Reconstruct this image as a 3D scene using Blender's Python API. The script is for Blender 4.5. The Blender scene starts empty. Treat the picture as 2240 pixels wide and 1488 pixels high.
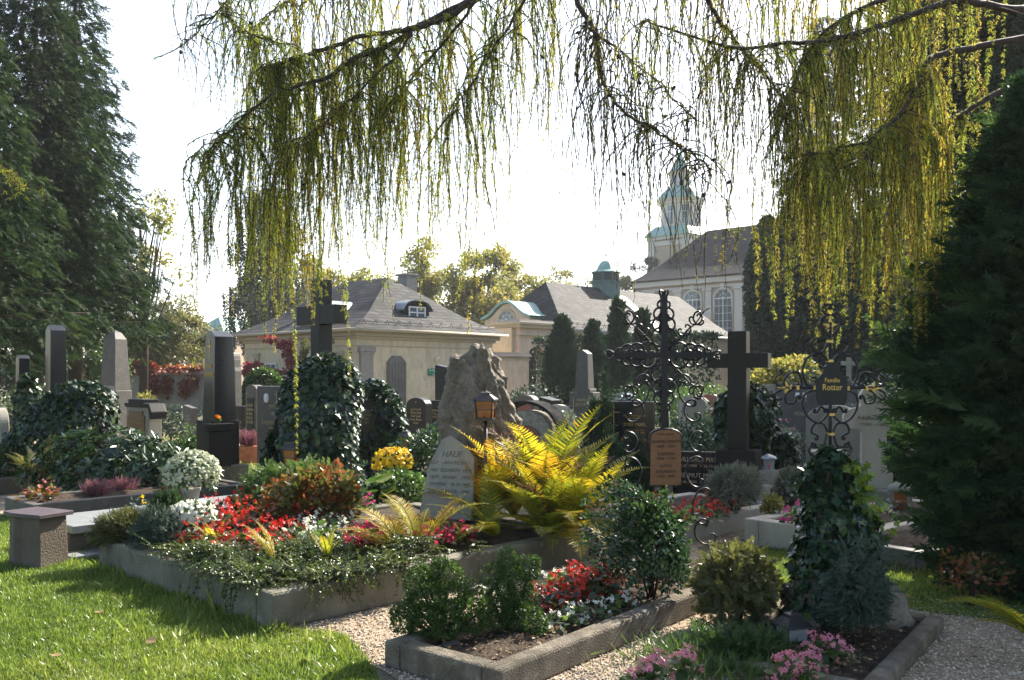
import bpy, bmesh, math, random
import numpy as np
from mathutils import Vector, Matrix
R = math.radians
rng = np.random.default_rng(7)
random.seed(7)
sc = bpy.context.scene
col = sc.collection
# ------------------------------------------------------------------ camera
H, F, CU, HV = 1.6, 2000.0, 1120.0, 817.0      # eye height (m), focal length and principal column / horizon row of the 2240 px photo
cam = bpy.data.cameras.new('camera'); camo = bpy.data.objects.new('camera', cam); col.objects.link(camo)
cam.sensor_width = 36; cam.lens = 36 * F / 2240; cam.shift_y = (HV - 744) / 2240
cam.clip_start = .05; cam.clip_end = 2000
camo.location = (0, 0, H); camo.rotation_euler = (R(90), 0, 0)
sc.camera = camo
# ------------------------------------------------------------------ sky, sun, exposure
AZ, EL = R(41), R(37)
SUN = Vector((math.sin(AZ) * math.cos(EL), math.cos(AZ) * math.cos(EL), math.sin(EL)))
w = bpy.data.worlds.new('World'); sc.world = w; w.use_nodes = True
nt = w.node_tree; nt.nodes.clear()
sky = nt.nodes.new('ShaderNodeTexSky'); sky.sky_type = 'NISHITA'; sky.sun_disc = False
sky.sun_elevation = EL; sky.sun_rotation = AZ; sky.dust_density = 1.6; sky.air_density = 1.0; sky.ozone_density = .6
bg = nt.nodes.new('ShaderNodeBackground'); bg.inputs[1].default_value = .10
wo = nt.nodes.new('ShaderNodeOutputWorld')
# an added white glow brightens the sky ahead and leaves the rest dimmer
def wn(t, **k):
    n_ = nt.nodes.new(t)
    for a_, b_ in k.items(): setattr(n_, a_, b_)
    return n_
tcw = wn('ShaderNodeTexCoord'); dt = wn('ShaderNodeVectorMath', operation='DOT_PRODUCT'); dt.inputs[1].default_value = (math.sin(R(16)), math.cos(R(16)), 0); nt.links.new(tcw.outputs['Generated'], dt.inputs[0])
nz = wn('ShaderNodeTexNoise'); nz.inputs['Scale'].default_value = 2.2; nz.inputs['Detail'].default_value = 7; nt.links.new(tcw.outputs['Generated'], nz.inputs['Vector'])
ad_ = wn('ShaderNodeMath', operation='MULTIPLY_ADD'); ad_.inputs[1].default_value = .25; nt.links.new(nz.outputs[0], ad_.inputs[0]); nt.links.new(dt.outputs['Value'], ad_.inputs[2])
mr_ = wn('ShaderNodeMapRange', interpolation_type='SMOOTHSTEP'); mr_.inputs[1].default_value = .35; mr_.inputs[2].default_value = .80; nt.links.new(ad_.outputs[0], mr_.inputs[0])
bg2 = wn('ShaderNodeBackground'); bg2.inputs[0].default_value = (1, .985, .95, 1); ml_ = wn('ShaderNodeMath', operation='MULTIPLY'); ml_.inputs[1].default_value = .32; nt.links.new(mr_.outputs[0], ml_.inputs[0]); nt.links.new(ml_.outputs[0], bg2.inputs[1])
ads = wn('ShaderNodeAddShader')
nt.links.new(sky.outputs[0], bg.inputs[0]); nt.links.new(bg.outputs[0], ads.inputs[0]); nt.links.new(bg2.outputs[0], ads.inputs[1]); nt.links.new(ads.outputs[0], wo.inputs[0])
sl = bpy.data.lights.new('sun', 'SUN'); sl.energy = 5.0; sl.angle = R(.5); sl.color = (1, .93, .82)
so = bpy.data.objects.new('sun', sl); col.objects.link(so); so.rotation_euler = (-SUN).to_track_quat('-Z', 'Y').to_euler(); so.location = (20, 20, 30)
vs = sc.view_settings; vs.view_transform = 'Standard'; vs.look = 'None'; vs.gamma = 1; vs.exposure = 1.62
sc.cycles.use_denoising = True
sc.cycles.max_bounces = 6; sc.cycles.transparent_max_bounces = 8; sc.cycles.volume_bounces = 0
sc.cycles.sample_clamp_indirect = 6
sc.cycles.caustics_reflective = False; sc.cycles.caustics_refractive = False

def G(u, v, z=0.0):
    y = (H - z) * F / (v - HV); return Vector(((u - CU) / F * y, y, z))
def AT(u, y, z=0.0): return Vector(((u - CU) / F * y, y, z))
def ZV(v, y): return H - (v - HV) * y / F

# ------------------------------------------------------------------ materials
def N(m, t, **k):
    n = m.node_tree.nodes.new(t)
    for a, b in k.items(): setattr(n, a, b)
    return n
def L(m, a, b): m.node_tree.links.new(a, b)
def newmat(name):
    m = bpy.data.materials.new(name); m.use_nodes = True
    return m, m.node_tree.nodes['Principled BSDF']
def ramp(m, cols, fac):
    r = N(m, 'ShaderNodeValToRGB'); e = r.color_ramp.elements
    n = len(cols)
    while len(e) < n: e.new(.5)
    for i, c in enumerate(cols):
        e[i].position = i / (n - 1); e[i].color = (*c, 1)
    L(m, fac, r.inputs[0]); return r.outputs[0]
def bumpn(m, p, scale, strength, vec=None, detail=6, dist=.02):
    n = N(m, 'ShaderNodeTexNoise'); n.inputs['Scale'].default_value = scale; n.inputs['Detail'].default_value = detail
    if vec: L(m, vec, n.inputs['Vector'])
    b = N(m, 'ShaderNodeBump'); b.inputs['Strength'].default_value = strength; b.inputs['Distance'].default_value = dist
    L(m, n.outputs[0], b.inputs['Height']); L(m, b.outputs[0], p.inputs['Normal'])
def stone(name, cols, rough=.7, scale=6, fine=90, bump=.4, spec=.4, stain=None, bscale=70, lichen=None):
    """noise-mottled stone: a coarse and a fine noise picked through a ramp, optional vertical stain streaks"""
    m, p = newmat(name)
    tc = N(m, 'ShaderNodeTexCoord'); v = tc.outputs['Object']
    a = N(m, 'ShaderNodeTexNoise'); a.inputs['Scale'].default_value = scale; a.inputs['Detail'].default_value = 8; L(m, v, a.inputs['Vector'])
    f = N(m, 'ShaderNodeTexNoise'); f.inputs['Scale'].default_value = fine; f.inputs['Detail'].default_value = 3; L(m, v, f.inputs['Vector'])
    x = N(m, 'ShaderNodeMix'); x.data_type = 'FLOAT'; x.inputs[0].default_value = .45; L(m, a.outputs[0], x.inputs[2]); L(m, f.outputs[0], x.inputs[3])
    mr = N(m, 'ShaderNodeMapRange'); mr.inputs[1].default_value = .3; mr.inputs[2].default_value = .7; L(m, x.outputs[0], mr.inputs[0])
    c = ramp(m, cols, mr.outputs[0])
    if stain:
        mp = N(m, 'ShaderNodeMapping'); mp.inputs['Scale'].default_value = (2.2, 2.2, .9); L(m, v, mp.inputs[0])
        s = N(m, 'ShaderNodeTexNoise'); s.inputs['Scale'].default_value = 2.2; s.inputs['Detail'].default_value = 9; s.inputs['Roughness'].default_value = .65; L(m, mp.outputs[0], s.inputs['Vector'])
        r2 = N(m, 'ShaderNodeMapRange'); r2.inputs[1].default_value = .42; r2.inputs[2].default_value = .75; r2.inputs[4].default_value = .7; L(m, s.outputs[0], r2.inputs[0])
        mx = N(m, 'ShaderNodeMix'); mx.data_type = 'RGBA'; L(m, r2.outputs[0], mx.inputs[0]); L(m, c, mx.inputs[6]); mx.inputs[7].default_value = (*stain, 1); c = mx.outputs[2]
    if lichen:
        s = N(m, 'ShaderNodeTexNoise'); s.inputs['Scale'].default_value = 11; s.inputs['Detail'].default_value = 10; s.inputs['Roughness'].default_value = .7; L(m, v, s.inputs['Vector'])
        r2 = N(m, 'ShaderNodeMapRange'); r2.inputs[1].default_value = .57; r2.inputs[2].default_value = .66; r2.inputs[4].default_value = .7; L(m, s.outputs[0], r2.inputs[0])
        mx = N(m, 'ShaderNodeMix'); mx.data_type = 'RGBA'; L(m, r2.outputs[0], mx.inputs[0]); L(m, c, mx.inputs[6]); mx.inputs[7].default_value = (*lichen, 1); c = mx.outputs[2]
    L(m, c, p.inputs['Base Color']); p.inputs['Roughness'].default_value = rough; p.inputs['Specular IOR Level'].default_value = spec
    if bump: bumpn(m, p, bscale, bump, v)
    return m
def plain(name, c, rough=.5, spec=.5, metal=0, emit=None, var=.25, scale=14, bump=0):
    m, p = newmat(name)
    tc = N(m, 'ShaderNodeTexCoord')
    n = N(m, 'ShaderNodeTexNoise'); n.inputs['Scale'].default_value = scale; n.inputs['Detail'].default_value = 6; L(m, tc.outputs['Object'], n.inputs['Vector'])
    mr = N(m, 'ShaderNodeMapRange'); mr.inputs[1].default_value = .3; mr.inputs[2].default_value = .7; L(m, n.outputs[0], mr.inputs[0])
    o = ramp(m, [tuple(x * (1 - var) for x in c), tuple(min(1, x * (1 + var)) for x in c)], mr.outputs[0])
    L(m, o, p.inputs['Base Color']); p.inputs['Roughness'].default_value = rough; p.inputs['Specular IOR Level'].default_value = spec; p.inputs['Metallic'].default_value = metal
    if emit: p.inputs['Emission Color'].default_value = (*emit[0], 1); p.inputs['Emission Strength'].default_value = emit[1]
    if bump: bumpn(m, p, scale * 4, bump, tc.outputs['Object'])
    return m
def leafm(name, cols, trans=.4, rough=.45, spec=.5, tgain=1.5):
    """leaf: glossy top over a translucent blade; the tint attribute (one value per leaf) picks the colour"""
    m, p = newmat(name)
    at = N(m, 'ShaderNodeAttribute'); at.attribute_name = 'tint'
    c = ramp(m, cols, at.outputs['Fac'])
    L(m, c, p.inputs['Base Color']); p.inputs['Roughness'].default_value = rough; p.inputs['Specular IOR Level'].default_value = spec
    t = N(m, 'ShaderNodeBsdfTranslucent')
    h = N(m, 'ShaderNodeMix'); h.data_type = 'RGBA'; h.blend_type = 'MULTIPLY'; h.inputs[0].default_value = 1; L(m, c, h.inputs[6]); h.inputs[7].default_value = (tgain, tgain, tgain * .8, 1)
    L(m, h.outputs[2], t.inputs['Color'])
    x = N(m, 'ShaderNodeMixShader'); x.inputs[0].default_value = trans
    L(m, p.outputs[0], x.inputs[1]); L(m, t.outputs[0], x.inputs[2])
    L(m, x.outputs[0], m.node_tree.nodes['Material Output'].inputs[0])
    return m

# ------------------------------------------------------------------ mesh builder
def nrm(a):
    a = np.asarray(a, float); return a / np.maximum(np.linalg.norm(a, axis=-1, keepdims=True), 1e-9)
class MB:
    def __init__(s): s.V = []; s.I = []; s.T = []; s.M = []; s.S = []; s.A = []; s.n = 0
    def raw(s, V, loops, tot, mat=0, tint=None, smooth=False):
        V = np.asarray(V, float).reshape(-1, 3); tot = np.asarray(tot, int)
        s.V.append(V); s.I.append(np.asarray(loops, int).ravel() + s.n); s.T.append(tot)
        s.M.append(np.full(len(tot), mat) if np.isscalar(mat) else np.asarray(mat)); s.S.append(np.full(len(tot), smooth))
        s.A.append(np.full(len(V), .5) if tint is None else np.broadcast_to(np.asarray(tint, float), (len(V),)).copy()); s.n += len(V)
        return s
    def faces(s, V, fs, mat=0, smooth=False, tint=None):
        return s.raw(V, np.concatenate([np.asarray(f) for f in fs]), [len(f) for f in fs], mat, tint, smooth)
    def box(s, c, d, mat=0, rz=0, taper=1.0):
        x, y, z = np.array(d) / 2; t = taper
        V = np.array([[-x, -y, -z], [x, -y, -z], [x, y, -z], [-x, y, -z], [-x * t, -y * t, z], [x * t, -y * t, z], [x * t, y * t, z], [-x * t, y * t, z]])
        if rz: ca, sa = math.cos(rz), math.sin(rz); V[:, :2] = V[:, :2] @ np.array([[ca, sa], [-sa, ca]])
        return s.faces(V + np.array(c), [(3, 2, 1, 0), (4, 5, 6, 7), (0, 1, 5, 4), (1, 2, 6, 5), (2, 3, 7, 6), (3, 0, 4, 7)], mat)
    def tube(s, P, r, k=6, mat=0, tint=None, flat=1.0):
        P = np.asarray(P, float); n = len(P); r = np.broadcast_to(np.asarray(r, float), (n,))
        T = nrm(np.gradient(P, axis=0)); up = np.array([0, 0, 1.]) if abs(T[:, 2]).mean() < .8 else np.array([1., 0, 0])
        X = nrm(np.cross(T, up)); Y = nrm(np.cross(X, T)); a = np.arange(k) * 2 * math.pi / k
        V = P[:, None] + r[:, None, None] * (X[:, None] * np.cos(a)[None, :, None] * flat + Y[:, None] * np.sin(a)[None, :, None])
        i = np.arange(n - 1)[:, None] * k; j = np.arange(k)[None]; q = np.stack([i + j, i + (j + 1) % k, i + k + (j + 1) % k, i + k + j], -1).reshape(-1, 4)
        loops = np.concatenate([q.ravel(), np.arange(k)[::-1], (n - 1) * k + np.arange(k)])
        return s.raw(V.reshape(-1, 3), loops, [4] * len(q) + [k, k], mat, tint, True)
    def lathe(s, prof, c=(0, 0, 0), k=16, mat=0, smooth=True, rot=0):
        P = np.asarray(prof, float); n = len(P); a = np.arange(k) * 2 * math.pi / k + rot
        V = np.stack([P[:, 0][:, None] * np.cos(a), P[:, 0][:, None] * np.sin(a), np.repeat(P[:, 1][:, None], k, 1)], -1) + np.array(c)
        i = np.arange(n - 1)[:, None] * k; j = np.arange(k)[None]; q = np.stack([i + j, i + (j + 1) % k, i + k + (j + 1) % k, i + k + j], -1).reshape(-1, 4)
        loops = np.concatenate([q.ravel(), np.arange(k)[::-1], (n - 1) * k + np.arange(k)])
        return s.raw(V.reshape(-1, 3), loops, [4] * len(q) + [k, k], mat, None, smooth)
    def prism(s, poly, y0, y1, mat=0, axis='y'):
        """polygon in (x, z), extruded along y (or with axis='x' polygon (y, z) along x, axis='z' polygon (x, y) along z)"""
        p = np.asarray(poly, float); n = len(p)
        ar = sum(p[i][0] * p[(i + 1) % n][1] - p[(i + 1) % n][0] * p[i][1] for i in range(n))
        if ar < 0: p = p[::-1]
        def mk(t):
            o = np.full(n, t)
            return np.stack([p[:, 0], o, p[:, 1]], 1) if axis == 'y' else np.stack([o, p[:, 0], p[:, 1]], 1) if axis == 'x' else np.stack([p[:, 0], p[:, 1], o], 1)
        V = np.concatenate([mk(y0), mk(y1)])
        fl = axis == 'y'
        fs = [tuple(range(n)) if fl else tuple(range(n))[::-1], tuple(range(n, 2 * n))[::-1] if fl else tuple(range(n, 2 * n))]
        for i in range(n):
            j = (i + 1) % n; fs.append((j, i, i + n, j + n) if fl else (i, j, j + n, i + n))
        return s.faces(V, fs, mat)
    def ball(s, c, r, mat=0, k=10, m=7, tint=None, noise=0, sc3=(1, 1, 1)):
        a = np.linspace(-math.pi / 2, math.pi / 2, m)
        P = np.stack([np.cos(a) + 1e-4, np.sin(a)], 1)
        n0 = s.n; s.lathe(P, (0, 0, 0), k, mat)
        V = s.V[-1]
        if noise: V *= (1 + noise * rng.standard_normal((len(V), 1)))
        s.V[-1] = V * r * np.array(sc3) + np.array(c)
        if tint is not None: s.A[-1][:] = tint
        return s
    def scat(s, tm, P, D, Nn, S, tint, mat=0, smooth=False):
        """copies of template tm at P, its y axis along D, its z axis near Nn, scaled by S"""
        V, fs = tm; V = np.asarray(V, float); P = np.asarray(P, float); n = len(P)
        if not n: return s
        D = nrm(D); X = nrm(np.cross(D, Nn)); Z = np.cross(X, D); S = np.broadcast_to(np.asarray(S, float), (n,))
        W = P[:, None] + S[:, None, None] * (V[None, :, 0:1] * X[:, None] + V[None, :, 1:2] * D[:, None] + V[None, :, 2:3] * Z[:, None])
        lp = np.concatenate([np.asarray(f) for f in fs]); tt = np.array([len(f) for f in fs]); nv = len(V)
        return s.raw(W.reshape(-1, 3), (lp[None] + (np.arange(n) * nv)[:, None]).ravel(), np.tile(tt, n), mat, np.repeat(np.broadcast_to(np.asarray(tint, float), (n,)), nv), smooth)
    def build(s, name, mats, parent=None, bevel=0):
        me = bpy.data.meshes.new(name)
        V = np.concatenate(s.V); I = np.concatenate(s.I).astype(np.int32); T = np.concatenate(s.T); M = np.concatenate(s.M).astype(np.int32)
        me.vertices.add(len(V)); me.vertices.foreach_set('co', V.astype(np.float32).ravel())
        me.loops.add(len(I)); me.loops.foreach_set('vertex_index', I)
        me.polygons.add(len(T)); st = np.concatenate([[0], np.cumsum(T)[:-1]]).astype(np.int32)
        me.polygons.foreach_set('loop_start', st); me.polygons.foreach_set('material_index', M)
        me.polygons.foreach_set('use_smooth', np.concatenate(s.S))
        a = me.attributes.new('tint', 'FLOAT', 'POINT'); a.data.foreach_set('value', np.concatenate(s.A).astype(np.float32))
        me.update(calc_edges=True); me.validate()
        for m in (mats if isinstance(mats, (list, tuple)) else [mats]): me.materials.append(m)
        o = bpy.data.objects.new(name, me); col.objects.link(o)
        if parent: o.parent = parent
        if bevel:
            bm = bmesh.new(); bm.from_mesh(me); bmesh.ops.remove_doubles(bm, verts=bm.verts, dist=1e-5)
            es = [e for e in bm.edges if len(e.link_faces) == 2 and e.calc_face_angle(0) > .5]
            bmesh.ops.bevel(bm, geom=es, offset=bevel, segments=2, affect='EDGES', profile=.5); bm.to_mesh(me); bm.free()
        return o
def tag(o, label=None, cat=None, group=None, kind=None):
    if label: o['label'] = label
    if cat: o['category'] = cat
    if group: o['group'] = group
    if kind: o['kind'] = kind
    return o
def thing(name, label, cat, loc=(0, 0, 0), rz=0.0, group=None):
    o = bpy.data.objects.new(name, None); o.empty_display_size = .1; col.objects.link(o); o.location = loc; o.rotation_euler = (0, 0, rz)
    return tag(o, label, cat, group)
def kids(o): return [c for c in col.objects if c.parent == o]
def dup(o, loc, rz=0.0, label=None, scale=1.0, group=None):
    src = CH.get(o.name) or kids(o); CH[o.name] = src
    r = o.copy(); col.objects.link(r); r.location = loc; r.rotation_euler = (0, 0, rz); r.scale = (scale,) * 3
    if label: r['label'] = label
    if group: r['group'] = group
    for c in src:
        d = c.copy(); col.objects.link(d); d.parent = r
        for g in kids(c):
            e = g.copy(); col.objects.link(e); e.parent = d
    return r
CH = {}
FONT = None
def text(parent, s, size, loc, m, rz=0.0, align='CENTER', name='inscription', tilt=90, ext=.002, shear=0, sp=1.0, wid=None):
    cu = bpy.data.curves.new(name, 'FONT'); cu.body = s; cu.size = size; cu.align_x = align; cu.align_y = 'CENTER'; cu.extrude = ext; cu.shear = shear; cu.space_line = sp; cu.resolution_u = 2
    t = bpy.data.objects.new(name, cu); col.objects.link(t)
    dg = bpy.context.evaluated_depsgraph_get(); me = bpy.data.meshes.new_from_object(t.evaluated_get(dg))
    bpy.data.objects.remove(t); bpy.data.curves.remove(cu)
    o = bpy.data.objects.new(name, me); col.objects.link(o); me.materials.clear(); me.materials.append(m)
    o.parent = parent; o.location = loc; o.rotation_euler = (R(tilt), 0, rz)
    if wid:
        wx = max(v.co.x for v in me.vertices) - min(v.co.x for v in me.vertices); o.scale.x = wid / max(wx, 1e-4)
    return o
# ------------------------------------------------------------------ leaf templates (y = length, z = normal)
def half(pts, fold):
    V = [(x, y, fold * abs(x)) for x, y in pts]; W = [(-x, y, fold * abs(x)) for x, y in pts]; n = len(pts)
    return V + W, [tuple(range(n)), tuple(range(n, 2 * n))[::-1]]
LEAF = half([(0, 0), (.3, .35), (.2, .75), (0, 1)], .25)
LANCE = half([(0, 0), (.13, .3), (.12, .7), (0, 1)], .3)
ROUND = half([(0, 0), (.35, .1), (.5, .45), (.32, .85), (0, .98)], .15)
IVY = half([(0, 0), (.42, -.12), (.36, .25), (.58, .42), (.24, .58), (0, 1)], .18)
PINNA = half([(0, 0), (.045, .12), (.05, .5), (.03, .82), (0, 1)], .35)
TRI = ([(-.12, 0, 0), (.12, 0, 0), (0, 1, 0)], [(0, 1, 2)])
BLADE = ([(-.05, 0, 0), (.05, 0, 0), (.04, .55, .06), (-.04, .55, .06), (0, 1, .3)], [(0, 1, 2, 3), (3, 2, 4)])
FLOWER4 = ([(0, 0, 0)] + [(.5 * math.cos(a + d) * q, .5 * math.sin(a + d) * q, .16 * q) for a in (0, 1.57, 3.14, 4.71) for d, q in ((-.55, .75), (0, 1.05), (.55, .75))],
           [(0, 1 + 3 * i, 2 + 3 * i, 3 + 3 * i) for i in range(4)])
MUM = ([(0, 0, .12)] + [(math.cos(i * .3927) * (.5 if i % 2 else .33), math.sin(i * .3927) * (.5 if i % 2 else .33), .0 if i % 2 else .08) for i in range(16)],
       [(0, 1 + i, 1 + (i + 1) % 16) for i in range(16)])
def twig(n, ln, wd, ang, droop=0, seed=1, flat=True):
    """a sprig: an axis of length 1 with n thin needles or scale leaves along it"""
    g = np.random.default_rng(seed); V = []; fs = []
    V += [(-.012, 0, 0), (.012, 0, 0), (0, 1, -droop)]; fs.append((0, 1, 2))
    for i in range(n):
        t = (i + .6) / n; sd = 1 if i % 2 else -1; l = ln * (1 - .55 * t) * g.uniform(.8, 1.15); a = ang * g.uniform(.75, 1.2)
        b = np.array([0, t * .96, -droop * t * t]); z = 0 if flat else g.uniform(-.8, .8)
        d = np.array([sd * math.sin(a), math.cos(a), z * .9 - .12]); d /= np.linalg.norm(d); pr = np.array([-d[1], d[0], 0]); pr /= max(1e-6, np.linalg.norm(pr)); k = len(V)
        V += [tuple(b - pr * wd * .5), tuple(b + pr * wd * .5), tuple(b + d * l * .6 + pr * wd * .6), tuple(b + d * l + np.array([0, 0, -.04])), tuple(b + d * l * .6 - pr * wd * .6)]
        fs.append((k, k + 1, k + 2, k + 3, k + 4))
    return V, fs
SPRAY = twig(22, .34, .05, .85, .15, 3, False)       # spruce sprig
FROND = twig(18, .42, .085, .62, .12, 5, True)       # flat thuja spray
JUNI = twig(16, .26, .06, .6, 0, 8, False)
def sph(n, up=-1.0):
    z = rng.uniform(up, 1, n); a = rng.uniform(0, 2 * math.pi, n); q = np.sqrt(1 - z * z); return np.stack([q * np.cos(a), q * np.sin(a), z], 1)
def lumpy(d, k=7, amp=.25, seed=0):
    """smooth bumpy radius over directions d"""
    g = np.random.default_rng(seed); c = nrm(g.standard_normal((k, 3))); r = np.ones(len(d)) * (1 - amp * .4)
    for q in c: r += amp * np.exp(-((1 - d @ q) / .16))
    return r
def foliage(mb, c, rad, n, tm, size, mat=0, up=-.4, lay=.5, out=.8, seed=0, amp=.25, droop=0.0, tint=(0, 1), rnd=.7, sv=.35, lumps=9):
    """leaves over a bumpy ellipsoid, in a shell of relative depth lay"""
    d = sph(n, up); r = lumpy(d, lumps, amp, seed) * (1 - lay * rng.random(n) ** 1.6)
    P = np.array(c) + d * r[:, None] * np.array(rad); o = nrm(d / np.array(rad))
    D = nrm(o * out + rng.standard_normal((n, 3)) * rnd + np.array([0, 0, -droop])); Nn = nrm(o + rng.standard_normal((n, 3)) * rnd * .7 + [0, 0, .2])
    return mb.scat(tm, P, D, Nn, size * rng.uniform(1 - sv, 1 + sv, n), tint[0] + (tint[1] - tint[0]) * rng.random(n), mat)
# ================================================================== materials
M = {}
M['plaster'] = stone('cream_plaster', [(.64, .51, .34), (.76, .63, .44)], .85, 1.2, 30, .15, .2, stain=(.38, .31, .22))
M['plaster2'] = stone('pinkish_plaster', [(.60, .45, .32), (.72, .56, .42)], .85, 1.2, 30, .15, .2, stain=(.36, .28, .22))
M['trim'] = stone('pale_trim', [(.44, .36, .25), (.55, .46, .33)], .8, 2, 30, .1, .2)
M['column'] = stone('grey_pilaster_stone', [(.22, .20, .17), (.36, .33, .29)], .8, 8, 40, .4, .3)
M['church'] = stone('church_plaster', [(.40, .31, .225), (.49, .385, .285)], .85, .5, 10, .1, .2)
M['churchtrim'] = stone('church_trim', [(.55, .50, .42), (.65, .60, .52)], .85, .5, 10, .1, .2)
M['copper'] = stone('verdigris_copper', [(.20, .36, .31), (.36, .54, .47)], .55, 2, 30, .1, .4, stain=(.16, .25, .20))
M['copperdark'] = stone('dark_copper', [(.05, .10, .09), (.12, .21, .19)], .5, 3, 30, .1, .4)
M['leadgrey'] = plain('grey_sheet_metal', (.30, .32, .33), .4, .5, .6)
M['glass'] = plain('window_glass', (.10, .13, .16), .08, .8)
M['whitepaint'] = plain('white_paint', (.75, .73, .68), .5)
M['iron'] = plain('black_iron', (.012, .012, .013), .42, .4, .2, bump=.1)
M['darkwood'] = stone('weathered_wood', [(.10, .09, .08), (.22, .20, .18)], .8, 3, 60, .3, .2)
M['green'] = plain('green_sign', (.0, .22, .12), .4)
M['rendered'] = stone('rendered_wall', [(.30, .26, .21), (.50, .45, .38)], .9, 1.5, 30, .3, .2, stain=(.22, .19, .15))
M['tilelight'] = stone('light_roof_tile', [(.34, .24, .19), (.55, .45, .38)], .8, 6, 60, .2, .3)
def roofm(name, c1, c2, rough=.75):
    m, p = newmat(name); tc = N(m, 'ShaderNodeTexCoord'); sx = N(m, 'ShaderNodeSeparateXYZ'); L(m, tc.outputs['Object'], sx.inputs[0])
    ad = N(m, 'ShaderNodeMath', operation='ADD'); L(m, sx.outputs[0], ad.inputs[0]); L(m, sx.outputs[1], ad.inputs[1])
    cx = N(m, 'ShaderNodeCombineXYZ'); L(m, ad.outputs[0], cx.inputs[0]); L(m, sx.outputs[2], cx.inputs[1])
    b = N(m, 'ShaderNodeTexBrick'); L(m, cx.outputs[0], b.inputs['Vector']); b.inputs['Scale'].default_value = 1
    b.inputs['Brick Width'].default_value = .36; b.inputs['Row Height'].default_value = .15; b.inputs['Mortar Size'].default_value = .012; b.inputs['Bias'].default_value = -.1
    b.inputs['Color1'].default_value = (*c1, 1); b.inputs['Color2'].default_value = (*c2, 1); b.inputs['Mortar'].default_value = (*[x * .35 for x in c1], 1)
    n = N(m, 'ShaderNodeTexNoise'); n.inputs['Scale'].default_value = .9; n.inputs['Detail'].default_value = 8; L(m, tc.outputs['Object'], n.inputs['Vector'])
    mr = N(m, 'ShaderNodeMapRange'); mr.inputs[1].default_value = .3; mr.inputs[2].default_value = .7; mr.inputs[3].default_value = .65; mr.inputs[4].default_value = 1.3; L(m, n.outputs[0], mr.inputs[0])
    x = N(m, 'ShaderNodeMix'); x.data_type = 'RGBA'; x.blend_type = 'MULTIPLY'; x.inputs[0].default_value = 1; L(m, b.outputs[0], x.inputs[6]); L(m, mr.outputs[0], x.inputs[7])
    L(m, x.outputs[2], p.inputs['Base Color']); p.inputs['Roughness'].default_value = rough; p.inputs['Specular IOR Level'].default_value = .12
    bp = N(m, 'ShaderNodeBump'); bp.inputs['Strength'].default_value = .5; bp.inputs['Distance'].default_value = .03; L(m, b.outputs['Fac'], bp.inputs['Height']); bp.invert = True; L(m, bp.outputs[0], p.inputs['Normal'])
    return m
M['roof'] = roofm('brown_roof_tiles', (.032, .031, .030), (.080, .077, .073))
M['slate'] = roofm('dark_church_slates', (.012, .013, .016), (.019, .020, .024), .8)
# leaves: colours run along the tint attribute
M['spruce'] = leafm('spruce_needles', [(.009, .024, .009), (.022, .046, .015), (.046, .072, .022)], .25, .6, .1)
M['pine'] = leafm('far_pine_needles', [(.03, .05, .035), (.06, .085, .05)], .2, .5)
M['thuja'] = leafm('thuja_sprays', [(.010, .028, .012), (.022, .052, .019), (.050, .090, .028)], .35, .5, .2)
M['thuja2'] = leafm('cypress_sprays', [(.018, .042, .020), (.035, .070, .032)], .2, .5, .4)
M['climb'] = leafm('tall_hedge_leaves', [(.012, .034, .018), (.028, .06, .028), (.05, .075, .034)], .25, .5, .4)
M['ivy'] = leafm('ivy_leaves', [(.009, .024, .012), (.015, .040, .017), (.028, .062, .022), (.075, .115, .03)], .14, .26, .40)
M['ivylight'] = leafm('light_ivy_leaves', [(.03, .07, .015), (.12, .19, .02), (.28, .34, .03)], .45, .25, .7)
M['box'] = leafm('box_leaves', [(.014, .036, .016), (.028, .062, .02), (.05, .095, .025)], .3, .22, .7)
M['yellowgreen'] = leafm('yellow_green_leaves', [(.13, .14, .035), (.20, .20, .05), (.28, .22, .05)], .5, .5, .4)
M['shrub'] = leafm('olive_shrub_leaves', [(.07, .08, .025), (.13, .13, .04), (.17, .15, .05)], .4, .4, .5)
M['birch'] = leafm('birch_leaves', [(.03, .042, .026), (.07, .085, .045)], .3, .45, .3)
M['green2'] = leafm('mid_green_leaves', [(.035, .07, .02), (.06, .11, .028), (.10, .15, .04)], .4, .35, .5)
M['bronze'] = leafm('bronze_leaves', [(.06, .08, .018), (.24, .055, .018), (.13, .085, .02), (.09, .11, .022)], .4, .3, .6)
M['redvine'] = leafm('red_creeper', [(.20, .025, .02), (.30, .07, .03), (.16, .10, .03)], .4, .5, .4)
M['crimson'] = leafm('crimson_creeper', [(.20, .015, .03), (.30, .03, .045), (.14, .03, .03)], .4, .5, .4)
M['fern'] = leafm('golden_fern', [(.10, .15, .015), (.26, .27, .018), (.46, .36, .02), (.52, .27, .02)], .55, .45, .4, 1.5)
M['fernbrown'] = leafm('withered_fern', [(.10, .05, .03), (.16, .09, .06)], .35, .6, .3)
M['fernolive'] = leafm('olive_fern', [(.08, .09, .02), (.14, .13, .03), (.22, .17, .05)], .45, .45, .4)
M['red'] = leafm('red_petals', [(.38, .012, .010), (.56, .028, .018), (.64, .06, .035)], .4, .45, .4, 1.2)
M['pinkred'] = leafm('crimson_petals', [(.45, .012, .06), (.60, .03, .12)], .4, .45, .4, 1.2)
M['pink'] = leafm('pink_petals', [(.60, .16, .26), (.72, .30, .38)], .4, .5, .4, 1.2)
M['magenta'] = leafm('magenta_petals', [(.50, .03, .22), (.65, .08, .33)], .4, .5, .4, 1.2)
M['white'] = leafm('white_petals', [(.70, .70, .62), (.80, .80, .74)], .35, .5, .4, 1.1)
M['creamgreen'] = leafm('greenish_white_petals', [(.34, .37, .25), (.52, .54, .42)], .3, .5, .4, 1.1)
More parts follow.
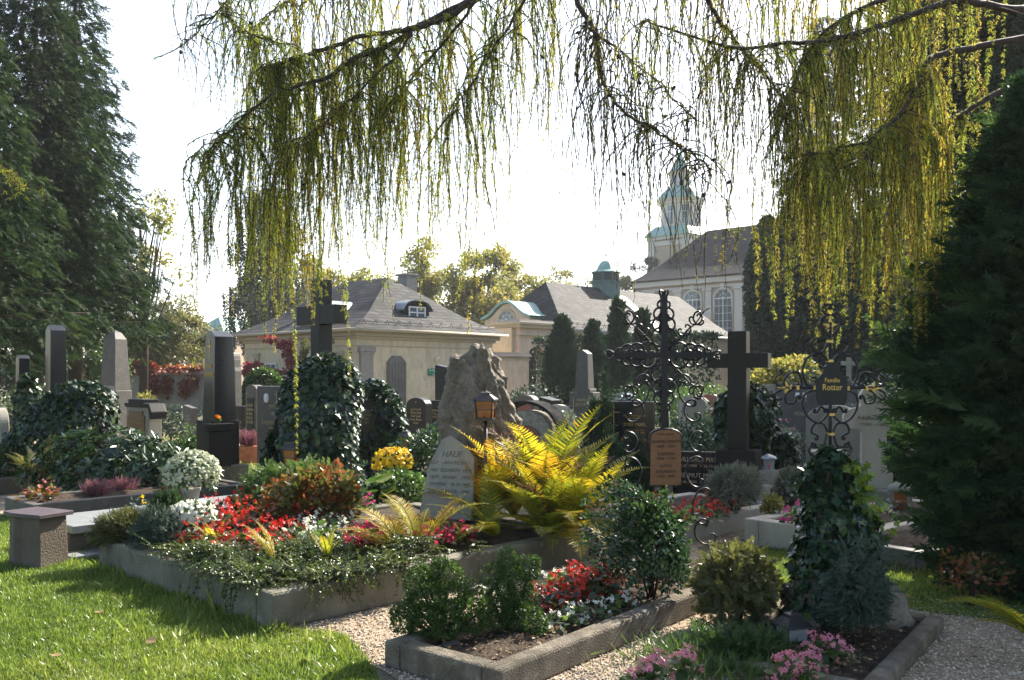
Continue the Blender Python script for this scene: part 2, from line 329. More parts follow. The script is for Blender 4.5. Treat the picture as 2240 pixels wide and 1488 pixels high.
M['yellow'] = leafm('yellow_petals', [(.70, .44, .01), (.80, .58, .015)], .35, .5, .4, 1.1)
M['orange'] = leafm('orange_petals', [(.75, .22, .01), (.80, .30, .02)], .35, .5, .4, 1.1)
M['heather'] = leafm('heather_spikes', [(.18, .05, .09), (.28, .10, .16), (.12, .10, .05)], .3, .6, .3)
M['begleaf'] = leafm('begonia_leaves', [(.035, .05, .015), (.08, .045, .02), (.05, .09, .02)], .35, .22, .7)
M['juniper'] = leafm('blue_juniper', [(.026, .048, .034), (.05, .078, .056), (.09, .118, .085)], .2, .5, .25)
M['silver'] = leafm('silvery_shrub', [(.08, .10, .07), (.16, .18, .13), (.24, .25, .18)], .25, .4, .5)
M['cotone'] = leafm('creeping_cotoneaster', [(.026, .048, .012), (.06, .088, .018), (.12, .14, .03)], .35, .32, .4)
M['grass'] = leafm('grass_blades', [(.085, .135, .020), (.15, .21, .034), (.22, .28, .05), (.30, .30, .09)], .45, .35, .5, 1.4)
M['larch'] = leafm('larch_needles', [(.15, .20, .035), (.26, .29, .045), (.38, .33, .05), (.36, .22, .045)], .6, .55, .3, 1.7)
M['bark'] = stone('bark', [(.035, .026, .02), (.08, .06, .045)], .9, 5, 40, .8, .2)
M['twigb'] = plain('dark_twigs', (.045, .03, .022), .8, .3)
M['birchbark'] = stone('birch_bark', [(.10, .09, .08), (.5, .48, .44)], .8, 4, 20, .3, .3)
M['stemg'] = plain('green_stems', (.07, .09, .025), .6, .4)
M['soil'] = stone('dark_soil', [(.016, .011, .008), (.05, .035, .024), (.10, .075, .052)], .95, 12, 80, 1.0, .2, bscale=40)
M['lawn'] = stone('lawn_turf', [(.035, .06, .010), (.07, .11, .018)], .95, 3, 60, .8, .1, bscale=60)
M['ground'] = stone('cemetery_ground', [(.06, .075, .025), (.12, .11, .07), (.20, .18, .14)], .95, 1.1, 40, .5, .1)
M['gravelbed'] = stone('gravel_bed', [(.22, .16, .10), (.50, .40, .29)], .95, 30, 160, .9, .2, bscale=120)
M['pebble'] = leafm('pebbles', [(.28, .21, .14), (.48, .39, .28), (.66, .57, .44), (.38, .27, .18)], .0, .7, .4)
# ================================================================== ground
o = MB().faces([(-150, -25, 0), (150, -25, 0), (150, 230, 0), (-150, 230, 0)], [(0, 1, 2, 3)]).build('ground', M['ground']); tag(o, kind='structure')
LAWN = [(-9, 1.5), (-.35, 3.6), (-.55, 4.3), (-.72, 4.85), (-1.0, 5.55), (-1.5, 5.75), (-3.36, 7.65), (-3.5, 8.6), (-4.5, 9.3), (-9, 13)]
o = MB().faces([(x, y, .004) for x, y in LAWN], [tuple(range(len(LAWN)))]).build('lawn', M['lawn']); tag(o, kind='structure')
LAWN2 = [(1.5, 6.9), (2.2, 6.3), (2.7, 6.15), (4.2, 5.2), (6.5, 6.0), (6.5, 8.0), (3.3, 7.35), (3.1, 7.75), (2.15, 8.5), (1.9, 8.6)]
o = MB().faces([(x, y, .006) for x, y in LAWN2], [tuple(range(len(LAWN2)))]).build('lawn', M['lawn']); tag(o, kind='structure')
GRAV = [(-1.55, 5.62), (-.72, 4.95), (-.2, 4.2), (1.0, 3.2), (3.6, 3.4), (4.2, 6.0), (2.6, 6.6), (1.6, 6.9), (1.7, 8.4), (2.1, 8.7), (5.4, 11.5), (3.2, 12.2), (.8, 8.3)]
o = MB().faces([(x, y, .003) for x, y in GRAV], [tuple(range(len(GRAV)))]).build('path', M['gravelbed']); tag(o, kind='structure')
GRAV2 = [(-8, 10.6), (-5.3, 10.4), (-3, 13.4), (-1.5, 16), (2, 22), (-9, 24), (-14, 20)]
o = MB().faces([(x, y, .003) for x, y in GRAV2], [tuple(range(len(GRAV2)))]).build('path', M['gravelbed']); tag(o, kind='structure')
def inside(P, poly):
    x, y = P[:, 0], P[:, 1]; r = np.zeros(len(P), bool); n = len(poly)
    for i in range(n):
        x1, y1 = poly[i]; x2, y2 = poly[(i + 1) % n]
        r ^= ((y1 > y) != (y2 > y)) & (x < (x2 - x1) * (y - y1) / (y2 - y1 + 1e-12) + x1)
    return r

# ================================================================== buildings
RZB = math.atan2(.731, .682)
def hip_roof(mb, x0, x1, y0, y1, ze, zr, ra, rb, axis, mat=0, bell=.35, th=.12):
    """hipped roof with a bell-cast foot; ridge runs from ra to rb along axis ('x' or 'y')"""
    def ring(f, z):
        if axis == 'y': cx = (x0 + x1) / 2; return [(x0 + (cx - x0) * f, y0 + (ra - y0) * f, z), (x1 + (cx - x1) * f, y0 + (ra - y0) * f, z), (x1 + (cx - x1) * f, y1 + (rb - y1) * f, z), (x0 + (cx - x0) * f, y1 + (rb - y1) * f, z)]
        cy = (y0 + y1) / 2; return [(x0 + (ra - x0) * f, y0 + (cy - y0) * f, z), (x1 + (rb - x1) * f, y0 + (cy - y0) * f, z), (x1 + (rb - x1) * f, y1 + (cy - y1) * f, z), (x0 + (ra - x0) * f, y1 + (cy - y1) * f, z)]
    h = zr - ze; V = ring(0, ze - th) + ring(0, ze); n = 2
    for f in (.12, .25, .4, .7, 1): V += ring(f, ze + h * (f - bell * .22 * math.sin(math.pi * min(1, f / .8)) if f < .8 else f - .0)); n += 1
    fs = [(3, 2, 1, 0)]
    for k in range(n - 1):
        for i in range(4): fs.append((4 * k + i, 4 * k + (i + 1) % 4, 4 * k + 4 + (i + 1) % 4, 4 * k + 4 + i))
    mb.faces(V, fs, mat)
# ---- toilet building
T = thing('service_building', 'low cream building with a brown hipped roof and a green toilet sign on its wall', 'building', (-6.19, 36, 0), RZB)
mb = MB(); mb.box((4.4, 4.75, 1.6), (7.8, 8.5, 3.2)); mb.build('wall', M['plaster'], T)
mb = MB(); mb.box((4.4, 4.75, 3.22), (8.3, 9.0, .22)); mb.box((4.4, 4.75, 3.05), (8.0, 8.7, .12)); mb.box((4.4, 4.75, 2.72), (7.86, 8.56, .06)); mb.build('cornice', M['trim'], T, .02)
mb = MB(); hip_roof(mb, 0, 8.8, 0, 9.5, 3.42, 5.95, 3.3, 6.6, 'y'); rf = mb.build('roof', M['roof'], T)
mb = MB()
for (p, q) in (((0, 0), (8.8, 0)), ((0, 0), (0, 9.5))): mb.tube([(p[0] - .03, p[1] - .03, 3.35), (q[0] + .03, q[1] + .03, 3.35)], .07, 8)
mb.build('gutter', M['trim'], T)
mb = MB()
for i in range(13):
    a = .7 + i * .6; mb.tube([(a, .45, 3.62), (a, .30, 3.80)], .013, 4); mb.tube([(a, .3, 3.80), (a, .22, 3.58)], .013, 4)
mb.tube([(.5, .36, 3.7), (8.3, .36, 3.7)], .012, 4); mb.build('snow_guard', M['iron'], rf)
for (a, b, h, nm) in ((2.2, 5.8, .95, 'chimney'), (5.6, 3.4, .85, 'chimney')):
    mb = MB(); zc = 4.9 if b > 5 else 5.3; mb.box((a, b, zc + h / 2 - .2), (.62, .62, h + .4)); mb.box((a, b, zc + h), (.8, .8, .1)); mb.build(nm, M['column'], rf, .01)
# dormers: curved sheet roof, window with a white frame
def dormer(px, py, pz, rz, w=1.5, h=.75, dpt=1.6):
    d = MB(); arc = [(-w / 2 - .12, .45 * h)] + [(w / 2 * math.sin(t), .62 * h + .42 * h * math.cos(t)) for t in np.linspace(-1.35, 1.35, 13)] + [(w / 2 + .12, .45 * h)]
    d.prism([(-w / 2, -.1)] + [(x * .96, z) for x, z in arc[1:-1]] + [(w / 2, -.1)], 0, dpt)
    o = d.build('dormer', M['slate'], T); o.location = (px, py, pz); o.rotation_euler = (0, 0, rz)
    d = MB(); A = np.array(arc); n = len(A)
    V = [(x, y, z + dz) for y in (-.14, dpt) for dz in (0, .05) for x, z in A]; fs = []
    for i in range(n - 1): fs += [(i, i + 1, n + i + 1, n + i), (2 * n + i, 3 * n + i, 3 * n + i + 1, 2 * n + i + 1), (n + i, n + i + 1, 3 * n + i + 1, 3 * n + i), (i, 2 * n + i, 2 * n + i + 1, i + 1)]
    d.faces(V, fs); d.build('dormer_roof', M['leadgrey'], o)
    d = MB(); ww = w * .30
    d.box((0, -.02, .31 * h + .02), (2 * ww, .03, .62 * h), 0); wn = d.build('window', M['glass'], o)
    d = MB()
    for x in (-ww, 0, ww): d.box((x, -.05, .31 * h + .02), (.06, .05, .66 * h))
    for z in (.0, .33 * h, .64 * h): d.box((0, -.053, z + .02), (2 * ww + .06, .04, .05))
    d.build('window_frame', M['whitepaint'], o); return o
dormer(4.2, 1.15, 3.98, 0)
dormer(1.15, 3.8, 3.98, R(-90), 1.3, .7)
mb = MB()
for b in (4.2, 5.6): mb.faces([(.5, b, 3.585), (.5, b + .5, 3.585), (1.3, b + .5, 3.92), (1.3, b, 3.92)], [(0, 1, 2, 3)])
o = mb.build('skylight', M['leadgrey'], rf)
for a in (.9, 7.7):
    mb = MB(); mb.box((a, .44, 1.25), (.62, .18, 2.5)); mb.box((a, .42, 2.58), (.8, .26, .2)); mb.box((a, .43, 2.42), (.7, .22, .1)); mb.build('pilaster', M['column'], T, .01)
mb = MB(); mb.prism([(2.0, 0), (2.0, 2.05), (2.28, 2.33), (2.72, 2.33), (3.0, 2.05), (3.0, 0)], .42, .52); dr = mb.build('door', M['darkwood'], T)
mb = MB()
for i in range(6): mb.box((2.08 + i * .167, .41, 1.05), (.02, .02, 2.0))
mb.build('door_batten', M['darkwood'], dr)
mb = MB(); mb.box((4.6, .46, 1.66), (.66, .05, .30)); sg = mb.build('sign', M['green'], T)
text(sg, 'WC', .22, (4.75, .43, 1.71), M['whitepaint']); text(sg, '++', .22, (4.43, .43, 1.72), M['whitepaint'], name='arrows')
mb = MB(); mb.ball((4.55, .42, 1.575), .028); mb.box((4.55, .428, 1.535), (.05, .01, .05)); mb.build('pictogram', M['whitepaint'], sg)
mb = MB(); mb.box((4.75, .40, 2.28), (.22, .12, .06)); mb.box((4.72, .45, 2.2), (.1, .1, .1)); mb.build('wall_lamp', M['whitepaint'], T)
for b in (1.6, 3.1, 5.5, 7.9):
    mb = MB(); mb.box((.46, b, 1.2), (.12, .38, 2.4)); mb.box((.43, b, 2.46), (.18, .5, .12)); mb.box((.45, b, 2.3), (.14, .44, .06)); mb.build('pilaster', M['trim'], T, .01)
for b in (4.4, 6.7, 8.5):
    mb = MB(); mb.box((.475, b, 1.5), (.05, .8, 1.0)); wn = mb.build('window', M['glass'], T)
    mb = MB()
    for q in (-.43, 0, .43): mb.box((.45, b + q, 1.5), (.07, .07 if q else .04, 1.1))
    for z in (.97, 2.03): mb.box((.448, b, z), (.066, .93, .07))
    mb.build('window_frame', M['whitepaint'], wn)
# ---- chapel with copper vent, oval window and arched gateway
CB = thing('chapel', 'long cream chapel with a tiled hip roof, copper roof vent and oval gable window', 'building', (2.98, 50, 0), RZB)
mb = MB(); mb.box((9.5, 3.75, 1.95), (18.6, 6.9, 3.9)); mb.build('wall', M['plaster'], CB)
mb = MB(); mb.box((9.5, 3.75, 3.86), (19.4, 7.3, .2)); mb.build('cornice', M['trim'], CB, .02)
mb = MB(); hip_roof(mb, 0, 19, 0, 7.5, 4.06, 7.05, 2.6, 17.0, 'x', bell=.3); crf = mb.build('roof', M['roof'], CB)
mb = MB()
for i in range(28):
    a = .6 + i * .62; mb.tube([(a, .3, 4.2), (a, .2, 4.45)], .015, 4); mb.tube([(a, .2, 4.45), (a, .12, 4.2)], .015, 4)
mb.tube([(.4, .22, 4.36), (17.8, .22, 4.36)], .012, 4); mb.build('snow_guard', M['iron'], crf)
mb = MB(); mb.tube([(-.05, -.05, 3.98), (19, -.05, 3.98)], .08, 8); mb.build('gutter', M['leadgrey'], CB)
mb = MB(); z = 4.1
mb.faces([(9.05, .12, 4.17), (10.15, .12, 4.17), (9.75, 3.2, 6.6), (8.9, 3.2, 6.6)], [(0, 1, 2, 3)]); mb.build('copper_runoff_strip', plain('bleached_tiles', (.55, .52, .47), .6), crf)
V_ = MB(); V_.lathe([(.92, 6.1), (.92, 7.35), (1.05, 7.4), (1.05, 7.5), (.86, 7.5), (.86, 8.05)], (8.5, 3.75, 0), 8, 0, False, R(22.5)); vt = V_.build('roof_vent', M['copperdark'], crf)
V_ = MB()
for i in range(8):
    for k in range(5):
        a = i * math.pi / 4; V_.box((8.5 + .83 * math.cos(a), 3.75 + .83 * math.sin(a), 7.58 + k * .1), (.05, .52, .05), 0, a)
V_.build('louvre', M['iron'], vt)
V_ = MB(); V_.lathe([(1.02, 8.05), (1.0, 8.1), (.62, 8.25), (.52, 8.5), (.42, 8.68), (.25, 8.82), (.03, 8.88)], (8.5, 3.75, 0), 8, 0, False, R(22.5)); V_.tube([(8.5, 3.75, 8.8), (8.5, 3.75, 9.5)], .025, 5); V_.ball((8.5, 3.75, 9.2), .07); V_.build('vent_dome', M['copper'], vt)
# oval-window gable on the narrow side
gw = 2.7
arc = [(-1.5, 0), (-1.5, .55)] + [(-1.25 + .12 * i, .62 + .55 * math.sin(math.pi * (i / 21.0)) ** 1.5) for i in range(22)] + [(1.5, .55), (1.5, 0)]
arcp = [(x * .92, z) for x, z in arc]
mb = MB(); mb.prism(arcp, 0, 2.2); gb = mb.build('gable', M['plaster2'], CB); gb.location = (-.4, 4.1, 3.85); gb.scale = (1.3, 1, 1.5); gb.rotation_euler = (0, 0, R(-90))
mb = MB(); A = np.array(arc[1:-1]) ; n = len(A); Vv = [(x, y, z + dz) for y in (-.2, 2.2) for dz in (.02, .12) for x, z in A]; fs = []
for i in range(n - 1): fs += [(i, i + 1, n + i + 1, n + i), (2 * n + i, 3 * n + i, 3 * n + i + 1, 2 * n + i + 1), (n + i, n + i + 1, 3 * n + i + 1, 3 * n + i), (i, 2 * n + i, 2 * n + i + 1, i + 1)]
mb.faces(Vv, fs); mb.build('gable_roof', M['copper'], gb)
mb = MB(); mb.tube([(.5 * math.cos(t), -.03, .55 + .38 * math.sin(t)) for t in np.linspace(0, 2 * math.pi, 25)], .06, 6); ov = mb.build('oval_frame', M['trim'], gb)
mb = MB(); mb.prism([(.48 * math.cos(t), .55 + .36 * math.sin(t)) for t in np.linspace(0, 2 * math.pi, 25)[:-1]], -.02, .02); mb.build('oval_window', M['glass'], gb)
mb = MB()
for t in np.linspace(0, math.pi, 5)[:-1]: mb.tube([(.47 * math.cos(t), -.035, .55 + .35 * math.sin(t)), (-.47 * math.cos(t), -.035, .55 - .35 * math.sin(t))], .018, 4)
mb.tube([(.25 * math.cos(t), -.035, .55 + .19 * math.sin(t)) for t in np.linspace(0, 2 * math.pi, 17)], .018, 4); mb.build('oval_bar', M['whitepaint'], gb)
# gateway: corner at u=1135, face looks front-right; local x along r, y along l
GB = thing('arched_gateway', 'cream gateway block with a dark arched iron gate beside the chapel', 'gateway', AT(1136, 46), RZB)
ar = [(0, 0), (.55, 0), (.55, 1.9)] + [(1.35 - .8 * math.cos(t), 2.15 + .85 * math.sin(t)) for t in np.linspace(0, math.pi, 13)] + [(2.15, 1.9), (2.15, 0), (3.2, 0), (3.2, 3.9), (0, 3.9)]
mb = MB(); mb.prism(ar, 0, .7); mb.build('arch_wall', M['plaster2'], GB)
mb = MB(); mb.box((-.002, .95, 1.95), (.5, 1.3, 3.88)); mb.build('side_wall', M['plaster'], GB)
mb = MB(); mb.box((1.6, .75, 3.98), (3.5, 1.9, .16)); mb.box((1.6, .75, 4.13), (3.75, 2.15, .14)); mb.box((1.6, .7, 3.55), (3.3, 1.75, .06)); mb.build('cornice', M['trim'], GB, .02)
mb = MB(); mb.faces([(-.2, -.25, 4.205), (3.4, -.25, 4.205), (3.4, 1.75, 4.205), (-.2, 1.75, 4.205), (.3, .3, 4.36), (3.1, .3, 4.36), (3.1, 1.3, 4.36), (.3, 1.3, 4.36)], [(0, 1, 5, 4), (1, 2, 6, 5), (2, 3, 7, 6), (3, 0, 4, 7), (4, 5, 6, 7)]); mb.build('roof', M['roof'], GB)
mb = MB()
for i in range(9):
    x = .6 + i * .19; zt = 2.1 + .8 * math.sqrt(max(0, 1 - ((x - 1.35) / .82) ** 2)); mb.tube([(x, .3, 0), (x, .3, zt)], .014, 5)
for z in (.3, 1.1, 1.95): mb.tube([(.55, .3, z), (2.15, .3, z)], .02, 5)
for i in range(8): mb.tube([(.7 + i * .185 + .08 * math.cos(t), .3, 1.5 + .12 * math.sin(t)) for t in np.linspace(0, 6.28, 13)], .01, 4)
for rr in (.35, .55, .75): mb.tube([(1.35 - rr * math.cos(t), .3, 2.0 + rr * math.sin(t)) for t in np.linspace(0, math.pi, 13)], .012, 4)
mb.build('iron_gate', M['iron'], GB)
mb = MB(); mb.box((1.35, .95, 1.5), (1.9, .1, 3.0)); mb.build('passage_shade_panel', plain('passage_shade', (.03, .028, .026), .6), GB)  # dark panel behind the grille, standing in for the shade inside the passage
LW = thing('low_link_wall', 'short cream wall with a dark coping between toilet building and gateway', 'wall', AT(1112, 44.5), RZB)
mb = MB(); mb.box((0, 0, 1.2), (2.6, .35, 2.4)); mb.build('wall', M['plaster2'], LW)
mb = MB(); mb.box((0, 0, 2.28), (2.7, .42, .1)); mb.build('band', M['trim'], LW); mb = MB(); mb.prism([(-.35, 2.42), (.35, 2.42), (.2, 2.62), (-.2, 2.62)], -1.35, 1.35, 0, 'x'); mb.build('coping', M['slate'], LW)
# ---- church
CH_ = thing('church', 'pale church nave with a steep dark slate roof and tall arched windows', 'church', AT(1391, 85), RZB)
mb = MB(); mb.box((7, -20, 5), (13.4, 40, 10)); mb.build('wall', M['church'], CH_)
mb = MB(); mb.box((7, -20, 9.75), (14.2, 40.6, .5)); mb.box((7, -20, 9.2), (13.7, 40.2, .22)); mb.build('cornice', M['churchtrim'], CH_, .03)
mb = MB(); hip_roof(mb, -.3, 14.3, -40.4, .4, 10.1, 15.3, -36, -3.4, 'y', bell=.25); mb.build('roof', M['slate'], CH_)
for t in (1.6, 4.45, 7.5, 10.5, 13.5):
    mb = MB(); mb.box((.25, -t, 4.55), (.3, .75, 9.1)); mb.box((.2, -t, 8.95), (.4, .95, .25)); mb.build('pilaster', M['churchtrim'], CH_, .02)
mb = MB(); mb.tube([(.1, -.35, 10), (.1, -.35, 9.2), (.22, -.35, 8.9), (.22, -.35, 0)], .09, 6); mb.build('downpipe', M['leadgrey'], CH_)
for t in (5.97, 9.0, 12.0):
    A = [(-.8, 5.0), (-.8, 8.1)] + [(-.8 * math.cos(q), 8.1 + .8 * math.sin(q)) for q in np.linspace(.2, math.pi - .2, 11)] + [(.8, 8.1), (.8, 5.0)]
    mb = MB(); mb.prism([(x, z) for x, z in A], 0, .06); wn = mb.build('window', M['glass'], CH_); wn.location = (.24, -t, 0); wn.rotation_euler = (0, 0, R(-90))
    mb = MB(); mb.tube([(x * 1.12, 0, z + .05) for x, z in A], .14, 6); mb.box((0, -.02, 9.15), (.35, .3, .5)); mb.build('window_surround', M['churchtrim'], wn)
    mb = MB()
    mb.box((0, -.05, 6.6), (.08, .05, 3.2)); mb.box((0, -.052, 8.1), (1.6, .05, .1))
    for z in (5.5, 6.15, 6.8, 7.45): mb.box((0, -.04, z), (1.6, .04, .035))
    for x in (-.4, .4): mb.box((x, -.045, 6.6), (.035, .03, 3.2))
    for q in (.8, 1.57, 2.35): mb.tube([(0, -.04, 8.1), (-.78 * math.cos(q), -.04, 8.1 + .78 * math.sin(q))], .025, 4)
    mb.tube([(-.4 * math.cos(q), -.04, 8.1 + .4 * math.sin(q)) for q in np.linspace(0, math.pi, 9)], .025, 4)
    mb.build('window_bars', M['whitepaint'], wn)
TW = thing('church_tower', 'church tower with green copper roofs, clock lantern and golden ball finial', 'tower', AT(1489, 97), RZB)
mb = MB(); mb.box((0, 0, 8), (4.6, 4.6, 16)); mb.build('wall', M['church'], TW)
mb = MB()
for x in (-2.1, 2.1):
    for y in (-2.1, 2.1): mb.box((x, y, 8), (.8, .8, 15.9))
mb.box((0, 0, 15.2), (4.9, 4.9, .5)); mb.box((0, 0, 15.75), (5.2, 5.2, .35)); mb.box((0, 0, 9.8), (4.72, 4.72, .2)); mb.build('corner_trim', M['churchtrim'], TW, .03)
for (a, b) in ((-2.32, 0), (0, -2.32)):
    mb = MB(); mb.box((a, b, 8.2), (.1 if a else .8, .1 if b else .8, 1.3)); mb.build('window', M['glass'], TW)
mb = MB(); V8 = []
mb.faces([(-2.8, -2.8, 15.93), (2.8, -2.8, 15.93), (2.8, 2.8, 15.93), (-2.8, 2.8, 15.93), (-2.55, -2.55, 16.35), (2.55, -2.55, 16.35), (2.55, 2.55, 16.35), (-2.55, 2.55, 16.35), (-1.9, -1.9, 17.1), (1.9, -1.9, 17.1), (1.9, 1.9, 17.1), (-1.9, 1.9, 17.1)],
         [(3, 2, 1, 0), (0, 1, 5, 4), (1, 2, 6, 5), (2, 3, 7, 6), (3, 0, 4, 7), (4, 5, 9, 8), (5, 6, 10, 9), (6, 7, 11, 10), (7, 4, 8, 11), (8, 9, 10, 11)]); mb.build('lower_copper_roof', M['copper'], TW)
mb = MB(); mb.lathe([(2.15, 16.8), (2.15, 19.3), (2.3, 19.4), (2.3, 19.6), (2.5, 19.75), (2.5, 19.9)], (0, 0, 0), 8, 0, False, R(22.5)); mb.build('belfry', M['churchtrim'], TW)
for i in range(8):
    a = i * math.pi / 4; mb = MB(); mb.box((1.99 * math.cos(a), 1.99 * math.sin(a), 18.2), (.08, .62, 1.9), 0, a); o = mb.build('louvre_window', M['glass'], TW)
    mb = MB(); mb.box((2.02 * math.cos(a), 2.02 * math.sin(a), 18.5), (.06, .64, .06), 0, a); mb.box((2.02 * math.cos(a), 2.02 * math.sin(a), 18.2), (.06, .05, 1.9), 0, a); mb.build('window_bars', M['whitepaint'], o)
mb = MB(); mb.lathe([(2.6, 19.9), (2.55, 20.05), (2.3, 20.5), (1.9, 20.9), (1.45, 21.15), (1.35, 21.3)], (0, 0, 0), 8, 0, False, R(22.5)); mb.build('dome_roof', M['copper'], TW)
mb = MB(); mb.lathe([(1.18, 21.2), (1.18, 22.6), (1.35, 22.7), (1.4, 22.85)], (0, 0, 0), 8, 0, False, R(22.5)); mb.build('lantern_stage', M['churchtrim'], TW)
for a in (math.pi, -math.pi / 2):
    mb = MB(); mb.lathe([(.42, -.03), (.42, .03)], (0, 0, 0), 20); ck = mb.build('clock_face', plain('clock_face_blue', (.45, .55, .62), .4), TW); ck.location = (1.14 * math.cos(a), 1.14 * math.sin(a), 21.95); ck.rotation_euler = (0, R(90), a)
    mb = MB(); mb.box((0.1, 0, .05), (.3, .04, .02)); mb.box((0, .12, .05), (.04, .3, .02)); mb.build('clock_hand', M['iron'], ck)
mb = MB(); mb.lathe([(1.5, 22.85), (1.2, 23.1), (.85, 23.6), (.5, 24.3), (.2, 24.9), (.06, 25.4)], (0, 0, 0), 8, 0, False, R(22.5)); mb.build('spire_roof', M['copper'], TW)
mb = MB(); mb.tube([(0, 0, 25.2), (0, 0, 26.6)], .05, 6); mb.ball((0, 0, 25.75), .28); mb.build('ball_finial', plain('gilded_ball', (.6, .42, .12), .35, .5, .7), TW)
# ---- far building with green roof, and the tiled garden wall
FB = thing('distant_house', 'small distant house with a pale green roof far behind the garden wall', 'building', AT(500, 95), RZB + R(20))
mb = MB(); mb.box((0, 0, 2.6), (7, 5, 5.2)); mb.build('wall', M['church'], FB); mb = MB(); hip_roof(mb, -3.8, 3.8, -2.8, 2.8, 5.2, 7.4, -1.5, 1.5, 'x', bell=0); mb.build('roof', M['copper'], FB)
GWx0, GWx1, GWy = -20.5, -12.2, 40.5
GW = thing('garden_wall', 'pale rendered garden wall topped with rounded roof tiles', 'wall', (GWx0, GWy, 0), R(0))
Lw = GWx1 - GWx0
mb = MB(); mb.box((Lw / 2, 0, .78), (Lw, .35, 1.56)); mb.build('wall', M['rendered'], GW)
mb = MB()
for i in range(int(Lw / .24)):
    x = .12 + i * .24; mb.tube([(x, -.33, 1.58), (x, 0, 1.76)], .085, 8); mb.tube([(x, .33, 1.58), (x, 0, 1.76)], .085, 8)
mb.prism([(-.3, 1.53), (.3, 1.53), (0, 1.72)], 0, Lw, 0, 'x'); mb.build('coping_tiles', M['tilelight'], GW)
# ================================================================== gravestones
M['black'] = plain('polished_black_granite', (.018, .018, .020), .18, .6, var=.5, scale=200)
M['anth'] = stone('anthracite_granite', [(.009, .009, .008), (.021, .020, .018)], .42, 20, 180, .05, .22)
M['greyst'] = stone('grey_granite', [(.058, .053, .045), (.12, .11, .096)], .6, 6, 120, .25, .4, stain=(.08, .075, .06), lichen=(.17, .165, .13))
M['palest'] = stone('pale_limestone', [(.24, .22, .175), (.38, .35, .285)], .75, 4, 90, .25, .3, stain=(.16, .145, .11))
M['whitest'] = stone('white_limestone', [(.36, .325, .26), (.50, .455, .375)], .75, 4, 110, .15, .3, stain=(.26, .235, .18))
M['concrete'] = stone('weathered_concrete', [(.085, .078, .055), (.175, .16, .12), (.25, .235, .185)], .85, 3, 110, .5, .25, stain=(.06, .058, .038), lichen=(.26, .26, .20))
M['rough'] = stone('washed_concrete', [(.085, .066, .045), (.18, .148, .108), (.31, .275, .22)], .9, 8, 130, 1.0, .2, bscale=90, stain=(.07, .065, .045), lichen=(.30, .28, .20))
M['slabst'] = stone('polished_grey_slab', [(.20, .21, .21), (.33, .34, .34)], .28, 12, 160, .05, .5)
M['boulder'] = stone('brown_grey_boulder', [(.075, .060, .045), (.19, .16, .125), (.34, .29, .23)], .85, 3, 40, .9, .3, stain=(.05, .042, .03), bscale=18, lichen=(.24, .21, .16))
M['tufa'] = stone('rubble_masonry', [(.13, .12, .08), (.30, .28, .22), (.42, .38, .30)], .9, 14, 50, 1.0, .2, bscale=30)
M['redplaque'] = stone('red_marble_plaque', [(.16, .05, .035), (.25, .09, .06)], .4, 5, 60, .05, .5)
M['brownplaque'] = stone('brown_marble_plaque', [(.10, .055, .03), (.22, .13, .06)], .3, 4, 30, .05, .5)
M['gold'] = plain('gilt_letters', (.62, .42, .10), .4, .5, .4)
M['dullgold'] = plain('faded_gilt_letters', (.36, .28, .13), .55)
M['carved'] = plain('dark_carved_letters', (.14, .125, .10), .8)
M['bronzeletter'] = plain('aged_copper_letters', (.06, .035, .02), .6)
M['rust'] = stone('copper_brown_panel', [(.17, .07, .025), (.27, .12, .045)], .5, 6, 60, .2, .5)
M['redglass'] = plain('red_lantern_glass', (.55, .02, .015), .3, .6)
M['amberglass'] = plain('amber_lantern_glass', (.30, .11, .03), .25, .6)
M['candle'] = plain('red_candle', (.75, .04, .02), .4, .5)
M['clear'] = plain('clear_lantern_glass', (.32, .33, .33), .15, .7)
M['bronzemetal'] = plain('bronze_lantern_metal', (.06, .05, .045), .4, .5, .6)
M['terracotta'] = plain('terracotta', (.40, .14, .06), .7)
M['potgrey'] = plain('grey_pot', (.30, .28, .25), .7)

def prof(kind, w, h, t=.0):
    a = w / 2
    if kind == 'flat': return [(-a, 0), (a, 0), (a, h), (-a, h)]
    if kind == 'slant': return [(-a, 0), (a, 0), (a, h * .93), (-a, h)]
    if kind == 'arch': return [(-a, 0), (a, 0)] + [(a * math.cos(q), h - w * .28 + w * .28 * math.sin(q)) for q in np.linspace(0, math.pi, 15)]
    if kind == 'round': return [(-a, 0), (a, 0)] + [(a * math.cos(q), h - a + a * math.sin(q)) for q in np.linspace(0, math.pi, 19)]
    if kind == 'point': return [(-a, 0), (a, 0), (a * .92, h * .9), (0, h), (-a * .92, h * .9)]
    if kind == 'shoulder': return [(-a, 0), (a, 0), (a, h * .80), (a * .80, h * .84), (a * .74, h * .92)] + [(a * .70 * math.cos(q), h * .92 + h * .08 * math.sin(q)) for q in np.linspace(.1, math.pi - .1, 9)] + [(-a * .74, h * .92), (-a * .80, h * .84), (-a, h * .80)]
def gild_cross(parent, x, z, h, y, m, t=.012):
    mb = MB(); mb.box((x, y, z), (t, .008, h)); mb.box((x, y - .001, z + h * .2), (h * .42, .008, t)); return mb.build('gilt_cross', m, parent)
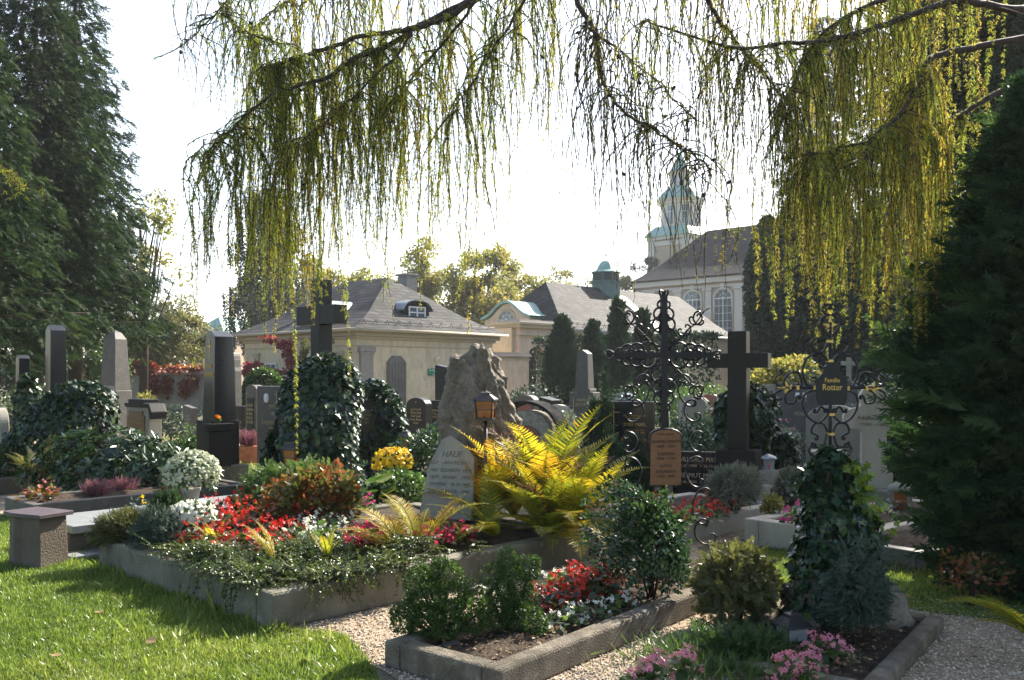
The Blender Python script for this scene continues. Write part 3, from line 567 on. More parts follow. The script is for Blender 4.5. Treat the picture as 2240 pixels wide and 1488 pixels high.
def headstone(name, label, u0, u1, vt, y, kind='flat', m='greyst', rz=-38, t=.16, zb=0.0, plinth=None, group=None, cat='headstone', bev=.008):
    th = R(rz); w = max(.12, ((u1 - u0) * y / F - t * abs(math.sin(th))) / math.cos(th)); h = ZV(vt, y) - zb
    T = thing(name, label, cat, AT((u0 + u1) / 2, y, 0), th, group)
    mb = MB(); mb.prism([(x, z + zb) for x, z in prof(kind, w, h)], -t / 2, t / 2); b = mb.build('slab', M[m], T, bev)
    if plinth:
        pw, ph, pt, pm = plinth; mb = MB(); mb.box((0, 0, (zb + ph) / 2 if zb > ph else ph / 2), (w + pw, t + pt, ph)); mb.build('plinth', M[pm], T, .01)
    T['w'] = w; T['h'] = h
    return T, w, h, t
def lines(T, rows, t, m, y=None):
    for s, size, x, z, *wid in rows: text(T, s, size, (x, -(t / 2 + .002) if y is None else y, z), m, wid=wid[0] if wid else None)

def obelisk(T, w0, w1, z0, z1, m, cap=.5, d0=None, d1=None, name='shaft', bev=.006):
    """tapered shaft with a two-sided sloped cap"""
    d0 = d0 or w0; d1 = d1 or w1; a, b, c, d = w0 / 2, w1 / 2, d0 / 2, d1 / 2; zt = z1 + cap
    V = [(-a, -c, z0), (a, -c, z0), (a, c, z0), (-a, c, z0), (-b, -d, z1), (b, -d, z1), (b, d, z1), (-b, d, z1), (0, -d, zt), (0, d, zt)]
    mb = MB(); mb.faces(V, [(3, 2, 1, 0), (0, 1, 5, 8, 4), (1, 2, 6, 5), (2, 3, 7, 9, 6), (3, 0, 4, 7), (4, 8, 9, 7), (8, 5, 6, 9)]); return mb.build(name, M[m], T, bev)

# ---- group on the far left
y = 15.0
T = thing('obelisk_stone', 'tall slim black granite pillar with a slanted cap rising from glossy ivy', 'headstone', AT(122, y), R(-45)); obelisk(T, .27, .24, 0, 2.30, 'black', .09)
T = thing('obelisk_stone', 'short black granite pillar with a climber, lower of the two in the ivy', 'headstone', AT(50, 15.4), R(-45)); obelisk(T, .20, .17, 0, 1.85, 'black', .06)
y = 19.5; x0 = AT(252, y)
T = thing('obelisk_stone', 'grey weathered stone obelisk with a rounded point and a stepped plinth', 'headstone', x0, R(-28))
mb = MB(); mb.box((0, 0, .62), (.50, .46, 1.24)); mb.box((0, 0, .2), (.66, .6, .4)); mb.build('plinth', M['greyst'], T, .015)
mb = MB(); q = ZV(722, y); 
mb.faces([(-.24, -.2, 1.24), (.24, -.2, 1.24), (.24, .2, 1.24), (-.24, .2, 1.24), (-.18, -.15, q - .2), (.18, -.15, q - .2), (.18, .15, q - .2), (-.18, .15, q - .2), (-.09, -.09, q - .06), (.09, -.09, q - .06), (.09, .09, q - .06), (-.09, .09, q - .06), (0, 0, q)],
         [(0, 1, 5, 4), (1, 2, 6, 5), (2, 3, 7, 6), (3, 0, 4, 7), (4, 5, 9, 8), (5, 6, 10, 9), (6, 7, 11, 10), (7, 4, 8, 11), (8, 9, 12), (9, 10, 12), (10, 11, 12), (11, 8, 12)]); mb.build('shaft', M['greyst'], T, .012)
T, w, h, t = headstone('wayside_stone', 'small pale stone pier with a red inscribed plaque and little pitched roof', 206, 254, 862, 16.5, 'flat', 'palest', -42, .2)
mb = MB(); mb.prism([(-w * .30, h * .18), (w * .30, h * .18), (w * .30, h * .78), (0, h * .88), (-w * .30, h * .78)], -t / 2 - .012, -t / 2 + .01); pq = mb.build('plaque', M['redplaque'], T)
lines(T, [('+', .09, 0, h * .74), ('MARIA\n1912\n1987', .035, 0, h * .55), ('RUHE\nSANFT', .04, 0, h * .32)], t + .026, M['dullgold'])
mb = MB(); mb.prism([(-w * .62, h * .93), (-w * .5, h * .99), (0, h * 1.07), (w * .5, h * .99), (w * .62, h * .93), (w * .62, h * .97), (0, h * 1.12), (-w * .62, h * .97)], -t * .75, t * .75); mb.build('roof', M['anth'], T)
T, w, h, t = headstone('headstone', 'pale grey headstone with large brown marble panel and dark stepped coping', 270, 360, 888, 14.5, 'flat', 'palest', -38, .22)
mb = MB(); c = [(-w * .42, .12), (w * .34, .12), (w * .34, h * .86), (w * .26, h * .86), (w * .26, h * .93), (-w * .34, h * .93), (-w * .34, h * .86), (-w * .42, h * .86)]; mb.prism(c, -t / 2 - .02, -t / 2 + .01); mb.build('panel', M['brownplaque'], T)
lines(T, [('FAMILIE POLOGAR', .062, -.03, h * .76, w * .58), ('JOHANN\n1911 - 1978', .048, -w * .2, h * .58), ('ANNA\n1915 - 1993', .048, -w * .2, h * .38)], t + .042, M['dullgold'])
mb = MB(); mb.prism([(-w * .5, h * .98), (w * .5, h * .98), (w * .62, h * .82), (w * .66, h * .82), (w * .66, h * .92), (w * .54, h * 1.04), (w * .3, h * 1.04), (w * .3, h * 1.10), (-w * .36, h * 1.10), (-w * .36, h * 1.04), (-w * .56, h * 1.04)], -t * .62, t * .62); mb.build('coping', M['anth'], T, .012)
T, w, h, t = headstone('headstone', 'small blue-grey headstone with a slanted top behind the black obelisk', 399, 434, 886, 19, 'slant', 'greyst', -35, .14, 0, (.08, .12, .1, 'greyst'))
lines(T, [('KARL\nHUBER\n1931', .07, 0, h * .68)], t, M['palest'])
T = thing('leaning_slab', 'pale curved stone slab standing at the very edge of the ivy', 'headstone', AT(2, 13.2), R(-50)); mb = MB(); mb.prism(prof('round', .5, 1.1), -.06, .06); mb.build('slab', M['palest'], T, .01); lines(T, [('+', .2, 0, .8)], .12, M['carved'])
# black obelisk with family name
y = 13.3
T = thing('family_obelisk', 'black polished obelisk with a gilt cross and family name on a block plinth', 'headstone', AT(480, y), R(-45))
mb = MB(); mb.box((0, 0, .14), (.62, .60, .28)); mb.build('plinth', M['concrete'], T, .012)
mb = MB(); mb.box((-.05, .0, .60), (.46, .44, .64)); mb.build('pedestal', M['anth'], T, .01)
mb = MB(); mb.box((.265, -.16, .53), (.16, .34, .50)); mb.box((.265, -.16, .84), (.19, .40, .10)); mb.box((.265, -.16, .785), (.14, .3, .02)); mb.build('side_block', M['anth'], T, .01)
obelisk(T, .35, .285, .92, 2.13, 'black', .085)
gild_cross(T, 0, 1.93, .30, -.151, M['gold'], .014)
lines(T, [('FAMILIE', .062, 0, 1.70, .16), ('KNAPEK', .085, 0, 1.58, .235)], .32, M['gold'], -.163)
mg = thing('marigold', 'single orange marigold in the flower bowl beside the black obelisk', 'flower', T.matrix_basis @ Vector((.265, -.16, .89)))
mb = MB(); mb.tube([(0, 0, 0), (0, 0, .08)], .004, 4); mb.scat(LEAF, np.zeros((14, 3)) + [0, 0, .02], np.concatenate([sph(14, .0)]), sph(14), .08, rng.random(14)); mb.build('leaves', M['green2'], mg)
mb = MB(); mb.scat(MUM, np.zeros((6, 3)) + [0, 0, .09] + rng.normal(0, .015, (6, 3)), nrm(sph(6, 0) * [1, 1, .2]), [(0, -.3, 1)] * 6, .085, rng.random(6)); mb.build('blossom', M['orange'], mg)
# black cross standing over the ivy mound
def stone_cross(T, m, zb, zt, bw, bt, aw, za, ah):
    mb = MB(); mb.box((0, 0, (zb + zt) / 2), (bw, bt, zt - zb)); mb.box((-(bw + aw) / 4 - .0, 0, za), ((aw - bw) / 2, bt * .98, ah)); mb.box(((bw + aw) / 4, 0, za), ((aw - bw) / 2, bt * .98, ah)); return mb.build('cross', M[m], T, .006)
y = 12.6
T = thing('stone_cross', 'tall black granite cross rising out of the big ivy mound', 'cross', AT(703, y), R(-42)); stone_cross(T, 'anth', .9, ZV(612, y), .21, .21, .88, ZV(690, y), .26)
T, w, h, t = headstone('headstone', 'tall grey granite headstone with gilt cross, oval portrait and lines of names', 556, 668, 845, 14.0, 'flat', 'greyst', -32, .16)
gild_cross(T, .02, h * .88, .2, -.085, M['dullgold'])
mb = MB(); mb.lathe([(.05, -.01), (.05, .01)], (0, 0, 0), 18); pt = mb.build('portrait', M['whitepaint'], T); pt.location = (-.2, -.085, h * .87); pt.rotation_euler = (R(90), 0, 0); pt.scale = (1, 1.45, 1)
lines(T, [('HIER RUHEN\nIN\nFRIEDEN', .06, .0, h * .74), ('LUDWIG  HOF', .085, -.02, h * .60), ('BAUMEISTER', .05, -.02, h * .54), ('1868 - 1939', .055, -.02, h * .48), ('ELISABETH', .085, -.04, h * .40), ('1871 - 1947', .055, -.02, h * .35), ('MARIA', .085, -.08, h * .25), ('1901 - 1988', .055, -.04, h * .20)], t, M['dullgold'])
T, w, h, t = headstone('headstone', 'grey arched headstone with dark inscription tablet behind the tall grey one', 536, 580, 842, 17.5, 'arch', 'greyst', -38, .2)
mb = MB(); mb.box((0, -t / 2, h * .52), (w * .6, .03, h * .6)); mb.build('tablet', M['anth'], T); lines(T, [('JOSEF\nANNA\nKARL\nPAUL\nROSA', .08, 0, h * .6)], t + .032, M['dullgold'])
T, w, h, t = headstone('headstone', 'dark low headstone with gilt lines peeking out behind the black obelisk', 506, 546, 888, 18, 'flat', 'anth', -38, .14); lines(T, [('FAMILIE\nWEISS\n1899\n1954', .075, 0, h * .55)], t, M['dullgold'])
T, w, h, t = headstone('pillar_stone', 'tall grey stone pillar with a curved carved edge', 500, 528, 770, 19.5, 'shoulder', 'greyst', -30, .2, bev=.015)
# ivy-grown stones: dark plaques inside the ivy, the ivy itself is built with the plants
y = 11.9
T = thing('ivy_grown_monument', 'big rounded mound of glossy dark ivy over a gravestone with a dark plaque', 'grave monument', AT(690, y), R(-40))
mb = MB(); mb.prism(prof('round', .62, 1.62), -.12, .12); mb.build('stone_core', M['greyst'], T)
mb = MB(); mb.box((-.13, -.34, .78), (.36, .05, .62)); mb.build('plaque', M['anth'], T); lines(T, [('FAMILIE', .06, -.12, .97, .2), ('HUBER', .09, -.12, .87, .27)], 0, M['dullgold'], -.372)
ivy1 = T
T = thing('ivy_grown_headstone', 'smaller arched headstone wrapped in ivy around an oval inscription', 'grave monument', AT(836, 13.2), R(-35))
mb = MB(); mb.prism(prof('round', .52, 1.3), -.1, .1); mb.build('stone_core', M['greyst'], T)
mb = MB(); mb.lathe([(.17, -.02), (.17, .02)], (0, 0, 0), 20); p = mb.build('oval_tablet', M['greyst'], T); p.location = (-.04, -.26, .98); p.rotation_euler = (R(90), 0, 0); p.scale = (1, 1.4, 1)
text(T, 'MARIA\nNEUNER\n1889\n1961', .055, (-.04, -.29, .98), M['dullgold']); ivy2 = T
# ---- stones behind the boulder
T, w, h, t = headstone('headstone', 'dark arched headstone with gilt lines on a low plinth, next to the ivy', 888, 946, 870, 19, 'arch', 'anth', -38, .2, .25, (.15, .25, .2, 'greyst'))
lines(T, [('+', .1, 0, h * .95 + .2), ('Josef Seidl\nMaria Seidl\nKarl Seidl\nFranz Ebner\nRosa', .07, 0, h * .55 + .25)], t, M['dullgold'])
T, w, h, t = headstone('headstone', 'dark square headstone with short gilt lines between arched stone and boulder', 938, 984, 876, 19.6, 'flat', 'anth', -38, .2); lines(T, [('FAMILIE\nSTOLL\n1903', .07, -.05, h * .72)], t, M['dullgold'])
T, w, h, t = headstone('rough_stone', 'rough dark upright slab of natural rock behind the boulder', 950, 1010, 797, 21, 'slant', 'anth', -25, .25, bev=.04)
T, w, h, t = headstone('headstone', 'grey arched headstone with a red plaque, behind the boulder', 1128, 1180, 864, 21.5, 'arch', 'greyst', -38, .22)
mb = MB(); mb.box((0, -t / 2, h * .55), (w * .7, .03, h * .5)); mb.build('plaque', M['redplaque'], T)
T, w, h, t = headstone('headstone', 'square grey headstone half in shade in front of the dark cypress', 1178, 1228, 868, 21, 'slant', 'anth', -45, .35); gild_cross(T, -.1, h * .75, .18, -t / 2 - .005, M['dullgold'])
T, w, h, t = headstone('headstone', 'white curved-top headstone seen behind the rubble arch', 1190, 1252, 885, 16.5, 'arch', 'whitest', -30, .16)
# rubble arch with plaque
y = 13.0
T = thing('rubble_arch_stone', 'low rubble masonry grave arch with red marble plaque and dark sheet roof', 'headstone', AT(1160, y), R(-33)); T.scale = (.86, .86, .93)
pf = [(-.5, 0), (.5, 0), (.5, .78)] + [(.5 * math.cos(q), .78 + .38 * math.sin(q)) for q in np.linspace(.15, math.pi - .15, 13)] + [(-.5, .78)]
mb = MB(); mb.prism(pf, -.15, .15); mb.build('rubble_slab', M['tufa'], T, .02)
mb = MB(); mb.prism([(-.3, .15), (.3, .15), (.3, .72)] + [(.3 * math.cos(q), .72 + .22 * math.sin(q)) for q in np.linspace(.2, math.pi - .2, 9)] + [(-.3, .72)], -.175, -.14); mb.build('plaque', M['redplaque'], T)
gild_cross(T, 0, .74, .18, -.18, M['gold']); lines(T, [('FAMILIE\nLECHNER', .07, 0, .5)], .36, M['dullgold'])
A = [(.62 * math.cos(q), .80 + .46 * math.sin(q)) for q in np.linspace(.12, math.pi - .12, 15)]; B = [(x * 1.04, z + .045) for x, z in A][::-1]
mb = MB(); mb.prism(A + B, -.19, .16); mb.build('roof', plain('dark_sheet_roof', (.028, .028, .027), .9, .05), T)
# family obelisk (grey) behind
y = 16.5
T = thing('family_obelisk', 'grey stone obelisk on a wide inscribed pedestal before the small cypresses', 'headstone', AT(1279, y), R(-30))
mb = MB(); z1 = ZV(858, y); mb.box((0, 0, z1 / 2), (.47, .30, z1)); mb.build('pedestal', M['greyst'], T, .01)
mb = MB(); mb.box((0, 0, z1 + .03), (.34, .28, .06)); mb.build('step', M['greyst'], T, .01)
obelisk(T, .26, .21, z1 + .06, ZV(774, y), 'greyst', .07)
gild_cross(T, -.15, z1 - .35, .5, -.155, M['dullgold'])
lines(T, [('FAMILIE\nWILHELM', .075, .05, z1 - .18), ('ANNA\nWILHELM', .065, .05, z1 - .42), ('PAULA\n1902 - 1984', .06, .05, z1 - .62)], .31, M['dullgold'])
# black headstone with gilt cross
y = 12.0
T, w, h, t = headstone('headstone', 'wide polished black headstone with a slim gilt cross and gilt names', 1324, 1432, 878, y, 'flat', 'black', -20, .14, .1, (.1, .1, .1, 'anth'))
gild_cross(T, -.20, h - .12, .38, -.074, M['gold'], .010)
lines(T, [('Unser lieber unvergessener\nGatte und Vater', .032, .08, h - .10, .30), ('JOSEF MEIKL', .058, .08, h - .20, .30), ('GEB. 29. JUNI 1912\nGEST. 18. APR. 1980', .030, .08, h - .29), ('BARBARA  MEIKL', .056, .07, h - .40, .34), ('GEB. 4. MAI 1915', .030, .08, h - .47)], t, M['gold'])
T = thing('grave_lantern', 'low flat-roofed metal lantern on top of the black headstone', 'lantern', AT(1366, 12.6), R(-20))
mb = MB(); mb.box((0, 0, ZV(873, 12.6)), (.22, .2, .03)); mb.build('base', M['leadgrey'], T)
mb = MB()
for a in (-.08, 0, .08): mb.box((a, 0, ZV(868, 12.6)), (.012, .14, .07))
mb.build('post', M['leadgrey'], T); mb = MB(); mb.prism([(-.14, ZV(864, 12.6)), (.14, ZV(866, 12.6)), (.03, ZV(860, 12.6)), (-.03, ZV(860, 12.6))], -.12, .12); mb.build('roof', M['leadgrey'], T)
mb = MB(); mb.box((0, .05, ZV(875, 12.6) / 2), (.2, .16, ZV(875, 12.6))); mb.build('pier', M['greyst'], T)
# stones in the right middle distance
T, w, h, t = headstone('headstone', 'pale headstone with ornamental side strip and sunlit curved top', 1484, 1552, 866, 17, 'arch', 'palest', -35, .2)
mb = MB(); mb.box((-w * .32, -t / 2, h * .5), (w * .22, .02, h * .8)); mb.build('ornament_strip', M['whitest'], T); gild_cross(T, -w * .32, h * .72, .2, -t / 2 - .016, M['carved']); lines(T, [('FAMILIE\nGRUBER', .07, w * .12, h * .75), ('1920 - 1991', .05, w * .1, h * .6)], t, M['dullgold'])
T, w, h, t = headstone('headstone', 'reddish arched headstone hidden behind the ivy of the black cross', 1530, 1580, 862, 19, 'arch', 'redplaque', -35, .2)
T, w, h, t = headstone('headstone', 'plain light grey slab with a hanging ivy sprig beside the black cross', 1664, 1702, 842, 15, 'flat', 'palest', -30, .14); lines(T, [('ROSA\nMOSER\n1926', .06, 0, h * .6)], t, M['redplaque'])
T, w, h, t = headstone('headstone', 'broad dark headstone with two small white portraits and gilt names', 1700, 1800, 838, 14.5, 'flat', 'greyst', -30, .16, .25, (.3, .25, .3, 'greyst'))
for x in (-.02, .09):
    mb = MB(); mb.box((x, -t / 2 - .004, .25 + h * .84), (.06, .01, .08)); mb.build('portrait', M['whitepaint'], T)
lines(T, [('FAMILIE', .06, .03, h * .98), ('EDER', .08, .03, h * .72 + .1), ('1902 - 1977\n1909 - 1985\n1938 - 2001', .05, .0, h * .5)], t, M['dullgold'])
T, w, h, t = headstone('headstone', 'squat mottled grey headstone with gilt script, behind the gilded iron cross', 1766, 1884, 886, 11.6, 'arch', 'palest', -28, .2, bev=.02); lines(T, [('Familie\nBerghof', .11, .0, h * .52)], t, M['dullgold'])
T, w, h, t = headstone('headstone', 'tall blue-grey stone with pointed top far behind the gilded iron cross', 1840, 1882, 832, 19, 'point', 'greyst', -30, .2)
T = thing('stone_cross', 'small white stone cross on a pillar in front of the tall hedge', 'cross', AT(1857, 24), R(-20)); stone_cross(T, 'palest', 0, ZV(782, 24), .13, .13, .4, ZV(795, 24), .12)
# second black cross
y = 10.6
T = thing('stone_cross', 'massive dark granite cross on a square pedestal beside ivy', 'cross', AT(1616, y), R(-27)); stone_cross(T, 'anth', .62, ZV(725, y), .215, .19, .70, ZV(789, y), .17)
mb = MB(); mb.box((.0, 0, .36), (.46, .36, .72)); mb.build('pedestal', M['anth'], T, .008)
# pale stone cross with rounded lobes
y = 9.9
T = thing('stone_cross', 'pale limestone cross with rounded lobes and dark lettering by the thuja', 'cross', AT(1910, y), R(-12))
lob = []
def arcp_(cx, cz, r, a0, a1, n=9): return [(cx + r * math.cos(q), cz + r * math.sin(q)) for q in np.linspace(R(a0), R(a1), n)]
zb_ = .36; s_ = [(-.19, zb_), (.19, zb_), (.19, zb_ + .17)] + arcp_(.19, zb_ + .23, .06, -90, -180, 6)[::1] + [(.125, zb_ + .32), (.125, .98)]
s_ += [(.15, .98), (.17, .995)] + arcp_(.20, 1.11, .115, -95, 95, 11) + [(.15, 1.24)] + arcp_(0, 1.33, .145, -25, 205, 15) + [(-.15, 1.24)] + arcp_(-.20, 1.11, .115, 85, 275, 11) + [(-.17, .995), (-.15, .98), (-.125, .98), (-.125, zb_ + .32)] + arcp_(-.19, zb_ + .23, .06, 0, -90, 6) + [(-.19, zb_ + .17)]
mb = MB(); mb.prism(s_, -.075, .075); mb.build('cross_slab', M['whitest'], T, .008)
text(T, 'Adalfine Mieg', .062, (0, -.078, 1.12), M['carved'], wid=.36); text(T, '* 1921    + 2000', .04, (0, -.078, 1.05), M['carved'])
mb = MB(); mb.box((.06, 0, .18), (.62, .34, .36)); mb.build('plinth', M['palest'], T, .02)
# name slab of the bright kerbed grave
T = thing('name_slab', 'low black slab with pale bronze names among red flowers and silver shrubs', 'headstone', G(1532, 1096), R(-16))
mb = MB(); mb.prism([(-.34, .0), (.34, .0), (.34, .62), (-.34, .62)], -.04, .04); o = mb.build('slab', M['black'], T, .006)
M['pbronze'] = plain('pale_bronze_letters', (.62, .44, .30), .4, .5, .3)
lines(T, [('WILLIBALD MAYER', .082, .0, .52, .56), ('12.10.1909  + 20.12.1986', .05, .0, .44, .54), ('HELMUT MAYER', .082, .0, .32, .54), ('14.6.1944  + 23.1.2003', .05, .0, .24, .54)], .08, M['pbronze'])
# ================================================================== kerbed graves
E1 = Vector((.700, .714, 0)); E2 = Vector((-.714, .700, 0))
def kerb(name, label, c, rz, Lx, Ly, h, t, m, soil=True, group=None, zs=None, bev=.012):
    """grave bed: local x along the grave, y across; corner c; four kerb stones and the soil inside"""
    T = thing(name, label, 'grave', (c[0], c[1], 0), rz, group)
    def st(c_, d):
        mb = MB(); mb.box(c_, d); mb.build('kerb_stone', M[m], T, bev)
    st((Lx / 2, t / 2, h / 2), (Lx, t, h)); st((Lx / 2, Ly - t / 2, h / 2), (Lx, t, h))
    st((t / 2, Ly / 2, h / 2 - .001), (t, Ly - 2 * t - .004, h)); st((Lx - t / 2, Ly / 2, h / 2 - .001), (t, Ly - 2 * t - .004, h))
    if soil:
        n = 24; X, Y = np.meshgrid(np.linspace(t, Lx - t, n), np.linspace(t, Ly - t, n)); d = np.minimum(np.minimum(X - t, Lx - t - X), np.minimum(Y - t, Ly - t - Y))
        Z = (zs if zs is not None else h - .03) + .04 * np.clip(d / .3, 0, 1) + rng.normal(0, .008, X.shape)
        i = np.arange(n - 1); q = (i[:, None] * n + i[None]).ravel(); mb = MB(); mb.faces(np.stack([X, Y, Z], -1).reshape(-1, 3), [(a, a + 1, a + n + 1, a + n) for a in q], 0, True); mb.build('soil', M['soil'], T)
    return T
RZ1 = math.atan2(.714, .700)
B0 = Vector((-1.49, 5.63, 0))
big = kerb('grave_bed', 'wide raised grave bed with weathered concrete kerb, ferns, red flowers and a boulder', B0, RZ1, 3.22, 2.66, .245, .17, 'concrete', bev=.02)
RZ2 = math.atan2(.779, .627)
g2 = kerb('grave_bed', 'narrow grave bed with rough washed-concrete kerb, dwarf cypress and red flowers', (-.06, 4.46), RZ2, 2.55, .82, .15, .12, 'rough', zs=.09, bev=.018)
g3 = kerb('grave_bed', 'grave bed of pink begonias at the ivy-covered rock, edged with worn stone', (1.75, 4.38), math.atan2(.812, .584), 1.62, .98, .09, .10, 'rough', zs=.05, bev=.02)
g4 = kerb('grave_bed', 'grave bed with pale granite kerb and red flowers before the name slab', (1.62, 8.62), RZ1 - .06, 1.75, 1.25, .21, .15, 'whitest')
g5 = kerb('grave_bed', 'grave bed with pale granite kerb and magenta flowers behind the ivy pillar', (2.98, 7.72), RZ1 - .05, 2.5, 1.18, .24, .15, 'whitest')
g6 = kerb('grave_bed', 'grey granite kerb at the foot of the dark thuja', (3.3, 7.2), R(38), 1.9, 1.1, .18, .12, 'greyst')
T = thing('kerb_block', 'pale granite end block of the bright kerb, carrying a lantern plinth', 'stone block', G(1677, 1142) + Vector((.0, .15, 0)), RZ1 - .06)
mb = MB(); mb.box((.15, .25, .19), (.36, .62, .38)); mb.build('block', M['whitest'], T, .01)
lb = T.location.copy()
T = thing('lantern_plinth', 'small grey granite cube under the red candle lantern', 'stone block', (lb.x + .10, lb.y + .12, .38), RZ1 - .06)
mb = MB(); mb.box((0, 0, .075), (.16, .16, .15)); mb.build('cube_plinth', M['palest'], T, .006)
lpl = T.location.copy()
kl1 = kerb('grave_bed', 'grave bed with grey kerb, heathers and a pink leafy plant beyond the stone slab', (-5.12, 9.75), RZ1, 2.6, .9, .2, .1, 'greyst')
kl2 = kerb('grave_bed', 'gravel-filled grave with grey kerb and a shallow oval bowl', (-7.2, 11.3), RZ1 + .15, 2.8, 1.3, .22, .1, 'greyst', soil=False)
mb = MB(); mb.faces([(.1, .1, .16), (2.7, .1, .16), (2.7, 1.2, .16), (.1, 1.2, .16)], [(0, 1, 2, 3)]); mb.build('gravel_fill', M['gravelbed'], kl2)
# stone slab grave: two slabs on a base
T = thing('slab_grave', 'long polished grey grave slab carrying a potted chrysanthemum and a lantern', 'grave', (-3.80, 7.98, 0), RZ1 + .03)
mb = MB(); mb.box((1.3, .36, .1), (2.7, .66, .2)); mb.build('base', M['greyst'], T, .01)
mb = MB(); mb.box((.55, .36, .24), (1.2, .78, .07)); mb.build('slab', M['slabst'], T, .008)
mb = MB(); mb.box((2.0, .36, .245), (1.55, .80, .075)); mb.build('slab', M['slabst'], T, .008)
slabg = T
T = thing('paving_slab', 'flat pale flagstone lying in the grass by the stone block', 'paving', G(205, 1215), RZ1)
mb = MB(); mb.box((0.2, 0, .02), (.9, .34, .05)); mb.build('flagstone', M['slabst'], T, .006)
T = thing('kerb_block', 'short dark kerb stone between stone slab and big grave bed', 'stone block', G(225, 1215), RZ1 - R(90))
mb = MB(); mb.box((.15, .08, .10), (.62, .16, .2)); mb.build('block', M['greyst'], T, .012)
# holy-water block, folded faces with a dark lid
T = thing('stone_block', 'squat brown stone block with a folded front and a dark slate lid on the lawn', 'stone block', G(72, 1236), R(-28))
mb = MB(); a = [(-.20, -.08), (-.06, -.13), (-.0, -.10), (.24, -.10), (.24, .16), (-.20, .16)]; b = [(x * .94 - .005, y_ * .94) for x, y_ in a]; n = len(a); hh = .415
mb.faces([(x, y_, 0) for x, y_ in a] + [(x, y_, hh) for x, y_ in b], [tuple(range(n))[::-1], tuple(range(n, 2 * n))] + [(i, (i + 1) % n, n + (i + 1) % n, n + i) for i in range(n)]); mb.build('block', stone('brown_hewn_stone', [(.085, .065, .046), (.15, .122, .092)], .85, 6, 80, .5, .3), T, .006)
mb = MB(); mb.prism([(-.23, -.11), (-.06, -.15), (.27, -.13), (.26, .19), (-.22, .19)], hh + .001, hh + .035, 0, 'z'); mb.build('lid', plain('dark_slate_lid', (.07, .05, .055), .5), T, .004)
T = thing('flower_bowl', 'shallow oval concrete bowl filled with dark soil', 'bowl', G(118, 1058), 0)
mb = MB(); mb.lathe([(.22, 0), (.34, .07), (.40, .15), (.37, .15), (.32, .11)], (0, 0, 0), 24); o = mb.build('bowl', M['palest'], T); o.scale = (1, .75, 1); mb = MB(); mb.ball((0, 0, .10), .33, sc3=(1, .75, .12), noise=.1); mb.build('soil', M['soil'], T); T.location.z = .16
# ================================================================== boulder with leaning name stone
def rock(name, label, c, rad, m, seed, amp=.3, sub=5, cat='rock', shape=None, bottom=-.2):
    bm = bmesh.new(); bmesh.ops.create_icosphere(bm, subdivisions=sub, radius=1)
    V = np.array([v.co[:] for v in bm.verts]); d = nrm(V); g = np.random.default_rng(seed); r = np.ones(len(d))
    for k, am in ((9, amp), (26, amp * .5), (90, amp * .2), (300, amp * .09)):
        q = nrm(g.standard_normal((k, 3))); s = g.choice([-1, 1], k); wdt = .5 / k ** .5
        for a, sg in zip(q, s): r += sg * am * np.exp(-((1 - d @ a) / (wdt * .5)))
    P = d * r[:, None] * np.array(rad)
    if shape is not None: P = shape(P)
    for v, p in zip(bm.verts, P): v.co = p
    me = bpy.data.meshes.new(name); bm.to_mesh(me); bm.free(); me.materials.append(M[m]); me.polygons.foreach_set('use_smooth', [True] * len(me.polygons))
    o = bpy.data.objects.new(name, me); col.objects.link(o); o.location = c; return tag(o, label, cat)
yb = 8.9
BO = [(-.18, 0, 1.60, .15, 0), (.06, 0, 1.64, .18, 1), (-.12, 0, 1.36, .26, 2), (.12, 0, 1.32, .26, 3), (0, 0, 1.0, .33, 4), (.25, 0, 1.0, .23, 5), (.36, 0, .80, .18, 6), (-.24, 0, 1.12, .19, 7), (.1, 0, .6, .3, 8), (-.1, 0, .35, .3, 9), (-.2, 0, .75, .22, 10), (-.05, -.1, 1.2, .2, 11)]
mbk = bpy.data.metaballs.new('bl'); mbk.resolution = .045; mbk.render_resolution = .045; mbk.threshold = .35
mo = bpy.data.objects.new('bl', mbk); col.objects.link(mo)
for (x, yy, z, r_, i) in BO:
    e = mbk.elements.new(); e.co = (x, yy, z); e.radius = r_ * 1.62
bpy.context.view_layer.update(); dg = bpy.context.evaluated_depsgraph_get(); me = bpy.data.meshes.new_from_object(mo.evaluated_get(dg)); bpy.data.objects.remove(mo); bpy.data.metaballs.remove(mbk)
bm = bmesh.new(); bm.from_mesh(me); bmesh.ops.subdivide_edges(bm, edges=bm.edges, cuts=1, use_grid_fill=True); bm.normal_update()
from mathutils import noise as mn
for v in bm.verts:
    p = v.co; q = Vector((p.x * 5.0 + p.z * 2.2, p.y * 5.0, p.z * 1.9))
    n1 = mn.ridged_multi_fractal(q, .8, 2.1, 5, 1.0, 2.0); n2 = mn.noise(p * 12); n3 = mn.noise(Vector((p.x * 4.2, p.y * 4, p.z * 2.4 + 7)))
    v.co += v.normal * (.080 * (n1 - 1.25) + .022 * n2 + .06 * n3)
bm.to_mesh(me); bm.free(); me.materials.clear(); me.materials.append(M['boulder']); me.polygons.foreach_set('use_smooth', [True] * len(me.polygons))
o = bpy.data.objects.new('boulder', me); col.objects.link(o); o.location = AT(1046, yb, .10); o.rotation_euler = (0, 0, .2); o.scale = (.80, .84, .97); tag(o, 'tall brown-grey gnarled boulder standing at the head of the big grave bed', 'rock')
T = thing('name_stone', 'leaning pale stone tablet with carved names in front of the boulder', 'headstone', AT(978, 8.35, .26), R(-18))
mb = MB(); pf = [(-.27, 0), (.25, 0), (.25, .30), (.22, .58), (.10, .70), (-.04, .78), (-.12, .74), (-.22, .5)]; mb.prism(pf, -.05, .05); o = mb.build('tablet', M['palest'], T, .012); o.rotation_euler = (R(-16), 0, 0)
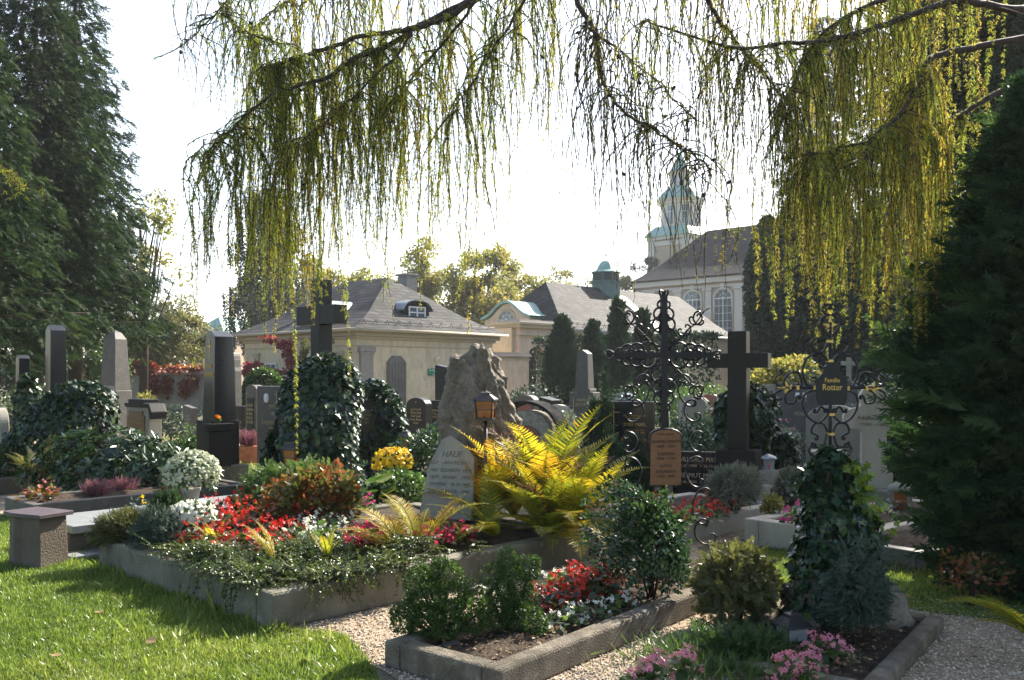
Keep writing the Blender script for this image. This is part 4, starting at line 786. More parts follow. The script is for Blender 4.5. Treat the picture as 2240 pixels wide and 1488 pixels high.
for s, sz, x, z in (('HAUF', .085, .0, .60), ('1857   ANTON', .045, -.05, .52), ('1883  ELISABETH  1950', .045, 0, .45), ('1879   MARIA   1953', .045, 0, .385), ('THOMAS   10.10.1948', .045, 0, .32), ('1948   BRIGITTE   1998', .045, 0, .255)):
    text(o, s, sz, (x, -.052, z), M['carved'], shear=.2, wid=.40 if sz < .05 else .2)
# ================================================================== lanterns
def lantern(name, label, loc, rz, w, h, body, glass, candle=None, roof='pyr', post=0.0):
    T = thing(name, label, 'lantern', loc, rz); z = post
    if post:
        mb = MB(); mb.tube([(0, 0, 0), (0, 0, post)], w * .09, 8); mb.lathe([(w * .3, 0), (w * .12, .03)], k=10); mb.build('post', M[body], T)
    mb = MB(); mb.box((0, 0, z + h * .04), (w * .8, w * .8, h * .08)); mb.build('base', M[body], T)
    mb = MB(); mb.box((0, 0, z + h * .36), (w * .62, w * .62, h * .54), taper=1.18 if roof == 'pyr' else 1.0); mb.build('glass', M[glass], T)
    mb = MB()
    for a in (-1, 1):
        for b in (-1, 1): mb.tube([(a * w * .33, b * w * .33, z + h * .06), (a * w * (.40 if roof == 'pyr' else .33), b * w * (.40 if roof == 'pyr' else .33), z + h * .66)], w * .035, 4)
        mb.box((a * w * .35, 0, z + h * .36), (w * .03, w * .66, h * .03)); mb.box((0, a * w * .35, z + h * .36), (w * .66, w * .03, h * .03))
    mb.build('frame', M[body], T)
    mb = MB(); mb.lathe([(w * .72, z + h * .66), (w * .70, z + h * .70), (w * .32, z + h * .86), (w * .30, z + h * .92), (w * .10, z + h * .96), (w * .05, z + h)] if roof == 'pyr' else [(w * .55, z + h * .66), (w * .6, z + h * .72), (w * .5, z + h * .84), (w * .25, z + h * .93), (w * .06, z + h)], (0, 0, 0), 4 if roof == 'pyr' else 12, 0, roof != 'pyr', R(45)); mb.build('roof', M[body], T)
    if candle:
        mb = MB(); mb.lathe([(w * .325, z + h * .1), (w * .325, z + h * .42), (w * .2, z + h * .46)], k=12); mb.build('candle', M[candle], T)
    return T
lantern('grave_lantern', 'black metal lantern with red and amber panes on a post before the boulder', AT(1062, 8.2, .26), R(-10), .20, .27, 'bronzemetal', 'amberglass', 'candle', 'pyr', .92)
lantern('grave_lantern', 'clear glass lantern with a red candle on the granite cube', (lpl.x, lpl.y, lpl.z + .15), R(-10), .15, .18, 'leadgrey', 'clear', 'candle', 'dome')
sl_ = slabg.matrix_basis
lantern('grave_lantern', 'slim dark bronze lantern on the polished slab near the white chrysanthemum', sl_ @ Vector((2.05, .40, .283)), R(10), .10, .26, 'bronzemetal', 'amberglass', None, 'dome')
lantern('grave_lantern', 'small dark bronze lantern at the end of the polished slab under the ivy', sl_ @ Vector((2.45, .2, .283)), R(10), .10, .22, 'bronzemetal', 'clear', None, 'dome')
lantern('grave_lantern', 'dark verdigris lantern standing against the big ivy mound', AT(640, 11.2, .35), R(-20), .22, .34, 'bronzemetal', 'amberglass', None, 'pyr', .1)
lantern('grave_lantern', 'black square lantern with a broad flat roof among low green plants', G(1733, 1435), R(15), .17, .26, 'iron', 'clear', None, 'pyr')
lantern('grave_lantern', 'weathered stone lantern with a rounded top and a red glass on the pale kerb', AT(1968, 9.2, .22), R(-15), .2, .30, 'palest', 'amberglass', 'candle', 'dome')
lantern('grave_lantern', 'small bronze lantern with an amber pane by the black obelisk pedestal', AT(424, 14.2, .35), R(-20), .12, .26, 'bronzemetal', 'amberglass', None, 'dome')
lantern('grave_lantern', 'low dark lantern with a shiny roof beside the smaller ivy stone', AT(888, 12.0, .55), R(-20), .2, .26, 'bronzemetal', 'amberglass', None, 'pyr', .05)
lantern('grave_lantern', 'small dark lantern with red glass below the grey family obelisk', AT(1245, 14.5, .45), R(-20), .2, .30, 'iron', 'redglass', None, 'pyr')
# ================================================================== wrought-iron crosses
def scroll(mid, head, rad, Lh, k, sgn=1, kind='C', p=3, n=22):
    """flat scroll in the x-z plane grown both ways from its middle"""
    out = []
    for d in (1, -1):
        x, z = mid; a = head if d > 0 else head + math.pi; P = []; ds = Lh / n
        for i in range(n):
            s = (i + .5) / n; c = (1 / rad + k * s ** p) * sgn * (d if kind == 'C' else (d if d > 0 else 1)) 
            if kind == 'C': c = (1 / rad + k * s ** p) * sgn * (1 if d > 0 else -1)
            else: c = (1 / rad * (1 if s > .15 else 0) + k * s ** p) * sgn
            a += c * ds; x += ds * math.cos(a); z += ds * math.sin(a); P.append((x, 0, z))
        out.append(P)
    return out[1][::-1] + [(mid[0], 0, mid[1])] + out[0]
def addscroll(mb, mirror, r, *a, **k):
    P = np.array(scroll(*a, **k)); mb.tube(P, r, 5, flat=1.0)
    if mirror: mb.tube(P * [-1, 1, 1], r, 5)
# -- black cross with dense scrollwork
y = 6.75
T = thing('iron_cross', 'tall black wrought-iron cross with dense scrollwork and a brown inscription panel', 'iron cross', AT(1452, y), R(8))
zt = ZV(645, y); za = ZV(777, y)
mb = MB()
mb.box((0, 0, (.2 + zt) / 2), (.046, .040, zt - .2)); mb.box((-.20, 0, za), (.36, .034, .040)); mb.box((.20, 0, za), (.36, .034, .040)); mb.build('cross_bar', M['iron'], T)
mb = MB(); r = .0085
def arm(M2, ln, wd):
    """one arm's scrollwork, drawn along +z from the crossing, mapped by the 2x2 matrix M2"""
    def put(P):
        P = np.asarray(P, float); xz = P[:, [0, 2]] @ np.array(M2).T; mb.tube(np.stack([xz[:, 0], P[:, 1], xz[:, 1] + za], 1), r, 5)
    for sg in (-1, 1):
        for (mx, mz, hd, rad, Lh, k) in ((wd * .9, ln * .30, 90, wd * .75, wd * 2.1, 60), (wd * .82, ln * .52, 95, wd * .6, wd * 1.9, 70), (wd * .72, ln * .70, 100, wd * .5, wd * 1.6, 80), (wd * .30, ln * .42, 60, wd * .35, wd * .9, 90), (wd * .36, ln * .62, 80, wd * .3, wd * .8, 100), (wd * .45, ln * .85, 100, wd * .3, wd * .8, 110)):
            P = np.array(scroll((mx, mz), R(hd), rad, Lh, k)); put(P * [sg, 1, 1])
        put([(0, 0, ln * .9), (sg * .018, 0, ln * .96), (sg * .034, 0, ln * 1.03), (sg * .03, 0, ln * 1.08), (sg * .012, 0, ln * 1.07), (sg * .004, 0, ln * 1.0)])
arm([[1, 0], [0, 1]], zt - za, .105); arm([[0, 1], [1, 0]], .40, .105); arm([[0, -1], [1, 0]], .40, .105); arm([[1, 0], [0, -1]], .46, .105)
for sx in (-1, 1):
    for sz in (-1, 1):
        P = [(sx * t, .012, za + sz * (t * 1.0 + .012 * math.sin(t * 45) * (t > .2))) for t in np.linspace(.03, .36, 16)]; mb.tube(P, np.linspace(.009, .004, 16), 5)
        for (d, hd, s2) in ((.23, 20, 1), (.23, 110, -1), (.15, 30, 1)):
            P = np.array(scroll((d + .03 * (s2 > 0), d + .03 * (s2 < 0)), R(hd), .06, .13, 75, s2)); P = P * [sx, 1, sz] + [0, 0, za]; mb.tube(P, r * .9, 5)
mb.tube([(.035, 0, za - .4), (.035, 0, .9)], .008, 5)
fsm = mb
mb = MB(); pp = [(-.115, .78), (.115, .78), (.115, 1.14)] + [(.115 * math.cos(q), 1.14 + .05 * math.sin(q)) for q in np.linspace(.1, math.pi - .1, 9)] + [(-.115, 1.14)]
mb.prism(pp, -.05, -.03); pn = mb.build('panel', M['rust'], T)
mb = MB(); mb.tube([(x, -.04, z) for x, z in pp] + [(pp[0][0], -.04, pp[0][1])], .012, 6); mb.build('panel_frame', M['iron'], T)
for s, sz, z in (('Hier ruhen', .028, .755), ('JOHANN WINTER', .032, .70), ('1888 - 1951', .030, .665), ('THERESIA', .032, .61), ('1894 - 1970', .030, .575), ('OTTO', .032, .52), ('ELISABETH', .032, .48), ('1922 - 1999', .028, .445)): text(pn, s, sz, (0, -.052, z + .40), M['bronzeletter'])
for sg in (-1, 1):
    for (mx, mz, hd, rad, Lh, k) in ((.16, 1.30, -70, .10, .22, 55), (.20, 1.10, -95, .09, .20, 60), (.17, .86, -85, .15, .26, 45), (.22, .62, -95, .2, .26, 40), (.25, .38, -60, .12, .26, 42), (.13, 1.42, -60, .2, .16, 60)):
        fsm.tube(np.array(scroll((mx, mz), R(hd), rad, Lh, k)) * [sg, 1, 1], .008, 5)
fsm.build('scrollwork', M['iron'], T)
mb = MB(); mb.box((0, 0, .14), (.3, .22, .3)); mb.build('socket_stone', M['greyst'], T, .03)
# -- cross with gilded bands and a name plate
y = 5.75
T = thing('iron_cross', 'black wrought-iron cross with gilded bands, open scrolls and a dark name plate', 'iron cross', AT(1816, y), R(4))
zt = ZV(705, y); za = ZV(848, y)
mb = MB(); mb.tube([(0, 0, .75), (0, 0, zt)], .011, 8); mb.tube([(-.30, 0, za), (.30, 0, za)], .010, 8); mb.build('cross_bar', M['iron'], T)
def px(u, v): return ((u - 1816) * y / F, ZV(v, y))
mb = MB(); r = .0075
def spir(pts, e0=0, e1=0, rad=.022):
    """smooth curve through photo-measured points (right half), curled at either end, mirrored to the left half"""
    Q = np.array([px(*p) for p in pts]); t = np.linspace(0, len(Q) - 1, 12 * len(Q)); out = []
    for tt in t:
        i = min(int(tt), len(Q) - 2); f = tt - i; p0 = Q[max(i - 1, 0)]; p1 = Q[i]; p2 = Q[i + 1]; p3 = Q[min(i + 2, len(Q) - 1)]
        out.append(.5 * (2 * p1 + (p2 - p0) * f + (2 * p0 - 5 * p1 + 4 * p2 - p3) * f * f + (3 * p1 - p0 - 3 * p2 + p3) * f ** 3))
    P = np.array(out)
    def curl(Pe, Pd, sg):
        a = math.atan2(*(Pe - Pd)[::-1]); x, z = Pe; o_ = []
        for i in range(16): a += sg * (.25 + .028 * i); st_ = rad * .42 * (1 - i / 22); x += st_ * math.cos(a); z += st_ * math.sin(a); o_.append((x, z))
        return o_
    if e1: P = np.concatenate([P, curl(P[-1], P[-2], e1)])
    if e0: P = np.concatenate([np.array(curl(P[0], P[1], e0))[::-1], P])
    W = np.stack([P[:, 0], np.zeros(len(P)), P[:, 1]], 1); mb.tube(W, r, 6); mb.tube(W * [-1, 1, 1], r, 6)
spir([(1817, 690), (1832, 682), (1830, 668), (1820, 666)], 0, 1, .016)
spir([(1816, 740), (1835, 716), (1836, 698), (1820, 690)], 0, 0)
spir([(1822, 750), (1832, 770), (1850, 769), (1859, 752), (1850, 742)], 0, 1, .016)
spir([(1822, 793), (1826, 806), (1842, 800)], 0, 0)
spir([(1818, 792), (1840, 775), (1866, 782), (1878, 810), (1868, 842), (1850, 844)], 1, -1, .02)
spir([(1846, 845), (1845, 828), (1858, 826)], 0, 0)
spir([(1848, 852), (1872, 862), (1878, 885), (1866, 912), (1842, 925), (1822, 908)], 0, -1, .02)
spir([(1820, 905), (1836, 890), (1844, 900)], 0, 1, .014)
spir([(1880, 838), (1886, 818), (1904, 816), (1918, 830), (1916, 848), (1898, 849)], 1, 0, .016)
spir([(1900, 852), (1916, 862), (1914, 880), (1897, 882), (1892, 870)], 0, 1, .014)
spir([(1914, 848), (1934, 842), (1938, 826), (1926, 818)], 0, -1, .014)
spir([(1924, 852), (1940, 862), (1934, 874), (1924, 870)], 0, 0)
spir([(1822, 945), (1832, 927), (1852, 928), (1858, 945), (1846, 952)], 0, 1, .014)
spir([(1824, 950), (1832, 975), (1852, 978)], 0, 1, .016)
spir([(1826, 985), (1850, 1000), (1864, 985), (1856, 972)], 0, 1, .012)
mb.build('scrollwork', M['iron'], T)
mb = MB()
for (u, v) in ((1815, 747), (1816, 790), (1818, 907), (1818, 950)): X, Z = px(u, v); mb.box((X, 0, Z), (.032, .032, .016))
for (u, v) in ((1742, 848), (1780, 848), (1855, 850), (1897, 850)): X, Z = px(u, v); mb.box((X, 0, Z), (.016, .032, .026))
mb.build('gilded_band', M['gold'], T)
mb = MB()
def lily(c, a):
    for d, l in ((0, .07), (.8, .05), (-.8, .05), (2.6, .03), (-2.6, .03)):
        P = [(c[0] + l * f * math.cos(a + d * (1 + .5 * f)), 0, c[1] + l * f * math.sin(a + d * (1 + .5 * f))) for f in np.linspace(0, 1, 6)]; mb.tube(P, np.array([.006, .010, .011, .009, .006, .002]), 6)
for pq_ in (((1816, 716), 90), ((1910, 850), 0), ((1722, 848), 180)): mb = MB(); lily(px(*pq_[0]), R(pq_[1])); mb.build('gilded_lily', M['gold'], T)
mb = MB(); q = [(-.085, .0), (.085, 0), (.10, .05), (.10, .17), (.085, .175), (.06, .20), (.05, .24), (0, .27), (-.05, .24), (-.06, .20), (-.085, .175), (-.10, .17), (-.10, .05)]
zp = ZV(886, y); mb.prism([(x, z + zp) for x, z in q], -.03, -.015); pl = mb.build('name_plate', M['iron'], T, .003)
text(pl, 'Familie', .040, (0, -.032, zp + .155), M['gold'], wid=.095); text(pl, 'Rotter', .056, (0, -.032, zp + .11), M['gold'], wid=.125)
# ================================================================== trees
def limb(mb, a, b, r0, r1, k=6, n=6, sag=.0, mat=0):
    a, b = np.array(a, float), np.array(b, float); t = np.linspace(0, 1, n)[:, None]; P = a + (b - a) * t; P[:, 2] += sag * np.sin(math.pi * t[:, 0]); P[1:-1] += rng.normal(0, .02 * np.linalg.norm(b - a), (n - 2, 3))
    mb.tube(P, np.linspace(r0, r1, n), k, mat)
def spruce(name, label, loc, h, r, z0=1.2, dens=1.0, m='spruce', group=None, size=.38, lean=0.0, droop=.35):
    T = thing(name, label, 'conifer', loc, rng.uniform(0, 6), group)
    mb = MB(); mb.tube([(0, 0, 0), (0, 0, h * .5), (0, 0, h * .98)], [h * .016, h * .010, .02], 8)
    P = []; D = []; z = z0
    while z < h * .97:
        f = (h - z) / (h - z0); rr = r * (f ** .75) * rng.uniform(.82, 1.08); nb = int(rng.integers(6, 9)); a0 = rng.uniform(0, 6)
        for i in range(nb):
            a = a0 + i * 6.283 / nb + rng.normal(0, .2); l = rr * rng.uniform(.72, 1.15); d = np.array([math.cos(a), math.sin(a), 0])
            n = max(4, int(l / .09 * dens)); t = np.sqrt(rng.random(n)) ; sag = -droop * l * t ** 1.4 + .22 * l * t ** 3
            side = rng.normal(0, .12, n) * l * (.25 + t); perp = np.array([-d[1], d[0], 0])
            P.append(np.array([0, 0, z]) + d * (l * t)[:, None] + perp * side[:, None] + np.stack([0 * t, 0 * t, sag + rng.normal(-.12, .10, n) * (1 + .4 * l)], 1))
            D.append(d * .9 + perp * np.sign(side)[:, None] * .5 + rng.normal(0, .35, (n, 3)) + np.array([0, 0, -.45]))
            tt = np.linspace(0, 1, 5); mb.tube(np.array([0, 0, z]) + d * (l * tt * .9)[:, None] + np.stack([0 * tt, 0 * tt, -droop * l * tt ** 1.4 + .22 * l * tt ** 3], 1), np.linspace(.035, .008, 5) * (.4 + f), 4)
        z += h * .022 * rng.uniform(.8, 1.2) + .08
    mb.build('trunk', M['bark'], T)
    P = np.concatenate(P); D = np.concatenate(D); n = len(P); mb = MB()
    mb.scat(SPRAY, P, D, rng.normal(0, .5, (n, 3)) + [0, 0, 1], size * rng.uniform(.6, 1.25, n), rng.random(n)); mb.build('needles', M[m], T); return T
S1 = spruce('spruce', 'tall dark spruce with drooping boughs, highest of the group beside the garden wall', AT(78, 26), 13.8, 3.1, 3.5, 2.5)
spruce('spruce', 'dark spruce standing just behind the tallest one, its bare trunk showing low down', AT(165, 28.5), 14.9, 2.8, 3.6, 2.4)
spruce('spruce', 'spruce cut off by the picture edge, nearest to the two black stone pillars', AT(-90, 22), 11.5, 3.0, 2.6, 2.3)
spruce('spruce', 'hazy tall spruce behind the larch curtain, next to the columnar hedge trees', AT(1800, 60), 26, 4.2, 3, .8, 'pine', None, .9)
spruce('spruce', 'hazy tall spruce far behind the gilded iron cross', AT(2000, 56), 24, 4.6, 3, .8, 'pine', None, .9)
spruce('spruce', 'big dark spruce rising above the thuja at the picture edge', AT(2275, 30), 20, 4.6, 2.5, 1.25, 'spruce', None, .6)
def broad(name, label, loc, h, rad, n, m, size, clumps=26, zc=.62, rc=.32, tm=LEAF, cat='tree', bark='bark', group=None, zmin=.2, droop=0.0, trunkr=None, tint=(0, 1)):
    """deciduous tree: trunk, limbs to leaf clumps spread through an uneven crown"""
    T = thing(name, label, cat, loc, rng.uniform(0, 6), group)
    d = sph(clumps, -.7); C = d * (rng.random(clumps)[:, None] ** .4) * np.array([rad, rad, h * (1 - zc)]) * .92 + [0, 0, h * zc]; C[:, 2] = np.maximum(C[:, 2], h * zmin)
    mb = MB(); tr = trunkr or h * .02; mb.tube([(0, 0, 0), (.02 * h, 0, h * .3), (0, .01 * h, h * .75)], [tr, tr * .75, tr * .25], 8)
    for c in C: limb(mb, (0, 0, c[2] * rng.uniform(.35, .7)), c, tr * .3, tr * .06, 5, 5, .0)
    mb.build('trunk', M[bark], T)
    k = rng.integers(0, clumps, n); rr = rad * rc * (.6 + .8 * rng.random(clumps))[k]; o = nrm(rng.standard_normal((n, 3))); q = rng.random(n) ** .5
    P = C[k] + o * (rr * q)[:, None] * np.array([1, 1, .7]); D = nrm(o * .5 + rng.standard_normal((n, 3)) * .6 + [0, 0, -.3 - droop]); shade = rng.random(clumps)[k]
    mb = MB(); mb.scat(tm, P, D, rng.standard_normal((n, 3)) + [0, 0, .8], size * rng.uniform(.6, 1.3, n), tint[0] + (tint[1] - tint[0]) * np.clip(.35 * rng.random(n) + .65 * shade, 0, 1)); mb.build('crown', M[m], T); return T
broad('broadleaf_tree', 'thinly leaved young tree, half bare, beside the dark spruces', AT(312, 33), 9.2, 1.5, 1300, 'yellowgreen', .15, 20, .66, .34)
broad('autumn_bush', 'big olive-yellow rounded bush behind the tiled garden wall', AT(385, 43), 5.4, 2.0, 15000, 'shrub', .13, 60, .5, .30, LEAF, 'shrub', zmin=.12, trunkr=.05)
broad('autumn_bush', 'olive-yellow bush nearest the spruces behind the garden wall', AT(285, 43.5), 4.9, 1.7, 9000, 'shrub', .13, 40, .5, .32, LEAF, 'shrub', zmin=.12, trunkr=.05)
broad('undergrowth_bush', 'dark green bush in the shade under the spruces', AT(190, 37), 3.8, 1.5, 6000, 'green2', .13, 30, .5, .36, LEAF, 'shrub', zmin=.1, trunkr=.05)
broad('undergrowth_bush', 'bluish green bush in deep shade between the two black pillars', AT(70, 33), 3.0, 1.6, 5000, 'juniper', .13, 30, .5, .36, LEAF, 'shrub', zmin=.1, trunkr=.05)
for (u, yy, h, r_, n, lab) in ((610, 66, 12.5, 3.2, 11000, 'yellow-green tree just behind the weeping birch'), (700, 70, 11.2, 2.8, 8000, 'yellow-green tree rising behind the tall chimney'), (800, 72, 11.0, 2.6, 6500, 'yellow-green tree seen behind the ridge of the service building'), (930, 70, 12.3, 2.6, 8000, 'yellow-green tree above the small dormer window'), (1040, 68, 12.6, 3.0, 12000, 'broad light green tree between the two tiled roofs'), (1120, 74, 11.6, 2.8, 8000, 'light green tree behind the chapel gable'), (1215, 88, 12.6, 3.0, 5000, 'pale distant tree above the chapel ridge'), (1290, 95, 13, 3.2, 5000, 'pale distant tree behind the copper roof vent'), (1365, 92, 12.4, 2.6, 5000, 'pale distant tree between roof vent and church')):
    broad('broadleaf_tree', lab, AT(u, yy), h, r_, n, 'yellowgreen', .24, 34, .60, .30)
broad('pine', 'dark pine crown filling the top corner behind the thuja', AT(2235, 21), 12.4, 3.7, 15000, 'spruce', .36, 44, .68, .30, SPRAY, 'tree', zmin=.42)
# weeping birch
T = thing('birch', 'weeping birch with hanging grey-green strands beside the service building roof', 'tree', AT(578, 57))
mb = MB(); mb.tube([(0, 0, 0), (.1, 0, 6), (0, 0, 13)], [.2, .14, .03], 8)
st = []
for i in range(210):
    a = rng.uniform(0, 6.28); zt = rng.uniform(4.5, 13.2); rr = (2.4 * (1 - ((zt - 6.5) / 8.5) ** 2) ** .5) * rng.uniform(.3, 1.05); t = np.linspace(0, 1, 26); l = rng.uniform(1.2, 3.0)
    st.append(np.stack([rr * math.cos(a) + .1 * t, rr * math.sin(a) + 0 * t, zt - l * t], 1)); limb(mb, (0, 0, zt - .9), (rr * math.cos(a), rr * math.sin(a), zt), .03, .01, 4, 4)
mb.build('trunk', M['birchbark'], T)
P = np.repeat(np.concatenate(st), 6, 0); n = len(P); P = P + rng.normal(0, .07, (n, 3)); mb = MB(); mb.scat(LEAF, P, rng.normal(0, .4, (n, 3)) + [0, 0, -1], rng.standard_normal((n, 3)), .15 * rng.uniform(.6, 1.2, n), rng.random(n)); mb.build('crown', M['birch'], T)
# pines at the church
for (u, yy, h, lab) in ((1400, 93, 14.6, 'dark pine close against the church tower wall'), (1556, 112, 20.5, 'dark pine top showing above the nave roof beside the tower')):
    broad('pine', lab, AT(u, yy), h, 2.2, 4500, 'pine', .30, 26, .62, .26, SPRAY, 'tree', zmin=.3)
def column(name, label, loc, h, r, n, m, size, tm=FROND, cat='cypress', group=None, taper=.5, pw=1.0, up=.9, zb=.1):
    """columnar or conical evergreen; taper is how early the sides start to close in"""
    T = thing(name, label, cat, loc, rng.uniform(0, 6), group)
    mb = MB(); mb.tube([(0, 0, 0), (0, 0, h * .9)], [r * .16, .01], 6); mb.build('trunk', M['bark'], T)
    t = rng.random(n) ** .85; pr = np.where(t < taper, .82 + .18 * np.sin(t / max(taper, .01) * 1.57), (1 - ((t - taper) / (1 - taper)) ** 1.5).clip(0) ** pw); a = rng.uniform(0, 6.283, n)
    w = 1 + .10 * np.sin(a * 5 + 9 * t) + .09 * np.sin(a * 3 - 17 * t) + .06 * np.sin(a * 11 + 31 * t)
    rr = r * pr * w * (1 - .35 * rng.random(n) ** 1.8); P = np.stack([rr * np.cos(a), rr * np.sin(a), zb + t * (h - zb)], 1); o = np.stack([np.cos(a), np.sin(a), 0 * a], 1)
    D = o * .6 + [0, 0, up] + rng.normal(0, .3, (n, 3)); mb = MB(); mb.scat(tm, P, D, o + rng.normal(0, .5, (n, 3)), size * rng.uniform(.6, 1.2, n), rng.random(n)); mb.build('foliage', M[m], T); return T
for (u, yy, h, r_, lab) in ((1680, 40, 8.5, .85, 'lowest columnar hedge tree, standing against the church wall'), (1752, 40.5, 10.3, .92, 'columnar hedge tree with a ragged top, taller than its neighbour by the church'), (1830, 40, 9.6, 1.0, 'third columnar hedge tree, straight above the gilded iron cross'), (1905, 39, 8.8, 1.0, 'columnar hedge tree nearest the thuja')):
    column('columnar_tree', lab, AT(u, yy), h, r_, 17000, 'climb', .24, LEAF, 'tree', None, .72, .8, -.4)
for (u, yy, vt, r_, n, lab) in ((1230, 30, 706, .50, 2600, 'broad dark cypress in front of the arched gateway'), (1298, 32, 716, .42, 2200, 'bushy cypress between gateway and grey obelisk'), (1351, 29, 670, .30, 1900, 'tallest slim cypress, pointed, before the chapel roof'), (1407, 30, 690, .30, 1800, 'slim pointed cypress seen through the black iron cross'), (1465, 31, 735, .36, 1500, 'short cypress behind the black iron cross')):
    column('cypress', lab, AT(u, yy), ZV(vt, yy), r_, n, 'thuja2', .30, FROND, 'cypress', None, .25 if r_ < .5 else .45, 1.0)
for (u, yy, vt, r_, n, lab) in ((1322, 17, 822, .14, 500, 'thin pale green cypress beside the grey obelisk pedestal'), (1300, 11.6, 884, .12, 700, 'slim juniper in front of the family obelisk pedestal'), (1323, 11.4, 880, .11, 600, 'slim juniper touching the edge of the wide black headstone'), (1385, 10.6, 968, .20, 1300, 'bushy juniper growing before the wide black headstone'), (1345, 10.3, 985, .16, 800, 'low juniper between golden fern and black headstone')):
    column('dwarf_cypress', lab, AT(u, yy), ZV(vt, yy), r_, n, 'thuja2', .13, JUNI, 'conifer', None, .3)
hd = thing('clipped_hedge', 'long dark clipped hedge along the chapel wall behind the cypresses', 'hedge', AT(1360, 41), R(-35)); mb = MB()
n = 9000; q = rng.random((n, 3)); P = (q - [.5, .5, 0]) * [9, .9, 3.2]; f = rng.integers(0, 3, n); P[f == 0, 1] = -.45 + rng.normal(0, .06, (f == 0).sum()); P[f == 1, 2] = 3.2 + rng.normal(0, .06, (f == 1).sum())
mb.scat(LEAF, P, rng.standard_normal((n, 3)), rng.standard_normal((n, 3)) + [0, -.6, .5], .16, rng.random(n)); mb.build('foliage', M['climb'], hd)
# creepers
def creeper(name, label, y, blobs, m, size, n=420, off=-.25):
    mb = MB()
    for (u, v, ru, rv) in blobs:
        k = max(40, int(n * ru * rv / 900)); d = sph(k, -1); P = np.array(AT(u, y, ZV(v, y))) + d * np.array([ru * y / F, .18, rv * y / F]) * (rng.random((k, 1)) ** .5) + [0, off, 0]
        mb.scat(LEAF, P, rng.normal(0, .6, (k, 3)) + [0, -.2, -.5], rng.normal(0, .6, (k, 3)) + [0, -1, .3], size * rng.uniform(.6, 1.3, k), rng.random(k))
    o = mb.build(name, M[m]); c = Vector(AT(blobs[0][0], y, 0)); o.data.transform(Matrix.Translation(-c)); o.location = c; return tag(o, label, 'climbing plant')
creeper('red_creeper', 'red-orange creeper heaped over the garden wall beneath the spruces', 40.4, [(180, 808, 32, 22), (160, 840, 26, 30), (205, 825, 26, 20), (225, 802, 18, 8), (150, 870, 20, 25)], 'redvine', .20)
creeper('red_creeper', 'reddish creeper draping over the wall beside the grey obelisk', 40.4, [(325, 806, 30, 18), (335, 840, 22, 30), (300, 800, 26, 8), (370, 842, 14, 26), (410, 850, 14, 22), (430, 804, 24, 7), (385, 805, 30, 7), (425, 835, 12, 18)], 'redvine', .20)
creeper('red_creeper', 'dark orange creeper in the shade behind the black pillars', 39, [(10, 815, 24, 30), (90, 820, 20, 22), (60, 840, 30, 26)], 'redvine', .2, 260)
creeper('crimson_creeper', 'crimson creeper arching on the service building wall around a window', 37.9, [(628, 752, 22, 12), (640, 790, 9, 34), (636, 770, 14, 24), (600, 744, 16, 6), (585, 742, 12, 4), (560, 800, 26, 12), (620, 818, 24, 12), (545, 812, 14, 12), (590, 812, 30, 8)], 'crimson', .17, 500)
creeper('green_creeper', 'small brownish-green creeper on the wall corner behind the black cross', 36.6, [(671, 760, 7, 24), (664, 780, 6, 20), (728, 745, 5, 10)], 'shrub', .14, 700)
